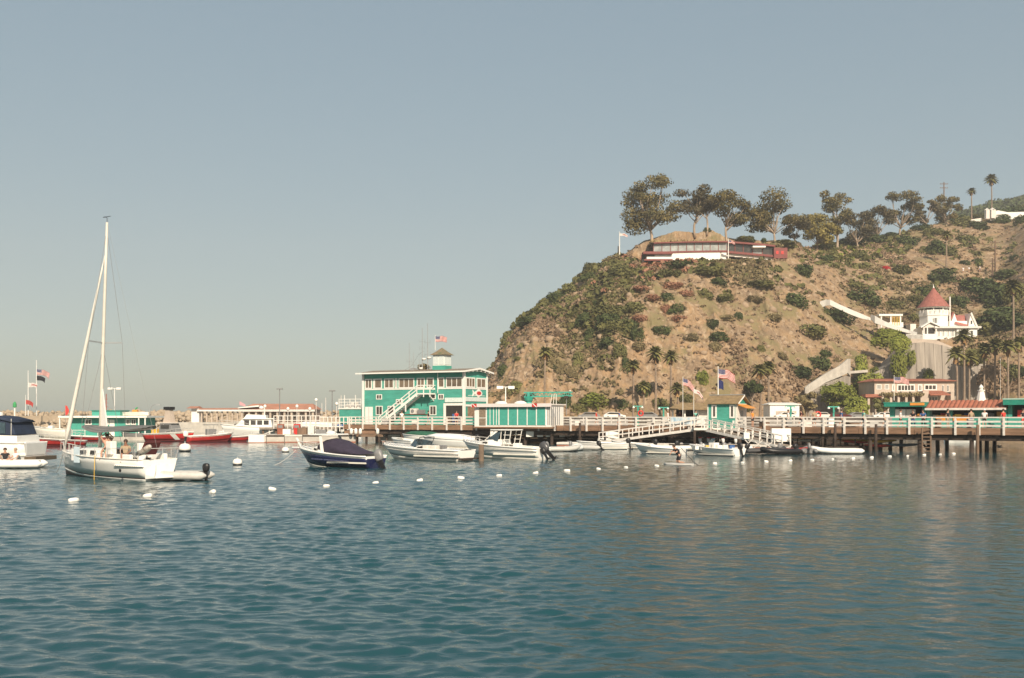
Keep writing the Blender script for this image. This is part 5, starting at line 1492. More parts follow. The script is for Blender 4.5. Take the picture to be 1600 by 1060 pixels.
# ---- white road wall on the upper right and its gate pillar
rwll = thing("road_wall", "white roadside wall along the upper slope at the end of the crest", "wall", (0, 0, 0))
wallrun(rwll, [(1478, 350, 353), (1500, 346, 349), (1535, 340.5, 344)], 395, 402, WHITEW, "wall_section", .6, 1)
wallrun(rwll, [(1548, 331, 341), (1560, 329, 340), (1575, 332, 339), (1640, 330, 337)], 400, 404, WHITE, "wall_section", .6, 1)
MB().box(0, 0, -1, 1.4, 1.6, 2.6).lathe([(1.1, 2.6), (.1, 3.4)], 4, (.7, .8, 0)).build("gate_pillar", WHITEW, rwll, loc=P(1541, 338, 399))
MB().box(0, 0, -1, 1.8, 1.8, 2.4).lathe([(1.4, 2.4), (.1, 3.3)], 4, (.9, .9, 0)).build("gate_pillar", WHITEW, rwll, loc=P(1549, 337, 399))
# low crest fence
cf = thing("crest_fence", "low pale fence and path edge running along the crest under the trees", "fence", (0, 0, 0))
wallrun(cf, [(1398, 368, 370), (1430, 362, 364), (1455, 354, 356.5), (1478, 349, 352)], 385, 396, PLAST, "fence_panel", .3, .5)
# people-size white posts (statues) on the slope
gp = [(1505, 423), (1513, 425), (1530, 424), (1362, 369)]

# ---- utility poles
def upole(label, px, pyb, pyt, Y=None, arms=1):
    q = hit(px, pyb) if Y is None else P(px, pyb, Y)
    h = EYE + (HOR - pyt) / F * q.y - q.z
    t = thing("utility_pole", label, "pole", q)
    MB().tube([(0, 0, -.5), (0, 0, h)], [.3, .2], 7).build("pole", WOOD, t)
    for k in range(arms):
        a = MB().beam((-1.6, 0, h - .7 - k * 1.6), (1.6, 0, h - .7 - k * 1.6), .16, .2).build("crossarm", WOOD, t)
        for xx in (-1.4, -.5, .5, 1.4): MB().lathe([(.07, 0), (.1, .15), (.04, .3)], 6).build("insulator", GREYP, a, loc=(xx, 0, h - .6 - k * 1.6))
upole("tall utility pole on the crest between the last two eucalyptus", 1475, 345, 285, None, 2)
upole("utility pole with crossarm on the slope above the turreted house", 1555, 432, 376, None, 2)
upole("shorter bare utility pole beside the crossarm one", 1551, 434, 404, None, 0)

# ---- flat-roofed modern house on the headland top
Yb = 288.0; sb_ = Yb / F
O = P(1003, 412, Yb)
mh = thing("flat_roofed_house", "long low red and white glazed house across the headland top", "house", O)
U = lambda p: (p - 1003) * sb_
V = lambda p: (412 - p) * sb_
# glazed upper floor (left), in facets bowing forward
def facet(pa, pb, ya, yb, z0a, z0b, z1a, z1b, m, name, th=.3):
    return MB().loft([[(U(pa), ya, V(z0a)), (U(pa), ya + th, V(z0a)), (U(pa), ya + th, V(z1a)), (U(pa), ya, V(z1a))],
                      [(U(pb), yb, V(z0b)), (U(pb), yb + th, V(z0b)), (U(pb), yb + th, V(z1b)), (U(pb), yb, V(z1b))]]).build(name, m, mh)
GL2 = mat("sky_reflecting_glass", (.30, .32, .31), .25, .35, .5, spec=.6)
px_ = [1022, 1035, 1048, 1060, 1073, 1085, 1098, 1110, 1123, 1136]
def crv(p): return .8 * ((p - 1090) / 60.0) ** 2 + .3
zt_ = lambda p: np.interp(p, [1022, 1136, 1190, 1225], [380.5, 379, 383, 387])
zb_ = lambda p: np.interp(p, [1022, 1136, 1190, 1225], [393, 391, 396, 399])
for a, b in zip(px_[:-1], px_[1:]):
    facet(a, b, crv(a), crv(b), zb_(a), zb_(b), zt_(a), zt_(b), GL2, "window")
    MB().box(U(a) - .08, crv(a) - .15, V(zb_(a)), U(a) + .08, crv(a) + .1, V(zt_(a))).build("mullion", REDW, mh)
for a, b in zip(px_[:-1], px_[1:]):
    facet(a, b, crv(a) - .25, crv(b) - .25, zb_(a) + 2.6, zb_(b) + 2.6, zb_(a), zb_(b), REDW, "red_band")
    facet(a, b, crv(a) - 1.0, crv(b) - 1.0, zt_(a), zt_(b), zt_(a) - 1.9, zt_(b) - 1.9, REDW, "roof_edge", 9)
    if a > 1045: facet(a, b, crv(a), crv(b), 408, 407, zb_(a) + 2.55, zb_(b) + 2.55, WHITE, "lower_wall")
# right wing
for a, b in ((1137, 1150), (1150, 1163), (1163, 1178), (1178, 1193), (1193, 1212)):
    facet(a, b, 1.5, 1.5, zb_(a), zb_(b), zt_(a), zt_(b), GLASS if a != 1178 else GL2, "window")
    MB().box(U(a) - .1, 1.3, V(zb_(a)), U(a) + .1, 1.5, V(zt_(a))).build("mullion", REDW, mh)
    facet(a, b, 1.0, 1.0, zb_(a) + 3.4, zb_(b) + 3.4, zb_(a), zb_(b), REDW, "red_band")
    facet(a, b, .3, .3, zt_(a), zt_(b), zt_(a) - 2.6, zt_(b) - 2.6, REDW, "roof_edge", 8)
    facet(a, b, 1.8, 1.8, zb_(a) + 8, zb_(b) + 7, zb_(a) + 3.3, zb_(b) + 3.3, WHITEW, "lower_wall")
MB().box(U(1176), -.3, V(387), U(1196), 1.4, V(384.6)).build("awning", WHITE, mh)
MB().box(U(1210), .4, V(403.5), U(1231), 6, V(387)).build("end_block", REDW, mh)
for k in range(2): MB().box(U(1213 + 8 * k), .32, V(397), U(1217 + 8 * k), .4, V(392)).build("end_window", RED, mh)
# left lower deck
MB().box(U(1004), -1.5, V(398), U(1050), 2, V(394.5)).build("red_deck_roof", REDW, mh)
MB().box(U(1023), .2, V(405), U(1050), .4, V(398)).build("glazing", GL2, mh)
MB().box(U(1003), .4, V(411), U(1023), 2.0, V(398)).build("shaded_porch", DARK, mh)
MB().box(U(1009), -2.2, V(407), U(1050), .2, V(403.5)).build("balcony", WHITE, mh)
MB().box(U(1005), -2.4, V(409.5), U(1049), -2.0, V(407)).build("balcony_edge", REDW, mh)
for p in (1010, 1022, 1034, 1046): MB().box(U(p), -1.6, V(418), U(p) + .25, -1.3, V(409)).build("stilt", REDW, mh)
MB().beam((U(1003), 0, V(398)), (U(1001), 0, V(406)), .25, .25).build("brace", REDW, mh)
# planted roof mound
rm = raw("roof_planting", *cloud([(U(1030 + 8 * k), 5, V(377.5) + .2, 2.4, 3.2, .9) for k in range(13)], 5200, .5, 93, (.3, 1)), leafmat("dry_roof_grass", (.20, .145, .075), (.30, .22, .11)), mh)
V2, F2_ = cloud([(U(1145 + 8 * k), 5, V(381) + .1, 2.2, 3.0, .6) for k in range(10)], 2600, .5, 94, (.3, 1))
raw("roof_planting", V2, F2_, L_OLIVE, mh)
MB().loft([[(U(1018), 2, V(377)), (U(1230), 2, V(386)), (U(1230), 14, V(384)), (U(1018), 14, V(375))], [(U(1030), 6, V(370)), (U(1150), 6, V(374)), (U(1150), 12, V(372)), (U(1030), 12, V(368))]]).build("roof_mound", HILLM, mh)
flag("pale striped flag on the white pole in front of the flat-roofed house", P(1138, 406, 284), (406 - 375) * 284 / F, 1.7, .8, 'us', -.1, .12, .98, droop=.3)
flag("pale flag on a white pole at the headland's bare left shoulder", P(968, 398, 285), (398 - 364) * 285 / F, 2.2, .7, 'white', 0, .12, .98, droop=.2)
MB()
pz = thing("post", "dark short post beside the white pole on the headland shoulder", "post", P(966, 398, 285))
MB().tube([(0, 0, -.5), (0, 0, 2.4)], .15, 6).build("shaft", WOODD, pz)

# ---- parked cars on the shore road seen through the railing
def car(label, px, Y, m, rot, kind="car"):
    q = P(px, 650, Y); 
    t = thing("parked_car", label, "car", (q.x, Y, 2.7), rot, "cars parked along the shore road")
    prof = [(-2.1, .35), (2.1, .35), (2.15, .75), (1.3, .95), (.75, 1.4), (-1.1, 1.42), (-1.9, 1.0), (-2.15, .8)]
    b = MB().exty(prof, -.82, .82).build("body", m, t, bevel=.06)
    MB().exty([(1.12, .98), (.68, 1.34), (-1.0, 1.36), (-1.65, 1.0)], -.835, .835).build("side_windows", GLASS, t)
    for xx in (-1.3, 1.35):
        for yy in (-.84, .64):
            w_ = MB().lathe([(.33, -.1), (.33, .1)], 12).build("wheel", BLACK, t, loc=(xx, yy + .1, .33)); w_.rotation_euler = (PI / 2, 0, 0)
    return t
for px, Y, m, lab in ((1284, 196, GELC, "white car parked behind the teal lamp post"), (1312, 196, C_MAR, "dark red car parked on the shore road"), (1342, 197, GREYP, "grey car parked near the stucco building"), (1228, 190, WHITE, "white car in front of the low white shed"),
                      (1380, 198, WHITE, "white car before the stucco building's arcade"), (1010, 192, GREYP, "grey car parked at the cliff foot"), (960, 192, WHITE, "white car parked at the cliff foot"), (920, 193, GREYP, "dark grey car parked at the seaward end of the road")):
    car(lab, px, Y, m, rnd.choice((0, PI)) + rnd.uniform(-.1, .1))

# ---- T-shaped teal lamp posts on the pier
def tlamp(label, px, pyt, k=5.0):
    p = pier_pt(px); i = 0 if p.x > 25 else (1 if p.x > 6 else 2)
    nn_ = normals[i][1]; p = p + nn_ * k
    h = EYE + (HOR - pyt) / F * p.y - DZ
    t = thing("lamp_post", label, "lamp post", (p.x, p.y, DZ), 0, "teal lamp posts on the pier")
    MB().tube([(0, 0, 0), (0, 0, h)], [.12, .09], 8).build("post", TEALP, t)
    MB().beam((-.6, 0, h), (.6, 0, h), .1, .12).build("crossbar", TEALP, t)
    for s_ in (-1, 1): MB().lathe([(.05, 0), (.14, -.12), (.14, -.2), (.02, -.22)], 8, (s_ * .5, 0, h)).build("lamp", WHITE, t)
    MB().box(-.1, -.14, h - .6, .1, -.08, h - .3).build("sign_plate", TEALD, t)
tlamp("teal lamp post nearest the panelled hut", 965, 635)
tlamp("teal lamp post between the hut and the snack hut", 1006, 637)
tlamp("teal lamp post just landward of the kiosk", 1209, 635)
tlamp("teal lamp post with red life ring before the stair wall", 1278, 636)
def ring(label, px, py, Y):
    q = P(px, py, Y); t = thing("life_ring", label, "life ring", q)
    mb = MB(); pts = [(.28 * math.cos(a * PI / 8), 0, .28 * math.sin(a * PI / 8)) for a in range(17)]
    mb.tube(pts, .08, 6, cap=False); mb.build("ring", REDB, t, smooth=True)
ring("red life ring on the teal lamp post before the stair wall", 1278, 648, 103.5)
ring("red life ring on the lamp post between the two huts", 1001, 646, 115)
# tall double lamp at the headland end and the grey dock lamps
def lamp(label, px, pyb, pyt, Y, kind, m=STEEL):
    q = P(px, pyb, Y); h = (pyb - pyt) / F * Y
    t = thing("street_lamp", label, "lamp", q)
    MB().tube([(0, 0, 0), (0, 0, h)], [.09, .06], 7).build("pole", m, t)
    if kind == 'double':
        MB().beam((-.75, 0, h), (.75, 0, h), .08, .08).build("arm", m, t)
        for s_ in (-1, 1): MB().box(s_ * .7 - .4, -.2, h - .25, s_ * .7 + .4, .2, h + .12).build("lamp_head", WHITE, t, bevel=.05)
    elif kind == 'box':
        MB().box(-.45, -.2, h, .45, .2, h + .18).build("lamp_head", m, t)
    else:
        MB().tube([(0, 0, h - .1), (.25, 0, h + .5), (.8, 0, h + .8), (1.2, 0, h + .7)], .06, 6).build("arm", m, t)
        MB().box(1.0, -.12, h + .6, 1.6, .12, h + .75).build("lamp_head", m, t)
lamp("white double-headed lamp above the panelled hut's domes", 790, 664, 605, 122, 'double', WHITE)
lamp("dark square lamp post over the fuel dock, left of its twin", 437, 690, 609, 150, 'box', GREYP)
lamp("dark square lamp post just left of the teal annex", 519, 680, 612, 150, 'box', GREYP)
lamp("white lamp post behind the sailing boat's mast", 179, 690, 607, 165, 'double', WHITE)
lamp("curved grey lamp right of the low green boathouse", 234, 690, 640, 150, 'curve', STEEL)

# ---- dark stone wall added as backing to darken the gaps between the pier rails
wl = thing("dark_backing_wall", "low dark stone wall added as dark backing behind the pier railing", "wall", (0, 0, 0))
SW = mat("dark_stone_blocks", (.05, .042, .035), .9, 0, .9, rgb2=(.14, .115, .09))
for k in range(40):
    a = P(868 + k * 15.6, 650, 184.6); b = P(868 + (k + 1) * 15.6, 650, 184.6)
    MB().box(a.x + .04, 184.4 + rnd.uniform(-.06, .06), -1, b.x - .04, 185.9, 3.12 + rnd.uniform(-.05, .05)).build("stone_block", SW, wl)
# ================================================================ FLOATING DOCKS
def dock(label, pa, pb, wid, h, n, name="floating_dock", m=CONC, z0=-.4):
    """segments from world point pa to pb, widening away from the viewer"""
    a, b = Vector(pa[:2]), Vector(pb[:2]); d = (b - a); L = d.length; d /= L
    t = thing(name, label, "dock", (a.x, a.y, 0), math.atan2(d.y, d.x))
    for k in range(n):
        MB().box(L * k / n + .03, 0, z0, L * (k + 1) / n - .03, wid, h).build("dock_segment", m, t, bevel=.03)
        MB().box(L * k / n + .03, -.08, h - .22, L * (k + 1) / n - .03, -.005, h - .05).build("rub_rail", WOODD if k % 2 else WHITEW, t)
        MB().box(L * k / n + .03, -.012, z0, L * (k + 1) / n - .03, -.004, .12).build("waterline_band", TILE, t)
        MB().box(L * (k + .5) / n - .12, .25, h, L * (k + .5) / n + .12, .4, h + .15).build("cleat", GREYP, t)
    return t
fd = dock("long concrete fuel dock with fenders in front of the harbour building", W(388, 692), W(556, 691.5), 6.0, 1.0, 6)
fd2 = dock("concrete float under the harbour building, right of the dark pier mouth", W(590, 691), W(768, 691.5), 5.0, 1.0, 5)
fb = thing("dock_fender", "big white fender panel hanging on the seaward end of the fuel dock", "fender", W(389, 692.5))
MB().box(0, -.25, .1, 2.0, -.1, 1.05).build("panel", WHITE, fb)
# railings, posts and clutter of the fuel dock
def dock_rail(label, pxa, pxb, pyb, pyt, Y, sag=0, posts=12):
    t = thing("dock_railing", label, "railing", (0, 0, 0))
    for k in range(posts):
        f = k / (posts - 1); px = pxa + (pxb - pxa) * f
        q = P(px, pyb, Y); zt = P(px, pyt, Y).z
        MB().box(-.06, -.06, -.2, .06, .06, zt - q.z).build("rail_post", WHITEW, t, loc=q)
    for f in (0, .4, .75):
        a, b = P(pxa, pyt + (pyb - pyt) * f, Y), P(pxb, pyt + (pyb - pyt) * f, Y)
        MB().beam(a, b, .07, .1).build("rail", WHITEW, t)
dock_rail("white railing along the upper fuel dock, seaward run", 428, 500, 668, 650, 138, 0, 11)
dock_rail("white railing in front of the annex, between fuel dock and harbour building", 500, 568, 672, 652, 134, 0, 12)
ud = thing("upper_wharf", "raised timber wharf on posts behind the fuel dock", "wharf", (0, 0, 0))
a, b = P(405, 668, 139), P(545, 668, 139)
MB().box(a.x, 139, a.z - .3, b.x, 150, a.z).build("deck", DECKM, ud)
for k in range(14):
    xx = a.x + (b.x - a.x) * (k + .5) / 14
    MB().tube([(xx, 139.4, -2), (xx, 139.4, a.z - .3)], .14, 7).build("post", WHITEW if k % 2 else WOOD, ud)
    MB().tube([(xx + .4, 146, -2), (xx + .4, 146, a.z - .3)], .14, 7).build("post", WOODD, ud)
for k in range(6):
    MB().beam((a.x + (b.x - a.x) * k / 6, 139.3, .6), (a.x + (b.x - a.x) * (k + 1) / 6, 139.3, a.z - .4), .08, .12).build("brace", WHITEW, ud)
def fuel_pump(label, px, m=RED):
    q = W(px, 692); q = P(px, 690, 126); 
    t = thing("fuel_pump", label, "fuel pump", (q.x, 128, 1.0))
    MB().box(-.4, -.3, 0, .4, .3, 1.35).build("cabinet", m, t, bevel=.05)
    MB().box(-.3, -.32, .85, .3, -.3, 1.2).build("display", GREYP, t)
    MB().tube([(.4, 0, 1.1), (.6, -.1, .7), (.5, -.1, .3), (.42, 0, .5)], .03, 6).build("hose", BLACK, t)
fuel_pump("red fuel pump on the concrete dock below the square lamp", 459)
fuel_pump("second red fuel pump, beside the white dock box", 433, mat("brown_red_paint", (.28, .09, .05), .6, .2, 2))
for px, w, h, m_, lab in ((446, 1.0, .7, WHITE, "white dock box between the two fuel pumps"), (470, 1.2, .9, WOOD, "brown crate right of the red fuel pump"), (484, .8, 1.1, WHITEW, "pale locker near the end of the fuel dock"), (500, 1.3, .6, GREYP, "grey box on the fuel dock beside the dark pier mouth")):
    q = P(px, 690, 127); t = tag(MB().box(-w / 2, -.4, 0, w / 2, .4, h).build("dock_box", m_, bevel=.04), lab, "box"); t.location = (q.x, 128, 1.0)
# dark brown beam structure over the pier mouth
pmh = thing("boat_hoist_platform", "rusty brown timber platform over the dark pier mouth", "platform", P(572, 672, 128.0))
MB().box(-2.8, 0, -.5, 2.8, 3, -.1).build("beam", FASC, pmh); MB().box(-2.2, -.1, -.9, 2.2, 2.6, -.55).build("beam", WOOD, pmh)
for xx in (-2.6, -1.3, 0, 1.3, 2.6): MB().tube([(xx, .3, -3.2), (xx, .3, -.5)], .16, 7).build("pile", WOODD, pmh)
for k, px in enumerate((549, 556, 563, 590)):
    q = P(px, 676, 126.5); t = tag(MB().lathe([(.05, .55), (.2, .4), (.22, -.1), (.05, -.25)], 10, (0, 0, 0)).build("fender", WHITE, smooth=True), f"white ball fender hanging at the dark pier mouth, {ordn(k)} from the left", "fender", "fenders at the pier mouth"); t.location = q

# ================================================================ RAMPS
def ramp(label, A_, B_, w=1.2, n=9):
    """gangway from deck A_ down to float B_ with railings on both sides"""
    A_, B_ = Vector(A_), Vector(B_); t = thing("gangway", label, "gangway", A_)
    d = B_ - A_; u = Vector((d.x, d.y, 0)).normalized(); s = Vector((-u.y, u.x, 0)); s = s if s.y > 0 else -s
    MB().beam(s * w / 2, s * w / 2 + d, w, .1).build("walkway", DECKM, t)
    for k in (0, w):
        MB().beam(s * k + Vector((0, 0, -.12)), s * k + d + Vector((0, 0, -.12)), .1, .26).build("side_beam", WHITEW, t)
        for z in (.5, .98): MB().beam(s * k + Vector((0, 0, z)), s * k + d + Vector((0, 0, z)), .07, .1).build("rail", WHITEW, t)
        for i in range(n):
            c = s * k + d * (i / (n - 1)); MB().box(-.05, -.05, -.15, .05, .05, 1.02).build("rail_post", WHITEW, t, loc=c)
    return t
p = pier_pt(1092); e = P(936, 691, 110); ramp("long gangway sloping down seaward from beside the kiosk to the dinghy float", (p.x, p.y - 1.6, DZ - .1), (e.x, 110, .55), 1.2, 11)
p = pier_pt(1100); e = P(1222, 700, 96); ramp("long gangway sloping down landward from under the kiosk to the skiff float", (p.x - .3, p.y - 1.7, DZ - .2), (e.x, 96, .5), 1.2, 12)
MB()
plat = thing("ramp_platform", "small white platform where both gangways start", "platform", (pier_pt(1096).x, pier_pt(1096).y - 1.6, 0))
MB().box(-1.2, -.6, DZ - .35, 1.6, 1.6, DZ - .12).build("deck", WHITEW, plat)
for xx in (-1.1, 1.4): MB().tube([(xx, -.4, -2), (xx, -.4, DZ - .3)], .14, 7).build("pile", WOODD, plat)
dock("low float for dinghies beneath the pier's middle", (W(868, 696).x, 112.5), (W(1300, 700).x * .99, 100.5), 2.0, .42, 12, "dinghy_float", WHITEW, -.2)
# white fender boards and signs hanging under the panelled hut
for k, (px, w) in enumerate(((709, .9), (722, .7), (733, 1.1), (772, .9), (828, .9), (844, .7), (858, .8), (878, .6))):
    q = P(px, 679, 118 if px > 760 else 124); 
    t = tag(MB().box(-w / 2, 0, -.3, w / 2, .1, .35).build("fender_board", WHITE, bevel=.02), f"white square board under the pier edge, {ordn(k)} from the left", "board", "white boards hanging under the pier"); t.location = q
for k, px in enumerate((1096, 1109, 1117, 1125, 1132, 1152)):
    q = pier_pt(px); o = thing("marker_buoy", f"red and white marker buoy hung under the kiosk, {ordn(k)} from the left", "buoy", (q.x, q.y + .7, 1.0), 0, "buoys hung under the kiosk")
    MB().lathe([(.05, -.55), (.17, -.35), (.19, 0)], 9).build("body", C_WHT, o, smooth=True)
    MB().lathe([(.19, 0), (.17, .3), (.05, .5), (.03, .8)], 9).build("red_top", REDB, o, smooth=True)
for k, px in enumerate((905, 1018, 1300, 1363, 1520)):
    q = pier_pt(px); o = tag(MB().tube([(0, 0, -3), (0, 0, 1.0), (.03, 0, 2.6)], [.17, .16, .13], 8).build("mooring_pile", WOODD if k != 4 else WOOD, smooth=True), f"dark mooring pile standing in front of the pier edge, {ordn(k)} from the seaward side", "pile", "mooring piles along the pier"); o.location = (q.x, q.y - .9, 0)

# ================================================================ BOATS
def hull(L, B, fs, fb, draft, bands, parent, rake=.9, tr=.86, n=16, m_keel=.35, full=2.2, names=None):
    """lofted hull: bow at +x; bands = [(k0, k1, name, material)] from keel (0) to sheer (1)"""
    def st(t):
        if t < .45: b = B / 2 * (tr + (1 - tr) * math.sin(t / .45 * PI / 2))
        else: b = B / 2 * max(0.0, 1 - ((t - .45) / .55) ** full)
        zs = fs + (fb - fs) * t ** 1.5
        zk = -draft * (1 - t ** 5) + 0.0 * t
        p = m_keel + .5 * t ** 2
        return b, zs, zk, p
    def pt(t, k, sd):
        b, zs, zk, p = st(t)
        y = b * (k ** p) if k > 0 else 0
        x = -L / 2 + L * t - rake * (1 - k) * t ** 4
        return (x, sd * y, zk + (zs - zk) * k)
    ts = [0, .06, .15, .25, .35, .45, .55, .64, .72, .79, .85, .9, .94, .97, .99, 1.0]
    for k0, k1, nm, m in bands:
        mb = MB(); ks = [k0 + (k1 - k0) * i / 3 for i in range(4)]
        for sd in (-1, 1):
            for i in range(len(ts) - 1):
                for j in range(3):
                    mb.quadv(pt(ts[i], ks[j], sd), pt(ts[i + 1], ks[j], sd), pt(ts[i + 1], ks[j + 1], sd), pt(ts[i], ks[j + 1], sd))
        # transom
        for j in range(3):
            mb.quadv(pt(0, ks[j], -1), pt(0, ks[j], 1), pt(0, ks[j + 1], 1), pt(0, ks[j + 1], -1))
        me = bpy.data.meshes.new(nm); me.from_pydata(mb.v, [], mb.f)
        bm = bmesh.new(); bm.from_mesh(me); bmesh.ops.remove_doubles(bm, verts=bm.verts, dist=1e-4); bmesh.ops.recalc_face_normals(bm, faces=bm.faces); bm.to_mesh(me); bm.free()
        me.materials.append(m)
        for p_ in me.polygons: p_.use_smooth = abs(p_.normal.x) < .95
        o = bpy.data.objects.new(nm, me); col.objects.link(o); o.parent = parent
        md = o.modifiers.new("solid", 'SOLIDIFY'); md.thickness = .03; md.offset = -1
    return st
def deckpart(st, L, t0, t1, parent, m, name="deck", dz=0.0, inset=.02, crown=.06, hole=None):
    mb = MB(); N = 14; prev = None
    for i in range(N + 1):
        t = t0 + (t1 - t0) * i / N
        b, zs, _, _ = st(t); b = max(0, b - inset)
        x = -L / 2 + L * t
        row = [(x, -b, zs + dz), (x, -b * .5, zs + dz + crown * .75), (x, 0, zs + dz + crown), (x, b * .5, zs + dz + crown * .75), (x, b, zs + dz)]
        if prev:
            for j in range(4): mb.quadv(prev[j], row[j], row[j + 1], prev[j + 1])
        prev = row
    return mb.build(name, m, parent, smooth=True, solid=.03)
def gunwale(st, L, t0, t1, parent, m, r=.05, name="gunwale", dz=0.0):
    mb = MB()
    for sd in (-1, 1):
        mb.tube([(-L / 2 + L * t, sd * st(t)[0], st(t)[1] + dz) for t in [t0 + (t1 - t0) * i / 14 for i in range(15)]], r, 6)
    return mb.build(name, m, parent, smooth=True)
def bowrail(st, L, t0, parent, h=.5, r=.02, m=ALU, name="bow_rail", n=5, inset=.1):
    mb = MB(); pts = []
    ts = [t0 + (1 - t0) * i / 10 for i in range(11)]
    for sd in (-1, 1):
        line = []
        for t in ts:
            b, zs, _, _ = st(t); line.append((-L / 2 + L * t + .12 * (t - t0), sd * max(.06, b - inset), zs + h * min(1, .5 + (t - t0) * 3)))
        mb.tube(line, r, 5)
        for i in range(0, 11, 2):
            q = line[i]; b, zs, _, _ = st(ts[i]); mb.tube([(q[0], q[1], zs), q], r * .8, 5)
    mb.tube([(-L / 2 + L + .1, -.08, st(1)[1] + h), (-L / 2 + L + .25, 0, st(1)[1] + h), (-L / 2 + L + .1, .08, st(1)[1] + h)], r, 5)
    return mb.build(name, m, parent)
def outboard(parent, x, z, s=1.0, m=BLACK, tilt=0.0, y=0, name="outboard_motor", lower=BLACK):
    """engine hung on the transom at local x; the cowl up, leg down or tilted back"""
    mb = MB()
    mb.loft([[(.27 * s * q_ * math.cos(a) - .03 * s * zz, .17 * s * q_ * math.sin(a), zz * s) for a in [2 * PI * i / 14 for i in range(14)]] for zz, q_ in ((-.05, .6), (0, .85), (.12, 1.0), (.34, 1.05), (.46, .95), (.53, .7), (.56, .3))])
    o = mb.build(name, m, parent, loc=(x, y, z), smooth=True)
    o.rotation_euler = (0, tilt, 0)
    leg = MB().loft([[(-.12 * s, -.05 * s, 0), (-.12 * s, .05 * s, 0), (.14 * s, .06 * s, 0), (.14 * s, -.06 * s, 0)], [(-.1 * s, -.04 * s, -.75 * s), (-.1 * s, .04 * s, -.75 * s), (.08 * s, .04 * s, -.75 * s), (.08 * s, -.04 * s, -.75 * s)]])
    leg.lathe([(.01, -.22 * s), (.07 * s, -.15 * s), (.07 * s, .1 * s), (.03 * s, .2 * s)], 8, (-.03 * s, 0, -.72 * s), 'x')
    l = leg.build("lower_unit", lower, o)
    pr = MB()
    for k in range(3):
        a = k * 2.09; pr.quadv((-.24 * s, 0, -.72 * s), (-.26 * s, .16 * s * math.cos(a), -.72 * s + .16 * s * math.sin(a)), (-.2 * s, .16 * s * math.cos(a + .6), -.72 * s + .16 * s * math.sin(a + .6)))
    pr.build("propeller", lower, o, solid=.01)
    return o
def at(px, py): return W(px, py)
def heading(px0, py0, px1, py1):
    """stern pixel to bow pixel on the water: centre, angle, length"""
    s, b = W(px0, py0), W(px1, py1); d = b - s
    return (s + b) / 2, math.atan2(d.y, d.x), d.length

# ---- sailing boat
c, ang, Ls = heading(256, 752, 92, 741)
Ls = 9.7
sbt = thing("sailing_boat", "white sailing boat with tall mast, furled jib and grey boom tent", "sailing boat", c, ang)
st = hull(Ls, 3.1, 1.12, 1.42, .35, [(0, .22, "bottom_paint", mat("black_antifouling", (.02, .018, .018), .6, .2, 2)), (.22, .30, "boot_stripe", GEL), (.30, .345, "dark_stripe", mat("dark_brown_stripe", (.05, .03, .03), .4, .1, 2)), (.345, 1, "hull", GEL)], sbt, .45, .66, full=1.9)
deckpart(st, Ls, .0, .22, sbt, GEL, "aft_deck", -.35); deckpart(st, Ls, .22, 1, sbt, GEL, "deck", -.03)
gunwale(st, Ls, 0, 1, sbt, GELC, .035, "toe_rail")
# stern scoop
MB().loft([[(-Ls / 2 - .75, -.7, .18), (-Ls / 2 - .75, .7, .18), (-Ls / 2 + .05, .85, .1), (-Ls / 2 + .05, -.85, .1)], [(-Ls / 2 - .7, -.7, .3), (-Ls / 2 - .7, .7, .3), (-Ls / 2 + .05, .85, .42), (-Ls / 2 + .05, -.85, .42)]]).build("stern_scoop", GEL, sbt, bevel=.05)
# cabin trunk
rings = []
for x, w, z in ((-.6, 1.02, 1.62), (.4, 1.0, 1.66), (1.6, .85, 1.62), (2.6, .6, 1.5), (3.1, .35, 1.36)):
    rings.append([(x, -w, 1.1), (x, -w * .9, z - .1), (x, -w * .6, z), (x, w * .6, z), (x, w * .9, z - .1), (x, w, 1.1)])
MB().loft(rings).build("cabin", GEL, sbt, smooth=False, bevel=.02)
for sd in (-1, 1):
    MB().loft([[(-.35, sd * .995, 1.3), (.15, sd * .99, 1.3), (.15, sd * .95, 1.52), (-.35, sd * .955, 1.52)], [(-.35, sd * 1.02, 1.3), (.15, sd * 1.015, 1.3), (.15, sd * .975, 1.52), (-.35, sd * .98, 1.52)]]).build("cabin_window", GLASS, sbt)
    MB().loft([[(.6, sd * .98, 1.32), (1.5, sd * .88, 1.32), (1.4, sd * .84, 1.5), (.65, sd * .93, 1.52)], [(.6, sd * 1.0, 1.32), (1.5, sd * .9, 1.32), (1.4, sd * .86, 1.5), (.65, sd * .95, 1.52)]]).build("cabin_window", GLASS, sbt)
    MB().box(-3.9, sd * 1.02 - .1, 1.0, -.6, sd * 1.02 + .1, 1.38).build("coaming", GEL, sbt, bevel=.05)
MB().box(-.75, -.42, 1.0, -.62, .42, 1.55).build("companionway", DARK, sbt)
MB().box(1.9, -.3, 1.5, 2.4, .3, 1.6).build("hatch", GREYP, sbt)
MB().box(-3.3, -.2, .8, -3.05, .2, 1.95).build("steering_pedestal", GEL, sbt, bevel=.04)
wh = MB(); wh.tube([(-3.0, .42 * math.cos(a * PI / 8), 1.55 + .42 * math.sin(a * PI / 8)) for a in range(17)], .025, 5, cap=False)
for a in range(3): wh.beam((-3.0, .4 * math.cos(a * PI / 3), 1.55 + .4 * math.sin(a * PI / 3)), (-3.0, -.4 * math.cos(a * PI / 3), 1.55 - .4 * math.sin(a * PI / 3)), .02, .02)
wh.build("steering_wheel", STEEL, sbt)
MB().box(-2.4, .95, 1.35, -1.9, 1.3, 2.05).build("white_locker", WHITE, sbt, bevel=.04)
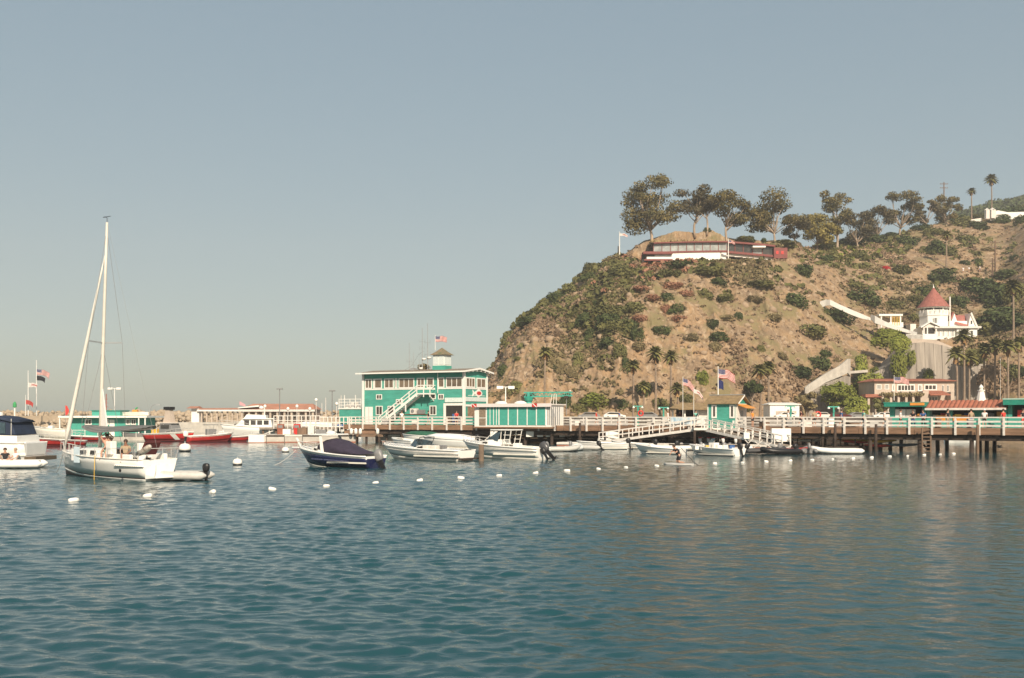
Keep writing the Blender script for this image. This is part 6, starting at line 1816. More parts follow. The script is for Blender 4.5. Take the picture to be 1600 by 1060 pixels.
MB().loft([[(-3.9, -.4, 1.35), (-3.9, .5, 1.35), (-3.8, .5, 1.4), (-3.8, -.4, 1.4)], [(-4.4, -.4, 2.0), (-4.4, .5, 2.0), (-4.25, .5, 2.05), (-4.25, -.4, 2.05)]]).build("seat_back", C_MAR, sbt)
# covered kicker engine on the rail
mb = MB().tube([(-4.5, 1.0, 1.45), (-4.9, 1.0, 1.55), (-5.4, 1.05, 1.75), (-5.6, 1.05, 1.85)], [.14, .16, .17, .1], 9)
mb.build("striped_engine_cover", mat("brown_cream_stripe", (.10, .07, .05), .8, 0, 5, rgb2=(.65, .60, .52)), sbt, smooth=True)
# mast, boom, rigging
mx = .85; mt = 14.1
rk = -.72
mast_pts = [(mx + rk * t, 0, 1.55 + (mt - 1.55) * t) for t in (0, .25, .5, .75, 1)]
MB().tube(mast_pts, [.10, .10, .095, .085, .065], 10).build("mast", mat("cream_mast", (.60, .57, .50), .4, .06, 2), sbt, smooth=True)
top = Vector(mast_pts[-1])
MB().tube([top, top + Vector((0, 0, .25)), top + Vector((.25, 0, .35))], .015, 5).beam(top + Vector((-.35, 0, .3)), top + Vector((.4, 0, .32)), .02, .03).build("wind_vane", BLACK, sbt)
def onmast(t): return Vector((mx + rk * t, 0, 1.55 + (mt - 1.55) * t))
bowp = Vector((Ls / 2 - .25, 0, 1.5)); js = onmast(.88)
MB().tube([bowp, bowp.lerp(js, .1), bowp.lerp(js, .5), bowp.lerp(js, .85), js], [.05, .115, .10, .06, .025], 9).build("furled_jib", mat("furled_sail_white", (.74, .71, .64), .8, .08, 1.5), sbt, smooth=True)
MB().lathe([(.13, -.1), (.15, .0), (.13, .1)], 10, tuple(bowp + Vector((-.03, 0, .1)))).build("furler_drum", BLACK, sbt)
wr = MB()
spz = .47; sp_ = onmast(spz)
for sd in (-1, 1):
    tip = sp_ + Vector((-.25, sd * 1.0, .05))
    wr.tube([onmast(.97), tip, (mx - .35, sd * 1.4, 1.3)], .012, 4); wr.tube([onmast(spz - .02), (mx - .1, sd * 1.35, 1.3)], .012, 4)
wr.tube([top, (-Ls / 2 + .1, 0, 1.3)], .007, 4)
wr.build("rigging_wire", GREYP, sbt)
for sd in (-1, 1): MB().beam(sp_, sp_ + Vector((-.25, sd * 1.0, .05)), .05, .07).build("spreader", STEEL, sbt)
MB().box(top.x - .06, -.06, 10.9, top.x + .2, .06, 11.1).build("radar_reflector", GREYP, sbt) if False else None
gz = onmast(.13)
MB().tube([(mx - .1, 0, 2.55), (-4.1, 0, 2.75)], .08, 8).build("boom", ALU, sbt)
# grey boom tent: sagging cloth from the foredeck stay over the boom
mb = MB(); nx, ny = 26, 6
def bt(i, j):
    u = i / nx; v = j / ny * 2 - 1
    x = 2.5 - 6.9 * u
    env = math.sin(PI * min(1, max(0, u)) ) ** .6
    z = 2.86 + .06 * u - .24 * env * (1 - .35 * math.cos(v * PI)) * abs(v) ** .7 + .05 * math.sin(u * 9) - (.07 * math.sin(u * 5.2) ** 2)
    return (x, v * .95 * env + .02 * v, z)
for i in range(nx):
    for j in range(ny): mb.quadv(bt(i, j), bt(i + 1, j), bt(i + 1, j + 1), bt(i, j + 1))
mb.build("boom_tent", GREY, sbt, smooth=True, solid=.02)
MB().loft([[(mx - .15, -.04, 2.7), (mx - .15, .04, 2.7), (mx - .75, .04, 2.75), (mx - .75, -.04, 2.75)], [(mx - .16, -.03, 5.2), (mx - .16, .03, 5.2), (mx - .22, .03, 5.2), (mx - .22, -.03, 5.2)]]).build("hoisted_luff", mat("sailcloth", (.72, .70, .66), .8, .05, 2), sbt)
# lifelines and stanchions
ll = MB()
for sd in (-1, 1):
    pts = []
    for i in range(9):
        t = .06 + .86 * i / 8; b, zs, _, _ = st(t); x = -Ls / 2 + Ls * t
        MB().tube([(x, sd * (b - .06), zs - .05), (x, sd * (b - .06), zs + .55)], .014, 5).build("stanchion", ALU, sbt); pts.append((x, sd * (b - .06), zs + .53))
    ll.tube(pts, .01, 4)
ll.build("lifeline", STEEL, sbt)
bowrail(st, Ls, .88, sbt, .55, .02, ALU, "pulpit")
MB().tube([(-Ls / 2 + .3, -1.15, 1.1), (-Ls / 2 - .02, -1.1, 1.7), (-Ls / 2 - .02, 1.1, 1.7), (-Ls / 2 + .3, 1.15, 1.1)], .02, 5).build("pushpit", ALU, sbt)
# port-side details: towel on the lifeline, mooring line, exhaust
b_ = st(.62)
MB().box(.45, 1.42, .85, 1.0, 1.45, 1.72).build("pale_towel", mat("pale_blue_towel", (.55, .66, .72), .9, .08, 3), sbt)
MB().box(1.1, 1.36, .95, 1.35, 1.39, 1.6).build("white_towel", C_WHT, sbt)
MB().tube([(-1.3, 1.55, 1.3), (-1.35, 1.62, .5), (-1.3, 1.6, -.2)], .016, 5).build("yellow_rope", YEL, sbt)
MB().lathe([(.09, 0), (.09, .04)], 10, (0, 0, 0)).build("exhaust_outlet", BLACK, sbt, loc=(-3.4, 1.36, .55)).rotation_euler = (-PI / 2, 0, 0)
SAIL = (c, ang)

# ---- inflatable dinghy builder
def dinghy(label, px, py, ang, L=3.0, m=LGREY, motor=BLACK, ms=.8, tilt=-.9, B=1.5, group="dinghies at the float", floor=GREYP, y_off=0):
    q = W(px, py)
    t = thing("inflatable_dinghy", label, "dinghy", q, ang, group)
    r_ = B * .145
    pts = [(-L / 2 - .25, -B / 2 + r_, r_ + .06), (-L / 2, -B / 2 + r_, r_ + .05), (L * .1, -B / 2 + r_, r_ + .05), (L * .32, -B * .3, r_ + .12), (L * .46, -B * .12, r_ + .24), (L * .49, 0, r_ + .27)]
    pts = pts + [(x, -y, z) for x, y, z in reversed(pts[:-1])]
    rad = [.05, r_, r_, r_, r_ * .95, r_ * .95, r_ * .95, r_, r_, r_, .05]
    MB().tube(pts, rad, 9).build("tube", m, t, smooth=True)
    MB().prism([(-L / 2 + .1, -B / 2 + r_), (L * .2, -B / 2 + r_), (L * .42, 0), (L * .2, B / 2 - r_), (-L / 2 + .1, B / 2 - r_)], .08, .14).build("floor", floor, t)
    MB().box(-L / 2 + .12, -B / 2 + r_ + .05, .05, -L / 2 + .2, B / 2 - r_ - .05, .5).build("transom", floor, t)
    MB().box(-.1, -B / 2 + r_, .3, .15, B / 2 - r_, .36).build("seat", WHITEW, t)
    if motor: outboard(t, -L / 2 + .0, .5, ms, motor, tilt)
    return t
# dinghy tied behind the sailing boat
dinghy("pale grey inflatable with an upright black outboard tied behind the sailing boat", 278, 750.5, ang * 0 + PI - .12, 3.1, LGREY, BLACK, .72, 0.0, 1.5, "dinghies")

# ---- outboard cuddy with navy canvas
c, ang, Lb = heading(594, 732, 462, 727.5)
Lb = 6.7
bb = thing("cuddy_boat", "navy and white cuddy boat with purple-black canvas cover and grey outboard", "motor boat", c, ang)
st = hull(Lb, 2.4, .78, 1.25, .3, [(0, .24, "bottom", GELC), (.24, .86, "navy_band", NAVY), (.86, 1, "topside", GEL)], bb, 1.0, .9, full=2.4)
deckpart(st, Lb, .42, 1, bb, GEL, "foredeck", 0, .02, .16); gunwale(st, Lb, 0, 1, bb, GEL, .05)
MB().box(-Lb / 2 + .1, -1.0, .3, 0, 1.0, .4).build("cockpit_floor", GELC, bb)
rings = [[(x, -w, 1.0 - dz), (x, -w * .75, z), (x, w * .75, z), (x, w, 1.0 - dz)] for x, w, z, dz in ((-.1, 1.0, 1.5, 0), (.8, .95, 1.42, 0), (1.7, .65, 1.3, 0), (2.3, .3, 1.2, 0))]
MB().loft(rings).build("cuddy_cabin", GEL, bb, bevel=.03)
MB().box(.9, .80, 1.12, 1.25, .86, 1.26).build("porthole", GLASS, bb); MB().box(.9, -.86, 1.12, 1.25, -.8, 1.26).build("porthole", GLASS, bb)
# canvas: tall forward hump, falling to the stern
rings = []
for x, w, z in ((1.35, .45, 1.32), (1.0, .8, 1.62), (.45, 1.0, 1.86), (0, 1.05, 1.92), (-.6, 1.08, 1.80), (-1.3, 1.08, 1.45), (-2.1, 1.08, 1.14), (-2.75, 1.0, .98)):
    b0 = .92 if x < .6 else 1.2
    rings.append([(x, -w, b0), (x, -w * .92, b0 + (z - b0) * .55), (x, -w * .55, b0 + (z - b0) * .92), (x, 0, z), (x, w * .55, b0 + (z - b0) * .92), (x, w * .92, b0 + (z - b0) * .55), (x, w, b0)])
MB().loft(rings).build("canvas_cover", mat("dark_plum_canvas", (.035, .028, .05), .9, .25, 1.6, .02, 4), bb, smooth=True)
for sd in (-1, 1):
    MB().loft([[(.15, sd * 1.08, .9), (.4, sd * 1.08, .9), (.4, sd * 1.14, .9), (.15, sd * 1.14, .9)], [(.5, sd * .92, 2.12), (.68, sd * .92, 2.12), (.68, sd * .98, 2.12), (.5, sd * .98, 2.12)]]).build("arch_leg", WHITE, bb)
MB().box(-.15, -1.05, 2.1, 1.55, 1.05, 2.2).build("hardtop", GEL, bb, bevel=.04)
MB().lathe([(.3, 2.2), (.32, 2.3), (.2, 2.38), (.02, 2.4)], 14, (.5, 0, 0)).build("radome", WHITE, bb, smooth=True)
bowrail(st, Lb, .62, bb, .42, .022, ALU)
MB().box(Lb / 2 - .15, -.2, 1.2, Lb / 2 + .5, .2, 1.28).build("bow_pulpit", GEL, bb, bevel=.02)
MB().loft([[(Lb / 2 - .3, -.08, 1.25), (Lb / 2 - .3, .08, 1.25), (Lb / 2 - .18, .08, 1.25), (Lb / 2 - .18, -.08, 1.25)], [(Lb / 2 + .2, -.06, 1.9), (Lb / 2 + .2, .06, 1.9), (Lb / 2 + .28, .06, 1.9), (Lb / 2 + .28, -.06, 1.9)]]).build("anchor_davit", WHITE, bb)
MB().loft([[(-2.0, sd * 1.16, .42), (1.2, sd * 1.13, .52), (1.2, sd * 1.13, .60), (-2.0, sd * 1.16, .50)] for sd in (1, 1.015)]).build("hull_lettering_strip", mat("worn_silver_lettering", (.015, .02, .07), .4, 0, 9, rgb2=(.10, .11, .18)), bb)
outboard(bb, -Lb / 2 - .3, .55, 1.25, GREYP, .5)

# ---- white runabout
c, ang, Lr = heading(738, 721, 592, 716.5)
Lr = 8.2
ra = thing("runabout", "long low white runabout moored between the navy boat and the hardtop boat", "motor boat", c, ang)
st = hull(Lr, 2.5, .8, 1.1, .3, [(0, .40, "bottom", GELC), (.40, .44, "dark_stripe", BLACK), (.44, 1, "hull", GEL)], ra, 1.1, .88, full=2.3)
deckpart(st, Lr, .5, 1, ra, GEL, "foredeck", 0, .02, .2); gunwale(st, Lr, 0, 1, ra, GEL, .06); gunwale(st, Lr, 0, .95, ra, WHITEW, .03, "rub_rail", -.22)
MB().box(-Lr / 2 + .2, -1.05, .3, .2, 1.05, .4).build("cockpit_floor", GELC, ra)
deckpart(st, Lr, 0, .2, ra, GEL, "engine_hatch", .0, .02, .1)
for sd in (-1, 1):
    MB().loft([[(1.1, 0, 1.12), (.9, sd * .55, 1.1), (.1, sd * 1.0, 1.0), (.05, sd * .95, 1.0)], [(.6, 0, 1.6), (.5, sd * .5, 1.58), (-.1, sd * .92, 1.4), (-.15, sd * .9, 1.4)]], closed=False).build("windscreen", VINYL, ra, solid=.03)
MB().tube([(-.1, -.95, 1.35), (-.3, -.9, 1.75), (-.3, .9, 1.75), (-.1, .95, 1.35)], .03, 6).build("arch", BLACK, ra)
for k in range(4): MB().box(-.9 - .8 * (k // 2), -.75 + .95 * (k % 2), .4, -.4 - .8 * (k // 2), -.2 + .95 * (k % 2), 1.15).build("seat", GELC if k % 2 else GREYP, ra, bevel=.06)
MB().box(-Lr / 2 - .5, -1.0, .15, -Lr / 2 + .1, 1.0, .24).build("swim_platform", WOODD, ra)
bowrail(st, Lr, .66, ra, .3, .018)
MB().box(1.4, -.2, 1.25, 1.8, .2, 1.3).build("hatch", GREYP, ra)

# ---- white hardtop cuddy with dark outboard
c, ang, Lh = heading(846, 718.5, 728, 715.5)
Lh = 7.4
hb = thing("hardtop_boat", "white fishing boat with slanted windscreen, rod-holder tower and dark outboard", "motor boat", c, ang)
st = hull(Lh, 2.5, .9, 1.35, .3, [(0, .36, "bottom", GELC), (.36, 1, "hull", GEL)], hb, 1.0, .9, full=2.4)
deckpart(st, Lh, .45, 1, hb, GEL, "foredeck", 0, .02, .15); gunwale(st, Lh, 0, 1, hb, GEL, .06); gunwale(st, Lh, 0, .96, hb, ALU, .025, "rub_rail", -.2)
MB().box(-Lh / 2 + .2, -1.0, .35, .3, 1.0, .45).build("cockpit_floor", GELC, hb)
rings = [[(x, -w, 1.05), (x, -w * .8, z), (x, w * .8, z), (x, w, 1.05)] for x, w, z in ((-.2, 1.05, 1.55), (.9, .95, 1.5), (1.9, .6, 1.35), (2.5, .3, 1.25))]
MB().loft(rings).build("cabin", GEL, hb, bevel=.03)
MB().box(.9, .84, 1.22, 1.35, .90, 1.34).build("porthole", GLASS, hb)
for sd in (-1, 1):
    MB().loft([[(1.3, 0, 1.5), (1.2, sd * .55, 1.48), (-.1, sd * .95, 1.42)], [(.2, 0, 2.15), (.1, sd * .6, 2.15), (-.3, sd * .88, 2.15)]], closed=False).build("windscreen", VINYL, hb, solid=.03)
    for x0, x1_ in ((1.25, .15), (-.2, -.35)):
        MB().beam((x0, sd * .7, 1.45), (x1_, sd * .8, 2.3), .05, .05).build("frame_tube", WHITE, hb)
MB().box(-1.3, -.95, 2.25, .6, .95, 2.33).build("hardtop", GEL, hb, bevel=.03)
for sd in (-1, 1):
    for k in range(2): MB().beam((-1.0 + .45 * k, sd * .8, .9), (-1.25 + .5 * k, sd * .85, 2.25), .04, .04).build("tower_leg", WHITE, hb)
    for z in (1.2, 1.55, 1.9): MB().beam((-1.15, sd * .82, z), (-.55, sd * .82, z), .04, .04).build("tower_rung", WHITE, hb)
MB().box(-1.6, -.35, .45, -1.1, .35, 1.25).build("helm_seat", GEL, hb, bevel=.05)
MB().box(-2.5, -.5, .45, -2.0, .5, 1.05).build("bait_tank", GELC, hb, bevel=.08)
bowrail(st, Lh, .6, hb, .45, .02)
outboard(hb, -Lh / 2 - .25, .75, 1.3, mat("charcoal_cowl", (.07, .07, .075), .3, .1, 3), .75)
outboard(hb, -Lh / 2 - .35, .55, .8, BLACK, .6, .6)
dk = tag(MB().tube([(0, 0, -2), (0, 0, 1.25)], .2, 10).build("mooring_post", mat("brown_post", (.14, .10, .07), .8, .2, 2), smooth=True), "short brown post in the water in front of the hardtop boat", "post"); dk.location = W(752, 721)
# boats lying on the float under the harbour building, seen over the others
def small_boat(label, pxs, pys, pxb, pyb, L, B, m, motor=None, cover=None, group=None, fs=.5, fb=.8, name="skiff", console=False, band=None):
    c, ang, _ = heading(pxs, pys, pxb, pyb)
    t = thing(name, label, "boat", c, ang, group)
    bands = [(0, .3, "bottom", m), (.3, 1, "hull", m)] if band is None else [(0, .3, "bottom", m), (.3, .7, "band", band), (.7, 1, "topside", m)]
    st = hull(L, B, fs, fb, .2, bands, t, .7, .85)
    gunwale(st, L, 0, 1, t, m, .05)
    deckpart(st, L, .72, 1, t, m, "foredeck", -.02)
    MB().box(-L / 2 + .1, -B * .38, .1, L * .2, B * .38, .16).build("floor", GELC, t)
    for k in range(2): MB().box(-L * .3 + L * .25 * k, -B * .42, fs - .15, -L * .3 + L * .25 * k + .3, B * .42, fs - .08).build("thwart", WHITEW, t)
    if console: 
        MB().box(-.3, -.35, .15, .3, .35, fs + .5).build("console", GEL, t, bevel=.04); MB().loft([[(.3, -.3, fs + .5), (.3, .3, fs + .5)], [(.1, -.25, fs + .85), (.1, .25, fs + .85)]], closed=False).build("windscreen", VINYL, t, solid=.02)
    if cover:
        mb = []
        for x, k in ((-L * .48, .6), (-L * .25, 1), (0, 1), (L * .25, .85), (L * .45, .25)):
            w = st(min(1, x / L + .5))[0]; z = st(min(1, x / L + .5))[1]
            mb.append([(x, -w, z), (x, -w * .6, z + .35 * k), (x, 0, z + .5 * k), (x, w * .6, z + .35 * k), (x, w, z)])
        MB().loft(mb).build("canvas_cover", cover, t, smooth=True)
    if motor: outboard(t, -L / 2 - .1, fs + .05, .9, motor, .3)
    return t
small_boat("low skiff under a dark green canvas on the float below the harbour building", 690, 697, 628, 696, 5.2, 1.9, GEL, None, DGREEN, None, 1.1, 1.3)
small_boat("white covered boat behind the runabout's windscreen", 738, 703, 668, 702, 6.0, 2.1, GEL, BLACK, C_WHT, None, 1.0, 1.3)
small_boat("white skiff behind the runabout's bow", 655, 703, 610, 701, 4.5, 1.8, GEL, None, None, None, .9, 1.15)

# ---- left cabin cruiser (partly out of the picture)
c = W(0, 727); Lc = 10.5
c = W(-28, 727); 
cc = thing("cabin_cruiser", "white cabin cruiser with navy canvas enclosure cut by the picture edge", "motor boat", (c.x - 1.6, c.y + .4, 0), PI - .05)
st = hull(Lc, 3.3, 1.55, 1.9, .3, [(0, .12, "bottom", BLACK), (.12, 1, "hull", GEL)], cc, 1.2, .93, full=2.6, m_keel=.3)
deckpart(st, Lc, 0, 1, cc, GEL, "deck", -.05); gunwale(st, Lc, 0, 1, cc, GELC, .06)
MB().box(-Lc / 2 - .75, -1.4, .35, -Lc / 2 + .05, 1.4, .62).build("swim_platform", mat("dark_teak", (.12, .09, .06), .7, .2, 2), cc)
MB().box(-Lc / 2 - .02, -1.35, .62, -Lc / 2 + .9, 1.35, 1.62).build("transom_box", GEL, cc, bevel=.1)
MB().loft([[(-Lc / 2 + .5, -1.5, 1.5), (-Lc / 2 + .5, 1.5, 1.5), (2.0, 1.5, 1.6), (2.0, -1.5, 1.6)], [(-Lc / 2 + .55, -1.45, 2.05), (-Lc / 2 + .55, 1.45, 2.05), (2.0, 1.4, 2.2), (2.0, -1.4, 2.2)]]).build("coaming", GEL, cc, bevel=.04)
MB().loft([[(-4.6, -1.4, 2.1), (-4.6, 1.4, 2.1), (-1.2, 1.4, 2.1), (-1.2, -1.4, 2.1)], [(-4.25, -1.35, 3.1), (-4.25, 1.35, 3.1), (-1.2, 1.35, 3.2), (-1.2, -1.35, 3.2)]]).build("canvas_enclosure", BCAN, cc, bevel=.05)
for sd in (-1, 1):
    MB().box(-3.9, sd * 1.42 - .02, 2.2, -2.6, sd * 1.42 + .02, 2.95).build("clear_panel", VINYL, cc); MB().box(-2.45, sd * 1.42 - .02, 2.2, -1.3, sd * 1.42 + .02, 2.95).build("clear_panel", VINYL, cc)
rings = [[(x, -1.5, z - .1), (x, -1.1, z + .06), (x, 0, z + .12), (x, 1.1, z + .06), (x, 1.5, z - .1)] for x, z in ((-4.45, 3.05), (-3.4, 3.3), (-1.2, 3.4), (1.2, 3.35))]
MB().loft(rings).build("bimini_top", BCAN, cc, smooth=True)
MB().box(-1.1, -1.2, 2.2, 1.5, 1.2, 2.75).build("helm_structure", GEL, cc, bevel=.1)
for x in (-4.3, -1.15, .9): MB().tube([(x, 1.42, 2.1), (x, 1.4, 3.2)], .025, 5).build("canvas_pole", ALU, cc)
MB().tube([(-1, 0, 3.45), (-1, 0, 3.6)], .2, 10).build("radome", WHITE, cc)
MB().lathe([(.2, 3.42), (.2, 3.6), (.05, 3.66)], 10, (-3.0, .5, 0)).build("roof_dome", WHITE, cc)
for k, x in enumerate((-4.9, -4.2, -3.6)): MB().lathe([(.02, .25), (.14, .35), (.16, .7), (.03, .95)], 9, (x, 1.85, .2)).build("fender", WHITE, cc, smooth=True)
# ---- inflatable with two people at the left edge
dinghy("white inflatable carrying two seated people beside the cabin cruiser", 18, 732, PI + .15, 3.6, GEL, None, 1, 0, 1.7, "dinghies", GELC)

# ---- red and white service boats
def patrol(label, pxs, pys, pxb, pyb, L, B, cabin=None, stripe=False, fs=.8, fb=1.2, name="patrol_boat", mt_=0):
    c, ang, _ = heading(pxs, pys, pxb, pyb)
    t = thing(name, label, "patrol boat", c, ang, "red harbour boats")
    st = hull(L, B, fs, fb, .2, [(0, .28, "bottom", mat("dark_red_bottom", (.16, .02, .02), .6, .1, 2)), (.28, .90, "hull", RED), (.90, 1, "white_rail", WHITE)], t, .8, .9)
    gunwale(st, L, 0, 1, t, WHITE, .06); deckpart(st, L, .0, 1, t, GREYP if cabin is None else GELC, "deck", -.15)
    if stripe:
        mb = MB()
        for sd in (1, -1):
            b1, zs1, zk1, p1 = st(.70); 
            for k in range(6):
                k0, k1 = .3 + .7 * k / 6, .3 + .7 * (k + 1) / 6
                def q(t_, k_): 
                    b, zs, zk, p = st(t_); return (-L / 2 + L * t_ - .8 * (1 - k_) * t_ ** 4, sd * (b * k_ ** p + .02), zk + (zs - zk) * k_)
                mb.quadv(q(.58 + .12 * (1 - k0), k0), q(.68 + .12 * (1 - k0), k0), q(.68 + .12 * (1 - k1), k1), q(.58 + .12 * (1 - k1), k1))
        mb.build("diagonal_stripe", WHITE, t, solid=.01)
    if cabin == 'tall':
        MB().loft([[(-1.4, -.9, .8), (-1.4, .9, .8), (1.2, .9, 1.0), (1.2, -.9, 1.0)], [(-1.2, -.8, 2.4), (-1.2, .8, 2.4), (.6, .8, 2.4), (.6, -.8, 2.4)]]).build("cabin", GREYP, t, bevel=.05)
        MB().box(-1.0, .82, 1.7, .4, .9, 2.2).build("cabin_window", GLASS, t); MB().box(-1.0, -.9, 1.7, .4, -.82, 2.2).build("cabin_window", GLASS, t)
        MB().box(-1.5, -.95, 2.4, .9, .95, 2.5).build("cabin_roof", WHITEW, t)
        MB().loft([[(-.9, -.5, 2.5), (-.9, .5, 2.5), (.3, .5, 2.5), (.3, -.5, 2.5)], [(-.7, -.35, 4.2), (-.7, .35, 4.2), (.0, .35, 4.2), (.0, -.35, 4.2)]]).build("mast_tower", PLAST, t)
        MB().box(-.9, -.5, 4.2, .2, .5, 4.6).build("searchlight", BLACK, t, bevel=.05)
        for k in range(4): MB().beam((-2.4 + .6 * k, -.8, .8), (-2.4 + .6 * k, -.8, 2.0 + .3 * (k % 2)), .06, .06).build("rod", WHITEW, t)
        MB().box(-2.9, -.6, .7, -2.0, .6, 1.6).build("deck_locker", YEL, t)
    elif cabin == 'low':
        MB().box(-.5, -.5, .6, .6, .5, 1.7).build("console", GREYP, t, bevel=.05); MB().box(-.7, -.7, 2.2, .8, .7, 2.28).build("t_top", GREYP, t)
        for x in (-.6, .7):
            for y in (-.6, .6): MB().tube([(x, y, .6), (x, y, 2.2)], .03, 5).build("top_leg", ALU, t)
        outboard(t, -L / 2 - .2, .8, 1.2, WHITE, .1)
    bowrail(st, L, .5, t, .5, .025)
    return t
patrol("red service boat with a white diagonal stripe and tall grey superstructure", 232, 689.5, 304, 690.5, 8.0, 2.4, 'tall', True, 1.0, 1.35)
patrol("low red workboat with console, moored ahead of the striped red boat", 300, 691.5, 357, 690.5, 6.2, 2.0, 'low')
patrol("short red tender at the seaward end of the fuel dock", 362, 690, 386, 690, 3.4, 1.6, None, False, .6, .8)
patrol("red boat hidden behind the sailing boat's bow", 110, 697, 72, 698, 6.0, 1.8, None, False, .6, 1.0)
patrol("long grey-topped red boat moored in front of the low green boathouse", 150, 689, 108, 689, 6.4, 1.9, None, False, .55, .8)
patrol("small red-ended barge right of the sailing boat's mast", 160, 687.5, 174, 687.5, 2.6, 1.6, None, False, .75, .9)

# ---- big white motor yacht behind the dock
c = P(395, 690, 141); Ly = 9.0
my = thing("motor_yacht", "white motor yacht with flybridge lying behind the fuel dock", "yacht", (c.x, c.y, 0), PI + .08)
st = hull(Ly, 3.0, 1.7, 2.2, .3, [(0, .16, "bottom", NAVY), (.16, 1, "hull", GEL)], my, 1.2, .9)
deckpart(st, Ly, 0, 1, my, GEL, "deck", -.05); gunwale(st, Ly, 0, 1, my, WHITE, .06)
MB().loft([[(-2.9, -1.2, 1.7), (-2.9, 1.2, 1.7), (2.4, 1.0, 2.0), (2.4, -1.0, 2.0)], [(-2.7, -1.1, 2.9), (-2.7, 1.1, 2.9), (1.3, .9, 2.9), (1.3, -.9, 2.9)]]).build("saloon", GEL, my, bevel=.06)
for x0, x1_ in ((-2.4, -1.7), (-1.5, -.8), (-.6, .1), (.3, 1.0)):
    for sd in (-1, 1): MB().loft([[(x0, sd * 1.165, 2.15), (x1_, sd * 1.12, 2.15), (x1_, sd * 1.07, 2.75), (x0, sd * 1.11, 2.75)], [(x0, sd * 1.185, 2.15), (x1_, sd * 1.14, 2.15), (x1_, sd * 1.09, 2.75), (x0, sd * 1.13, 2.75)]]).build("side_window", GLASS, my)
MB().box(-3.2, -1.25, 2.92, 1.2, 1.25, 3.05).build("flybridge_deck", GEL, my, bevel=.03)
MB().loft([[(-2.0, -1, 3.05), (-2.0, 1, 3.05), (1.1, .8, 3.05), (1.1, -.8, 3.05)], [(-2.0, -1.05, 3.5), (-2.0, 1.05, 3.5), (.7, .8, 3.6), (.7, -.8, 3.6)]]).build("flybridge", GEL, my)
MB().tube([(-1.6, 0, 3.5), (-1.6, 0, 4.6)], .05, 6).build("mast", WHITE, my); MB().lathe([(.3, 4.4), (.34, 4.55), (.2, 4.75), (.02, 4.8)], 12, (-1.2, 0, 0)).build("radome", WHITE, my, smooth=True)
MB().box(1.6, .7, 2.0, 2.4, .98, 2.3).build("side_port", GLASS, my)
bowrail(st, Ly, .5, my, .6, .025)
small_boat("white open fishing boat on the wharf's seaward side", 366, 684, 336, 684, 4.5, 1.7, GEL, BLACK, None, None, .8, 1.1, "skiff", True)
small_boat("covered white cruiser behind the fuel dock railings", 512, 681, 470, 681, 6.5, 2.2, GEL, None, C_WHT, None, 1.8, 2.1)
small_boat("white boat with blue cover hidden behind the square dock lamps", 560, 681, 526, 681, 5.0, 1.9, GEL, None, C_BLU, None, 1.4, 1.7)

# ---- low green boathouse on the left
q = P(107, 688, 140)
bh = thing("low_boathouse", "low teal boathouse with white flat roof on the left mooring platform", "boathouse", (q.x, 140, 0), -.03)
k = 140 / F
U = lambda p: (p - 107) * k
V = lambda p: EYE + (HOR - p) * k
MB().box(U(98), -1.5, -.5, U(245), 8, .45).build("platform", CONC, bh)
MB().box(U(109), 0, .45, U(218), 6, V(653)).build("wall", TEALP, bh)
MB().box(U(97), -1.2, V(653), U(236), 6.5, V(650)).build("roof", WHITE, bh)
MB().box(U(139), 1, V(650), U(184), 4, V(642)).build("upper_cabin", TEALP, bh); MB().box(U(138), .8, V(642), U(185), 4.2, V(641.2)).build("upper_roof", TEALD, bh)
for a, b in ((133, 144), (159, 171), (198, 205), (206, 214)): window(bh, U(a), V(664), U(b), V(655), 0, 2, 1, gm=GLASS, fw=.12)
MB().box(U(172), -.04, .5, U(180), -.01, V(656)).build("door", WHITE, bh)
for a in (98, 222, 232): MB().box(U(a), -1.1, .45, U(a) + .15, -.95, V(653)).build("post", WHITE, bh)
for a in range(7): MB().box(U(100 + 20 * a), -1.45, .45, U(100 + 20 * a) + .08, -1.37, 1.4).build("rail_post", WHITEW, bh)
MB().beam((U(98), -1.4, 1.4), (U(224), -1.4, 1.4), .06, .08).build("rail", WHITEW, bh)
rb = thing("rescue_boat", "small white boat stored on the low boathouse roof", "boat", (q.x + U(203) , 142, V(650)), 0)
MB().loft([[(x, -w, .55), (x, -w * .5, .05), (x, w * .5, .05), (x, w, .55)] for x, w in ((-1.9, .5), (-1.2, .75), (.8, .7), (1.9, .1))]).build("hull", GELC, rb)
MB().box(-.35, -.3, .5, .35, .3, .85).build("console", ORA, rb); MB().tube([(0, 0, .9), (.3, 0, 1.2)], .1, 6).build("motor", GREEN, rb)
# boats and clutter between boathouse and red boats
small_boat("grey workboat lying before the boathouse's right end", 226, 688, 196, 688, 4.0, 1.8, GREYP, None, None, None, .9, 1.1)
small_boat("pale boat with whip aerials between boathouse and striped red boat", 250, 686, 222, 686, 5.0, 2.0, GELC, None, None, None, 1.3, 1.6, "skiff", True)
small_boat("white launch behind the cabin cruiser's stern", 96, 690, 64, 690, 4.6, 2.2, GELC, None, None, None, 1.6, 2.0, "launch", True)
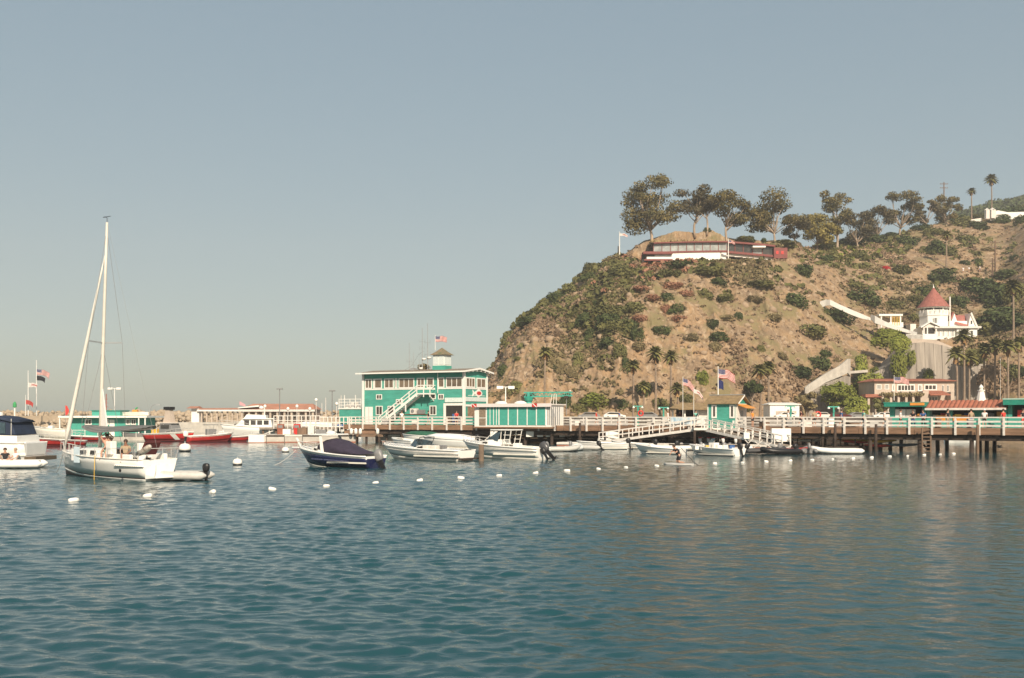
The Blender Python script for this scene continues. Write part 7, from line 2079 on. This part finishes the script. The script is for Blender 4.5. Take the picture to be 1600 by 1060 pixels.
# masts and flags at far left, standing on the breakwater
flag("tall flagpole with striped flag over a black flag at the far left", P(57, 650, 238), 13, 2.9, 1.3, 'us', .1, .09, .86, droop=.35, second=('black', 1.9, 1.1))
flag("short white mast with a pale flag, left of the tall flagpole", P(44, 650, 230), 10.2, 2.0, 1.0, 'white', 0, .09, .75, droop=.1)
flag("red flag on a thin pole between the two masts", P(40, 650, 228), 4.6, 1.6, 1.0, 'red', .1, .06, .8, droop=.5)
nb = thing("navigation_light", "green topped navigation post at the end of the breakwater", "navigation light", P(23, 650, 232))
MB().tube([(0, 0, -1), (0, 0, 2.0)], .18, 8).build("post", WHITE, nb); MB().lathe([(.42, 2.0), (.4, 2.8), (.12, 3.3)], 10).build("green_cone", GREEN, nb)
rs = thing("red_sail_marker", "red upright banner flag at the boathouse roof's left end", "banner", P(102, 650, 142))
MB().tube([(0, 0, -1), (0, 0, 1.6)], .03, 5).build("pole", STEEL, rs); MB().loft([[(.02, 0, 0), (.35, .1, .25)], [(.02, 0, .8), (.5, .1, .8)], [(.02, 0, 1.5), (.25, .05, 1.4)]], closed=False).build("cloth", C_RED, rs, solid=.02)
rm_ = thing("radio_mast", "reddish lattice mast behind the sailing boat's mast foot", "mast", P(166, 650, 155))
mb = MB().tube([(0, 0, -1.5), (0, 0, 3.4)], .07, 6)
for z in (.8, 1.4, 2.0, 2.6): mb.beam((-.5 + z * .1, 0, z), (.5 - z * .1, 0, z), .05, .05)
mb.build("lattice", mat("rust_red_paint", (.35, .12, .09), .7, .2, 2), rm_)

# ---- far terminal pavilion with terracotta roofs
Yp = 205.0; k = Yp / F
O = P(293, 668, Yp)
fp_ = thing("ferry_pavilion", "long open pavilion with terracotta roofs on the far mole", "pavilion", (O.x, Yp, 0))
U = lambda p: (p - 293) * k
V = lambda p: EYE + (HOR - p) * k
MB().box(U(285), -2, -1, U(540), 10, V(660)).build("mole", CONC, fp_)
MB().loft([[(U(293), -1, V(638.5)), (U(309), -1, V(638.5)), (U(309), 4, V(638.5)), (U(293), 4, V(638.5))], [(U(294.5), 1.2, V(635)), (U(308), 1.2, V(635)), (U(308), 2, V(635)), (U(294.5), 2, V(635))]]).build("roof", TILEO, fp_)
MB().box(U(299), 0, V(660), U(311), 3, V(639)).build("end_block", WHITE, fp_)
MB().loft([[(U(309), -.5, V(640.5)), (U(376), -.5, V(640)), (U(376), 4, V(640)), (U(309), 4, V(640.5))], [(U(309), 1.5, V(638)), (U(376), 1.5, V(637.5)), (U(376), 2.5, V(637.5)), (U(309), 2.5, V(638))]]).build("roof", TILEO, fp_)
MB().box(U(309), -.6, V(643), U(378), -.3, V(640.6)).build("fascia", WHITE, fp_)
for a in range(314, 378, 8): MB().box(U(a), 0, V(660), U(a) + .25, .3, V(643)).build("column", PLAST, fp_)
MB().loft([[(U(376), -2, V(640)), (U(495), -2, V(640)), (U(495), 6, V(640)), (U(376), 6, V(640))], [(U(392), 1.8, V(631)), (U(486), 1.8, V(631)), (U(486), 2.4, V(631)), (U(392), 2.4, V(631))]]).build("main_roof", TILEO, fp_)
MB().loft([[(U(376), -2.4, V(638.5)), (U(409), -2.4, V(636)), (U(409), 0, V(636)), (U(376), 0, V(638.5))], [(U(378), -2.4, V(637)), (U(409), -2.4, V(633.5)), (U(409), 0, V(633.5)), (U(378), 0, V(637))]]).build("entry_gable", WHITE, fp_)
MB().box(U(376), -2.1, V(643.5), U(495), -1.9, V(640.2)).build("fascia", WHITEW, fp_)
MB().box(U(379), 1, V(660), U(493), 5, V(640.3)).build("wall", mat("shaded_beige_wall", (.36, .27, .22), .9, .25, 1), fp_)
for a in range(380, 495, 11): MB().box(U(a), -1.8, V(660), U(a) + .4, -1.4, V(643.5)).build("column", PLAST, fp_)
for a in (386, 398, 420, 432, 445, 456, 467, 480): window(fp_, U(a), V(655), U(a + 6), V(647), 1.0, 1, 1, gm=GLASS, fw=.2)
tag(fp_, "long open pavilion with terracotta roofs on the far mole", "pavilion")
nl = thing("pennant", "small pink pennant on the pavilion roof", "flag", P(374, 640, 203)); MB().tube([(0, 0, 0), (0, 0, 1.7)], .04, 5).build("pole", STEEL, nl); MB().loft([[(0, 0, .9), (0, 0, 1.7)], [(1.2, .1, .6), (1.2, .1, 1.0)]], closed=False).build("cloth", mat("pink_cloth", (.55, .30, .32), .9, .1, 2), nl, solid=.03)
wf = thing("whip_aerials", "cluster of white dock poles behind the fuel dock", "poles", (0, 0, 0))
for px, pt_ in ((414, 636), (450, 640), (464, 636), (484, 640), (494, 626), (503, 630), (509, 622), (526, 632), (533, 618), (543, 630)):
    a = P(px, 670, 152); MB().tube([a, P(px, pt_, 152)], .045, 5).build("pole", WHITEW, wf)
    if px % 2 == 0: MB().lathe([(.02, -.2), (.22, -.1), (.25, .15), (.1, .35)], 10).build("dome", WHITE, wf, loc=P(px, pt_, 152), smooth=True)
# ================================================================ SMALL CRAFT ALONG THE FLOAT
dn = [(880, 706, .3, 3.2, LGREY, GREYP, -.3, "white-grey inflatable next to the hardtop boat's outboard"),
      (898, 704.5, 1.2, 2.8, GEL, GREYP, .4, "round-nosed white inflatable seen end-on, second after the hardtop boat"),
      (915, 703.5, 2.7, 3.0, LGREY, BLACK, .5, "grey inflatable with cream cushions below the start of the float"),
      (1038, 704, PI, 2.8, GEL, BLACK, .6, "small white inflatable nosed under the gangway's foot"),
      (1078, 704, .2, 2.8, GELC, BLACK, .3, "cream inflatable behind the paddler"),
      (1095, 706, 1.4, 2.8, GEL, GREYP, .4, "white inflatable end-on left of the skiff with gear"),
      (1196, 709, .15, 3.6, mat("black_hypalon", (.05, .05, .052), .6, .2, 2), BLACK, .5, "long black inflatable with folded frame, right of the loaded skiff"),
      (1218, 710, PI + .2, 3.4, BLACK, BLACK, .7, "black inflatable with white seat nosed at the long black one"),
      (1243, 709, .1, 3.0, mat("red_trim_tube", (.30, .05, .04), .5, .3, 3), GREYP, .4, "dark inflatable with a red rim below the gangway's end"),
      (1264, 709, 1.3, 2.8, GREYP, GREYP, .5, "blue-grey inflatable seen from its stern beside the red-rimmed one"),
      (1152, 708, .3, 2.8, GEL, GREYP, .4, "white inflatable between the loaded skiff and the long black one")]
for px, py, a, L, m, mo, ti, lab in dn: dinghy(lab, px, py, a, L, m, mo, .85, ti)
dinghy("long white inflatable tied alone at the landward end of the float", 1306, 709.5, PI - .1, 4.2, GEL, None, 1, 0, 1.6)
small_boat("white open skiff pointing seaward below the white fish-box stand", 962, 702.5, 920, 702.5, 5.2, 1.8, GEL, BLACK, None, "skiffs at the float", .6, .85)
small_boat("tan-seated white skiff under the middle of the gangway", 1008, 702, 970, 701.5, 4.6, 1.7, GEL, BLACK, None, "skiffs at the float", .5, .8)
small_boat("white skiff with raised bow left of the paddler", 1052, 710, 1008, 709, 4.8, 1.8, GEL, None, None, "skiffs at the float", .5, .85)
t = small_boat("white skiff piled with crates and gear in front of the kiosk", 1142, 713, 1090, 711, 5.4, 2.0, GEL, BLACK, None, "skiffs at the float", .6, .9, "skiff", True)
for k in range(7):
    w = rnd.uniform(.3, .55)
    tag(MB().box(-w / 2, -w / 2, 0, w / 2, w / 2, w * .9).build("gear_crate", [WHITE, WHITEW, YEL, LGREY, C_WHT, GELC, C_BLU][k], bevel=.02), ["tall white", "weathered white", "yellow", "grey", "soft white", "cream", "blue"][k] + " gear crate on the loaded skiff before the kiosk", "crate").matrix_world = Matrix.Translation(Vector((t.location.x - 1.5 + .5 * k, t.location.y - .1 + .15 * (k % 3), .5)))
# folding frame gear over the black inflatables
fg = thing("ladder_frame", "white tubular boarding frame leaning over the black inflatables", "frame", W(1205, 708))
mb = MB()
for k in range(5):
    mb.beam((-2.4 + k * .9, 0, 1.2 - .15 * k), (-1.5 + k * .9, .2, .3), .06, .06); mb.beam((-2.6 + k * .9, .2, .3), (-1.7 + k * .9, 0, 1.3 - .15 * k), .06, .06)
mb.build("tubes", WHITEW, fg, kind="stuff")
# fish-box stand at the gangway foot and the white plate near the landward one
for px, py, Y, w, h, lab in ((957, 683, 110.5, .75, .75, "white plastic chest on the float at the seaward gangway's foot"), (1221, 681, 97, .95, 1.0, "white upright sign board at the landward gangway's foot"), (939, 690, 111, .35, .3, "small white pot beside the white chest"),
                             (1167, 682, 99, .3, .35, "small white box on the landward gangway's railing")):
    q = P(px, py, Y); o = tag(MB().box(-w, 0, -h / 2 - .1, w, .4, h / 2 + .2).build("white_box", WHITE, bevel=.04), lab, "box"); o.location = q
# kayak stacks on the float under the pier
def kayak(label, px, py, Y, m, L=3.4, rot=0.0):
    q = P(px, py, Y); t = thing("kayak", label, "kayak", q, rot, "kayaks stacked under the pier")
    rings = []
    for x, w, h in ((-.5, .02, .03), (-.35, .2, .11), (0, .33, .16), (.35, .2, .12), (.5, .02, .05)):
        rings.append([(x * L, w * math.cos(a), h * math.sin(a) + abs(x) * .2) for a in [2 * PI * i / 8 for i in range(8)]])
    MB().loft(rings).build("hull", m, t, smooth=True)
    MB().lathe([(.22, .13), (.24, .17)], 10, (-.1, 0, 0)).build("cockpit_rim", BLACK, t)
ky = [(1190, 677, NAVY, "dark blue kayak on the rack by the landward gangway, topmost"), (1186, 681, C_MAR, "maroon kayak under the dark blue one"), (1266, 681, GEL, "white kayak, upper one of the pair near the mooring pile"), (1257, 685, YEL, "yellow kayak under the white one"),
      (1345, 684, REDB, "red kayak, topmost in the bright stack"), (1352, 688, YEL, "yellow kayak in the bright stack below the red one"), (1341, 691, REDB, "red kayak at the bottom of the bright stack"), (1326, 687, ORA, "orange kayak left of the bright stack"),
      (1376, 697, REDB, "lone red kayak seen between the piles"), (1411, 696, mat("slate_blue_plastic", (.08, .13, .17), .5, .1, 2), "slate blue kayak farther under the pier"), (1260, 689, GELC, "cream kayak under the yellow one"), (1375, 690, YEL, "yellow kayak tip beside the lone red one")]
for px, py, m, lab in ky: kayak(lab, px, py, pier_pt(px).y + 2.2, m, 3.2, rnd.uniform(-.25, .1))
kr = thing("kayak_float", "dark float carrying the kayak stacks under the pier", "float", (0, 0, 0))
a, b = P(1235, 700, pier_pt(1235).y + 1.2), P(1372, 700, pier_pt(1372).y + 1.2)
MB().beam((a.x, a.y + 1.6, .15), (b.x, b.y + 1.6, .15), 3.4, .5).build("deck", WOODD, kr)
for k in range(6):
    q = a.lerp(b, (k + .5) / 6); MB().beam((q.x, q.y, .3), (q.x, q.y, 1.7), .1, .1).beam((q.x, q.y + 2.2, .3), (q.x, q.y + 2.2, 1.7), .1, .1).build("rack_post", WOODD, kr, kind="stuff")
kb = thing("beach_boat", "small white boat moored in the water behind the pier's landward piles", "boat", W(1500, 692), .2)
MB().loft([[(x, -w, .5), (x, -w * .6, 0), (x, w * .6, 0), (x, w, .5)] for x, w in ((-2, .6), (-1, .8), (1, .7), (2.2, .05))]).build("hull", GEL, kb)
# steps on piles by the landward pier
lad = thing("pier_ladder", "wooden ladder and landing hanging from the pier among the landward piles", "ladder", (pier_pt(1445).x, pier_pt(1445).y - .35, 0))
for xx in (-.4, .4): MB().beam((xx, 0, -.5), (xx, 0, DZ), .12, .12).build("stile", WOOD, lad)
for k in range(7): MB().beam((-.4, 0, .1 + .33 * k), (.4, 0, .1 + .33 * k), .06, .08).build("rung", WOOD, lad)

# ================================================================ BUOYS
def mooring_buoy(label, px, py, r):
    t = thing("mooring_buoy", label, "mooring buoy", W(px, py))
    MB().lathe([(r * .75, -.3 * r), (r, .1 * r), (r, .25 * r)], 18).build("dark_band", BLACK, t, smooth=True)
    MB().lathe([(r * 1.0, .26 * r), (r * 1.03, .55 * r), (r * .93, 1.0 * r), (r * .65, 1.3 * r), (r * .2, 1.42 * r), (.04, 1.43 * r)], 18).build("ball", WHITE, t, smooth=True)
    MB().lathe([(.06, 1.42 * r), (.05, 1.75 * r), (.02, 1.8 * r)], 8).build("top_ring", STEEL, t)
mooring_buoy("white ball mooring buoy between the sailing boat and the red boats", 289, 706, .55)
mooring_buoy("white mooring buoy with black waterband left of the navy cuddy boat", 371, 727, .32)
mooring_buoy("small mooring buoy just left of the navy boat's bow rail", 446, 707, .34)
fl = [(115, 784), (231, 777), (332, 771), (425, 766), (510, 761), (587, 756), (656, 752), (720, 748.5), (780, 744.5), (837, 740.5), (886, 737), (935, 734), (978, 731.5), (1026, 729.5), (1076, 727.5), (1117, 725.5), (1160, 724),
      (1197, 722.5), (1235, 721), (1269, 720), (1301, 718.5), (1333, 717.5), (1362, 716), (1390, 714.5), (1418, 713.5), (1444, 712), (1469, 711), (1490, 710)]
FLM = MB().lathe([(.05, -.32), (.13, -.29), (.155, -.15), (.155, .15), (.13, .29), (.05, .32)], 12, (0, 0, 0.07), 'x').build("small_float", WHITE, smooth=True)
for i, (px, py) in enumerate(fl):
    o = FLM if i == 0 else FLM.copy()
    if i: col.objects.link(o)
    o.location = W(px, py); o.rotation_euler = (0, rnd.uniform(-.25, .25), rnd.uniform(-.9, .9)); s_ = .56 + (.0 if i > 3 else .08) + rnd.uniform(-.06, .08); o.scale = (s_ * (.8 if i > 10 else .95), s_, s_)
    tag(o, f"small white float in the swim line, {ordn(i)} from the left end", "float", "floats of the swim line")

# ================================================================ PEOPLE
def skinmesh(name, V, E, Rr, m, parent, root=0, lvl=1):
    me = bpy.data.meshes.new(name); me.from_pydata([tuple(v) for v in V], E, [])
    o = bpy.data.objects.new(name, me); col.objects.link(o); o.parent = parent
    o.modifiers.new("skin", 'SKIN'); sv = me.skin_vertices[0].data
    for i, r_ in enumerate(Rr): sv[i].radius = (r_, r_); sv[i].use_root = (i == root)
    s = o.modifiers.new("sub", 'SUBSURF'); s.levels = lvl; s.render_levels = lvl
    me.materials.append(m)
    return o
POSES = {
 'stand': dict(pel=(0, 0, .95), ch=(0, .0, 1.32), nk=(0, 0, 1.50), hd=(0, -.02, 1.66), kn=[(-.11, -.02, .5), (.12, -.02, .5)], ft=[(-.12, .0, .06), (.14, .02, .06)], el=[(-.27, .0, 1.16), (.27, .0, 1.16)], wr=[(-.28, -.10, .93), (.28, -.10, .93)]),
 'walk': dict(pel=(0, 0, .93), ch=(0, .0, 1.31), nk=(0, 0, 1.49), hd=(0, -.03, 1.65), kn=[(-.10, -.16, .52), (.10, .04, .48)], ft=[(-.1, -.22, .06), (.1, .28, .09)], el=[(-.25, .12, 1.16), (.25, -.08, 1.16)], wr=[(-.26, .06, .94), (.25, -.26, 1.0)]),
 'lean': dict(pel=(0, 0, .93), ch=(0, -.12, 1.28), nk=(0, -.18, 1.44), hd=(0, -.26, 1.58), kn=[(-.11, -.02, .5), (.12, .02, .5)], ft=[(-.12, .04, .06), (.14, .05, .06)], el=[(-.28, -.28, 1.1), (.28, -.28, 1.1)], wr=[(-.12, -.46, 1.08), (.12, -.46, 1.08)]),
 'sit': dict(pel=(0, 0, .12), ch=(0, .06, .48), nk=(0, .04, .64), hd=(0, .0, .80), kn=[(-.14, -.42, .22), (.14, -.42, .22)], ft=[(-.14, -.48, -.2), (.14, -.48, -.2)], el=[(-.27, -.04, .36), (.27, -.04, .36)], wr=[(-.2, -.28, .26), (.2, -.28, .26)]),
 'sitarms': dict(pel=(0, 0, .12), ch=(0, .1, .46), nk=(0, .1, .62), hd=(0, .06, .78), kn=[(-.14, -.40, .3), (.14, -.42, .24)], ft=[(-.14, -.50, -.1), (.14, -.52, -.15)], el=[(-.32, .1, .75), (.32, .1, .72)], wr=[(-.12, .08, .92), (.14, .1, .9)]),
 'kneel': dict(pel=(0, .02, .52), ch=(0, -.20, .84), nk=(0, -.30, .98), hd=(0, -.40, 1.10), kn=[(-.13, -.10, .10), (.13, -.10, .10)], ft=[(-.12, .34, .06), (.12, .34, .06)], el=[(-.28, -.40, .76), (.26, -.36, .72)], wr=[(-.14, -.58, .62), (.2, -.60, .80)]),
}
def person(label, loc, rot, pose, top=C_WHT, bottom=C_BLU, skin=SKIN, hair=HAIR, sc_=1.0, hat=None, long=False, topless=False):
    p = POSES[pose]; t = thing("person", label, "person", loc, rot)
    t.scale = (sc_,) * 3
    pel, ch, nk, hd = [Vector(p[k]) for k in ('pel', 'ch', 'nk', 'hd')]
    up = (nk - ch).normalized()
    V = [pel, pel.lerp(ch, .45), ch, nk, hd - Vector((0, 0, .02)), hd + up * .09]; E = [(0, 1), (1, 2), (2, 3), (3, 4), (4, 5)]; Rr = [.135, .115, .15, .055, .095, .08]
    V.append(hd + Vector((0, -.10, -.01))); E.append((4, 6)); Rr.append(.022)      # nose
    for i, sd in enumerate((-1, 1)):
        hip = pel + Vector((sd * .1, 0, -.04)); kn = Vector(p['kn'][i]); ft = Vector(p['ft'][i])
        n = len(V); V += [hip, kn, ft, ft + Vector((0, -.15, -.02))]; E += [(0, n), (n, n + 1), (n + 1, n + 2), (n + 2, n + 3)]; Rr += [.095, .06, .042, .035]
        sh_ = ch + Vector((sd * .185, 0, .08)); el = Vector(p['el'][i]); wr_ = Vector(p['wr'][i]); hdir = (wr_ - el).normalized()
        n = len(V); V += [sh_, el, wr_, wr_ + hdir * .08, wr_ + hdir * .16]; E += [(2, n), (n, n + 1), (n + 1, n + 2), (n + 2, n + 3), (n + 3, n + 4)]; Rr += [.058, .042, .030, .038, .016]
    skinmesh("body", V, E, Rr, skin, t, 0, 1)
    if not topless:
        V = [pel + up * .02, pel.lerp(ch, .45), ch, ch + up * .10]; E = [(0, 1), (1, 2), (2, 3)]; Rr = [.155, .14, .172, .10]
        for i, sd in enumerate((-1, 1)):
            sh_ = ch + Vector((sd * .19, 0, .08)); el = Vector(p['el'][i]); n = len(V); e2 = sh_.lerp(el, .6)
            V += [sh_, e2]; E += [(2, n), (n, n + 1)]; Rr += [.078, .062]
        skinmesh("shirt", V, E, Rr, top, t, 0, 1)
    V = [pel + up * .06, pel]; E = [(0, 1)]; Rr = [.145, .155]
    for i, sd in enumerate((-1, 1)):
        hip = pel + Vector((sd * .1, 0, -.04)); kn = Vector(p['kn'][i]); ft = Vector(p['ft'][i]); n = len(V)
        V += [hip, hip.lerp(kn, .85)]; E += [(1, n), (n, n + 1)]; Rr += [.112, .082]
        if long: V += [kn.lerp(ft, .85)]; E += [(n + 1, n + 2)]; Rr += [.06]
    skinmesh("trousers" if long else "shorts", V, E, Rr, bottom, t, 1, 1)
    mb = MB(); c = hd + Vector((0, .02, .045))
    mb.lathe([(.02, .125), (.07, .105), (.108, .05), (.112, -.01), (.09, -.06)], 12, tuple(c))
    mb.build("hair" if hat is None else "cap", hair if hat is None else hat, t, smooth=True)
    if hat is not None: MB().lathe([(.15, .0), (.15, .015)], 12, tuple(c + Vector((0, -.04, .0)))).build("brim", hat, t)
    return t
def on_pier(px, back=.8):
    p = pier_pt(px); i = 0 if p.x > 25 else (1 if p.x > 6 else 2); p = p + normals[i][1] * back
    return (p.x, p.y, DZ)
person("person in a red shirt standing in the harbour building's doorway", on_pier(697, 2.6), .1, 'stand', C_RED, C_BLK, sc_=1.0)
person("person in dark clothes leaning on the rail before the green shop, left of two", on_pier(1425, .45), -.5, 'lean', C_BLK, C_BLU, long=True)
person("person in grey-blue leaning on the rail before the green shop, right of two", on_pier(1441, .45), -.6, 'lean', C_BLU, C_BLK, long=True)
person("person in a white shirt walking on the pier before the stucco building", on_pier(1371, 2.5), 1.4, 'walk', C_WHT, C_TAN)
person("person in a turquoise shirt walking near the pier railing by the arcade", on_pier(1340, 2.0), -1.4, 'walk', C_TEA, C_BLK)
person("person in khaki standing at the tiled shop's orange counter", on_pier(1500, 5.2), PI, 'stand', C_TAN, C_BLU)
person("person in a red shirt at the tiled shop's landward counter", on_pier(1552, 5.3), PI + .3, 'stand', C_RED, C_TAN)
person("person with white hat before the tiled shop's middle wall", on_pier(1527, 3.5), -.6, 'walk', C_WHT, C_BLK, hat=C_WHT)
person("person in black before the higher green shop", on_pier(1588, 3.8), .4, 'stand', C_BLK, C_RED)
person("person in a dark red shirt in the snack hut's open window", (P(1062, 650, 118.2).x, 118.2, DZ), .1, 'stand', C_MAR, C_BLK, sc_=.98)
person("person in pale clothes walking behind the railing, left of the banner", on_pier(1025, 3.0), 1.5, 'walk', C_WHT, C_WHT, hat=C_TAN)
person("person in blue walking on the pier left of the teal lamp posts", on_pier(945, 3.5), -1.5, 'walk', C_BLU, C_TAN)
person("person in orange-brown near the kiosk's orange awning", on_pier(1166, 1.8), .8, 'stand', ORA, C_BLK)
# people aboard the sailing boat
MS = Matrix.Translation(SAIL[0]) @ Matrix.Rotation(SAIL[1], 4, 'Z')
def aboard(x, y, z): return tuple(MS @ Vector((x, y, z)))
person("bare-chested person reclining with arms behind the head on the sailing boat", aboard(-.9, .6, 1.5), .5, 'sitarms', C_MAR, C_MAR, topless=True)
person("bare-shouldered person seated on the sailing boat's cockpit edge, beside the reclining one", aboard(-1.6, .9, 1.35), -.3, 'sit', C_MAR, C_TEA, topless=True)
person("person in an orange-brown top seated behind the sailing boat's white locker", aboard(-2.9, .75, 1.2), .2, 'sit', C_TAN, C_BLK, SKIND)
# two in the inflatable at the left edge
q = W(8, 731); person("person in dark top seated in the left inflatable", (q.x, q.y, .35), .4, 'sit', C_BLK, C_MAR, sc_=1.0)
q = W(24, 731); person("person in pale top and straw hair seated in the left inflatable", (q.x, q.y, .35), -.5, 'sit', C_WHT, C_WHT, hair=C_TAN)
# paddleboarder
q = W(1061, 727); 
pb = thing("paddleboard", "pale paddleboard carrying the kneeling paddler", "paddleboard", q, PI - .75)
rings = [[(x, -w, .02), (x, -w * .8, .13), (x, w * .8, .13), (x, w, .02), (x, 0, -.05)] for x, w in ((-1.1, .2), (-.7, .36), (.3, .38), (.9, .28), (1.25, .05))]
MB().loft(rings).build("board", LGREY, pb, bevel=.02)
person("person in a dark top kneeling and paddling a board near the swim line", (q.x, q.y, .12), -1.2, 'kneel', C_BLK, C_BLK, hair=HAIR, sc_=1.05)
pd = thing("paddle", "long black paddle held by the kneeling paddler", "paddle", (q.x + .5, q.y - .25, 0))
MB().tube([(-.45, 0, 1.25), (.55, -.1, .1)], .018, 6).build("shaft", BLACK, pd); MB().loft([[(.5, -.16, .2), (.62, -.02, .14)], [(.85, -.2, -.12), (.95, -.02, -.12)]], closed=False).build("blade", BLACK, pd, solid=.02)
# distant white figures on the upper slope
for k, (px, py) in enumerate([(1505, 428), (1514, 427), (1531, 426)]):
    q = hit(px, py); person(["leftmost of three tiny people on the upper slope above the turreted house", "middle of three tiny people on the upper slope above the turreted house", "rightmost of three tiny people on the upper slope above the turreted house"][k], q, rnd.uniform(-1, 1), 'stand', C_WHT, [C_WHT, C_TAN, C_BLU][k], sc_=1.15)

# gulls near the piles
for k, (px, py) in enumerate(((1561, 699),)):
    g = thing("gull", "white gull flying low behind the landward piles", "bird", P(px, py, 96))
    rings = [[(x, w * math.cos(a), w * math.sin(a)) for a in [2 * PI * i / 8 for i in range(8)]] for x, w in ((-.25, .01), (-.12, .06), (.05, .08), (.17, .045), (.22, .05), (.27, .03), (.33, .006))]
    MB().loft(rings).build("body", WHITE, g, smooth=True)
    for sd in (-1, 1): MB().loft([[(-.06, 0, .03), (.1, 0, .03)], [(-.04, sd * .3, .18), (.09, sd * .3, .18)], [(-.12, sd * .65, .1), (-.06, sd * .65, .1)]], closed=False).build("wing", GREYP, g, solid=.015)

# more strollers and clutter on the pier
for px, k, a, pose, tp, bt, lab in ((1218, 2.5, 1.5, 'walk', C_WHT, C_BLU, "person in white walking landward of the kiosk, beside the low shed"), (1236, 3.0, -1.5, 'walk', C_MAR, C_BLK, "person in dark red walking toward the kiosk"), (1262, 2.0, .2, 'stand', C_TAN, C_BLK, "person in tan standing left of the life ring lamp"),
        (1300, 3.0, 1.6, 'walk', C_BLU, C_TAN, "person in blue walking right of the life ring lamp"), (1402, 1.2, 1.3, 'walk', C_WHT, C_BLK, "person in white at the left shutter of the green pier shop"), (1470, 3.0, .5, 'stand', C_BLK, C_TAN, "person in black standing before the tiled shop's first counter"),
        (1078, 1.6, .3, 'stand', C_TEA, C_WHT, "person in turquoise behind the pale blue banner"), (905, 4.0, 1.5, 'walk', C_RED, C_BLK, "person in red walking near the panelled hut's slatted end"), (617, 1.6, .4, 'walk', C_WHT, C_TAN, "person in white at the foot of the outside stair"), (660, 1.4, 1.5, 'walk', C_BLK, C_BLU, "person in black walking below the stair landing")):
    person(lab, on_pier(px, k), a, pose, tp, bt)
for i, (px, k, w, h, m) in enumerate(sorted(((892, 1.4, .6, .7, WHITEW), (935, 1.2, .9, .5, GREYP), (972, 2.0, .5, 1.0, WOOD), (1030, 1.3, .6, .95, LGREY), (1042, 1.0, .8, .6, WHITE), (1186, 1.5, .9, .5, WOOD), (1226, 1.2, .5, .8, GREYP), (1250, 2.2, 1.2, .6, WHITEW), (1290, 1.5, .6, .9, C_WHT), (1326, 1.2, 1.2, .5, WOOD), (1356, 2.2, .8, .7, LGREY), (1384, 1.2, .5, .95, GREYP), (640, 1.3, .8, .6, WHITEW), (590, 1.6, .6, .8, GREYP), (1462, 1.0, .5, .8, WOOD), (1512, 1.1, .5, .8, GREYP)), key=lambda e: e[0])):
    q = on_pier(px, k); o = thing("storage_box", f"box or bin standing behind the pier railing, {ordn(i)} from the left", "box", q, rnd.uniform(-.4, .4), "boxes and bins on the pier deck")
    MB().box(-w / 2, -w * .35, 0, w / 2, w * .35, h).build("bin_body", m, o, bevel=.03); MB().box(-w / 2 - .03, -w * .35 - .03, h, w / 2 + .03, w * .35 + .03, h + .06).build("lid", GREYP if m is not GREYP else WHITEW, o)
# mooring lines and fenders of the near boats
def line(label, p, q, sag=.4, r=.02, m=WHITEW):
    p = Vector(p); q = Vector(q); t = thing("mooring_line", label, "rope", p)
    MB().tube([(q - p) * (i / 8) - Vector((0, 0, sag * math.sin(PI * i / 8))) for i in range(9)], r, 5).build("rope", m, t)
line("thin mooring line from the navy boat's bow into the water", bb.matrix_world @ Vector((3.6, 0, 1.1)) if False else Matrix.Translation(bb.location) @ Matrix.Rotation(bb.rotation_euler[2], 4, 'Z') @ Vector((3.5, 0, 1.15)), Matrix.Translation(bb.location) @ Matrix.Rotation(bb.rotation_euler[2], 4, 'Z') @ Vector((6.2, .6, -.15)), .35)
line("mooring line from the sailing boat's bow into the water", MS @ Vector((4.7, 0, 1.35)), MS @ Vector((7.2, -.8, -.15)), .3)
line("tow line between the sailing boat's stern and its dinghy", MS @ Vector((-4.8, .2, .9)), MS @ Vector((-5.6, .8, .35)), .15)
# ================================================================ AIR
hz = bpy.data.materials.new("sea_haze"); hz.use_nodes = True
nt = hz.node_tree; nt.nodes.clear()
pv = nt.nodes.new("ShaderNodeVolumePrincipled"); pv.inputs["Density"].default_value = 0.00032
pv.inputs["Color"].default_value = (.92, .93, .94, 1)
pv.inputs["Anisotropy"].default_value = 0.0
ou = nt.nodes.new("ShaderNodeOutputMaterial"); nt.links.new(pv.outputs[0], ou.inputs["Volume"])
MB().box(-900, -80, -8, 900, 1000, 175).build("haze", hz, kind="stuff")
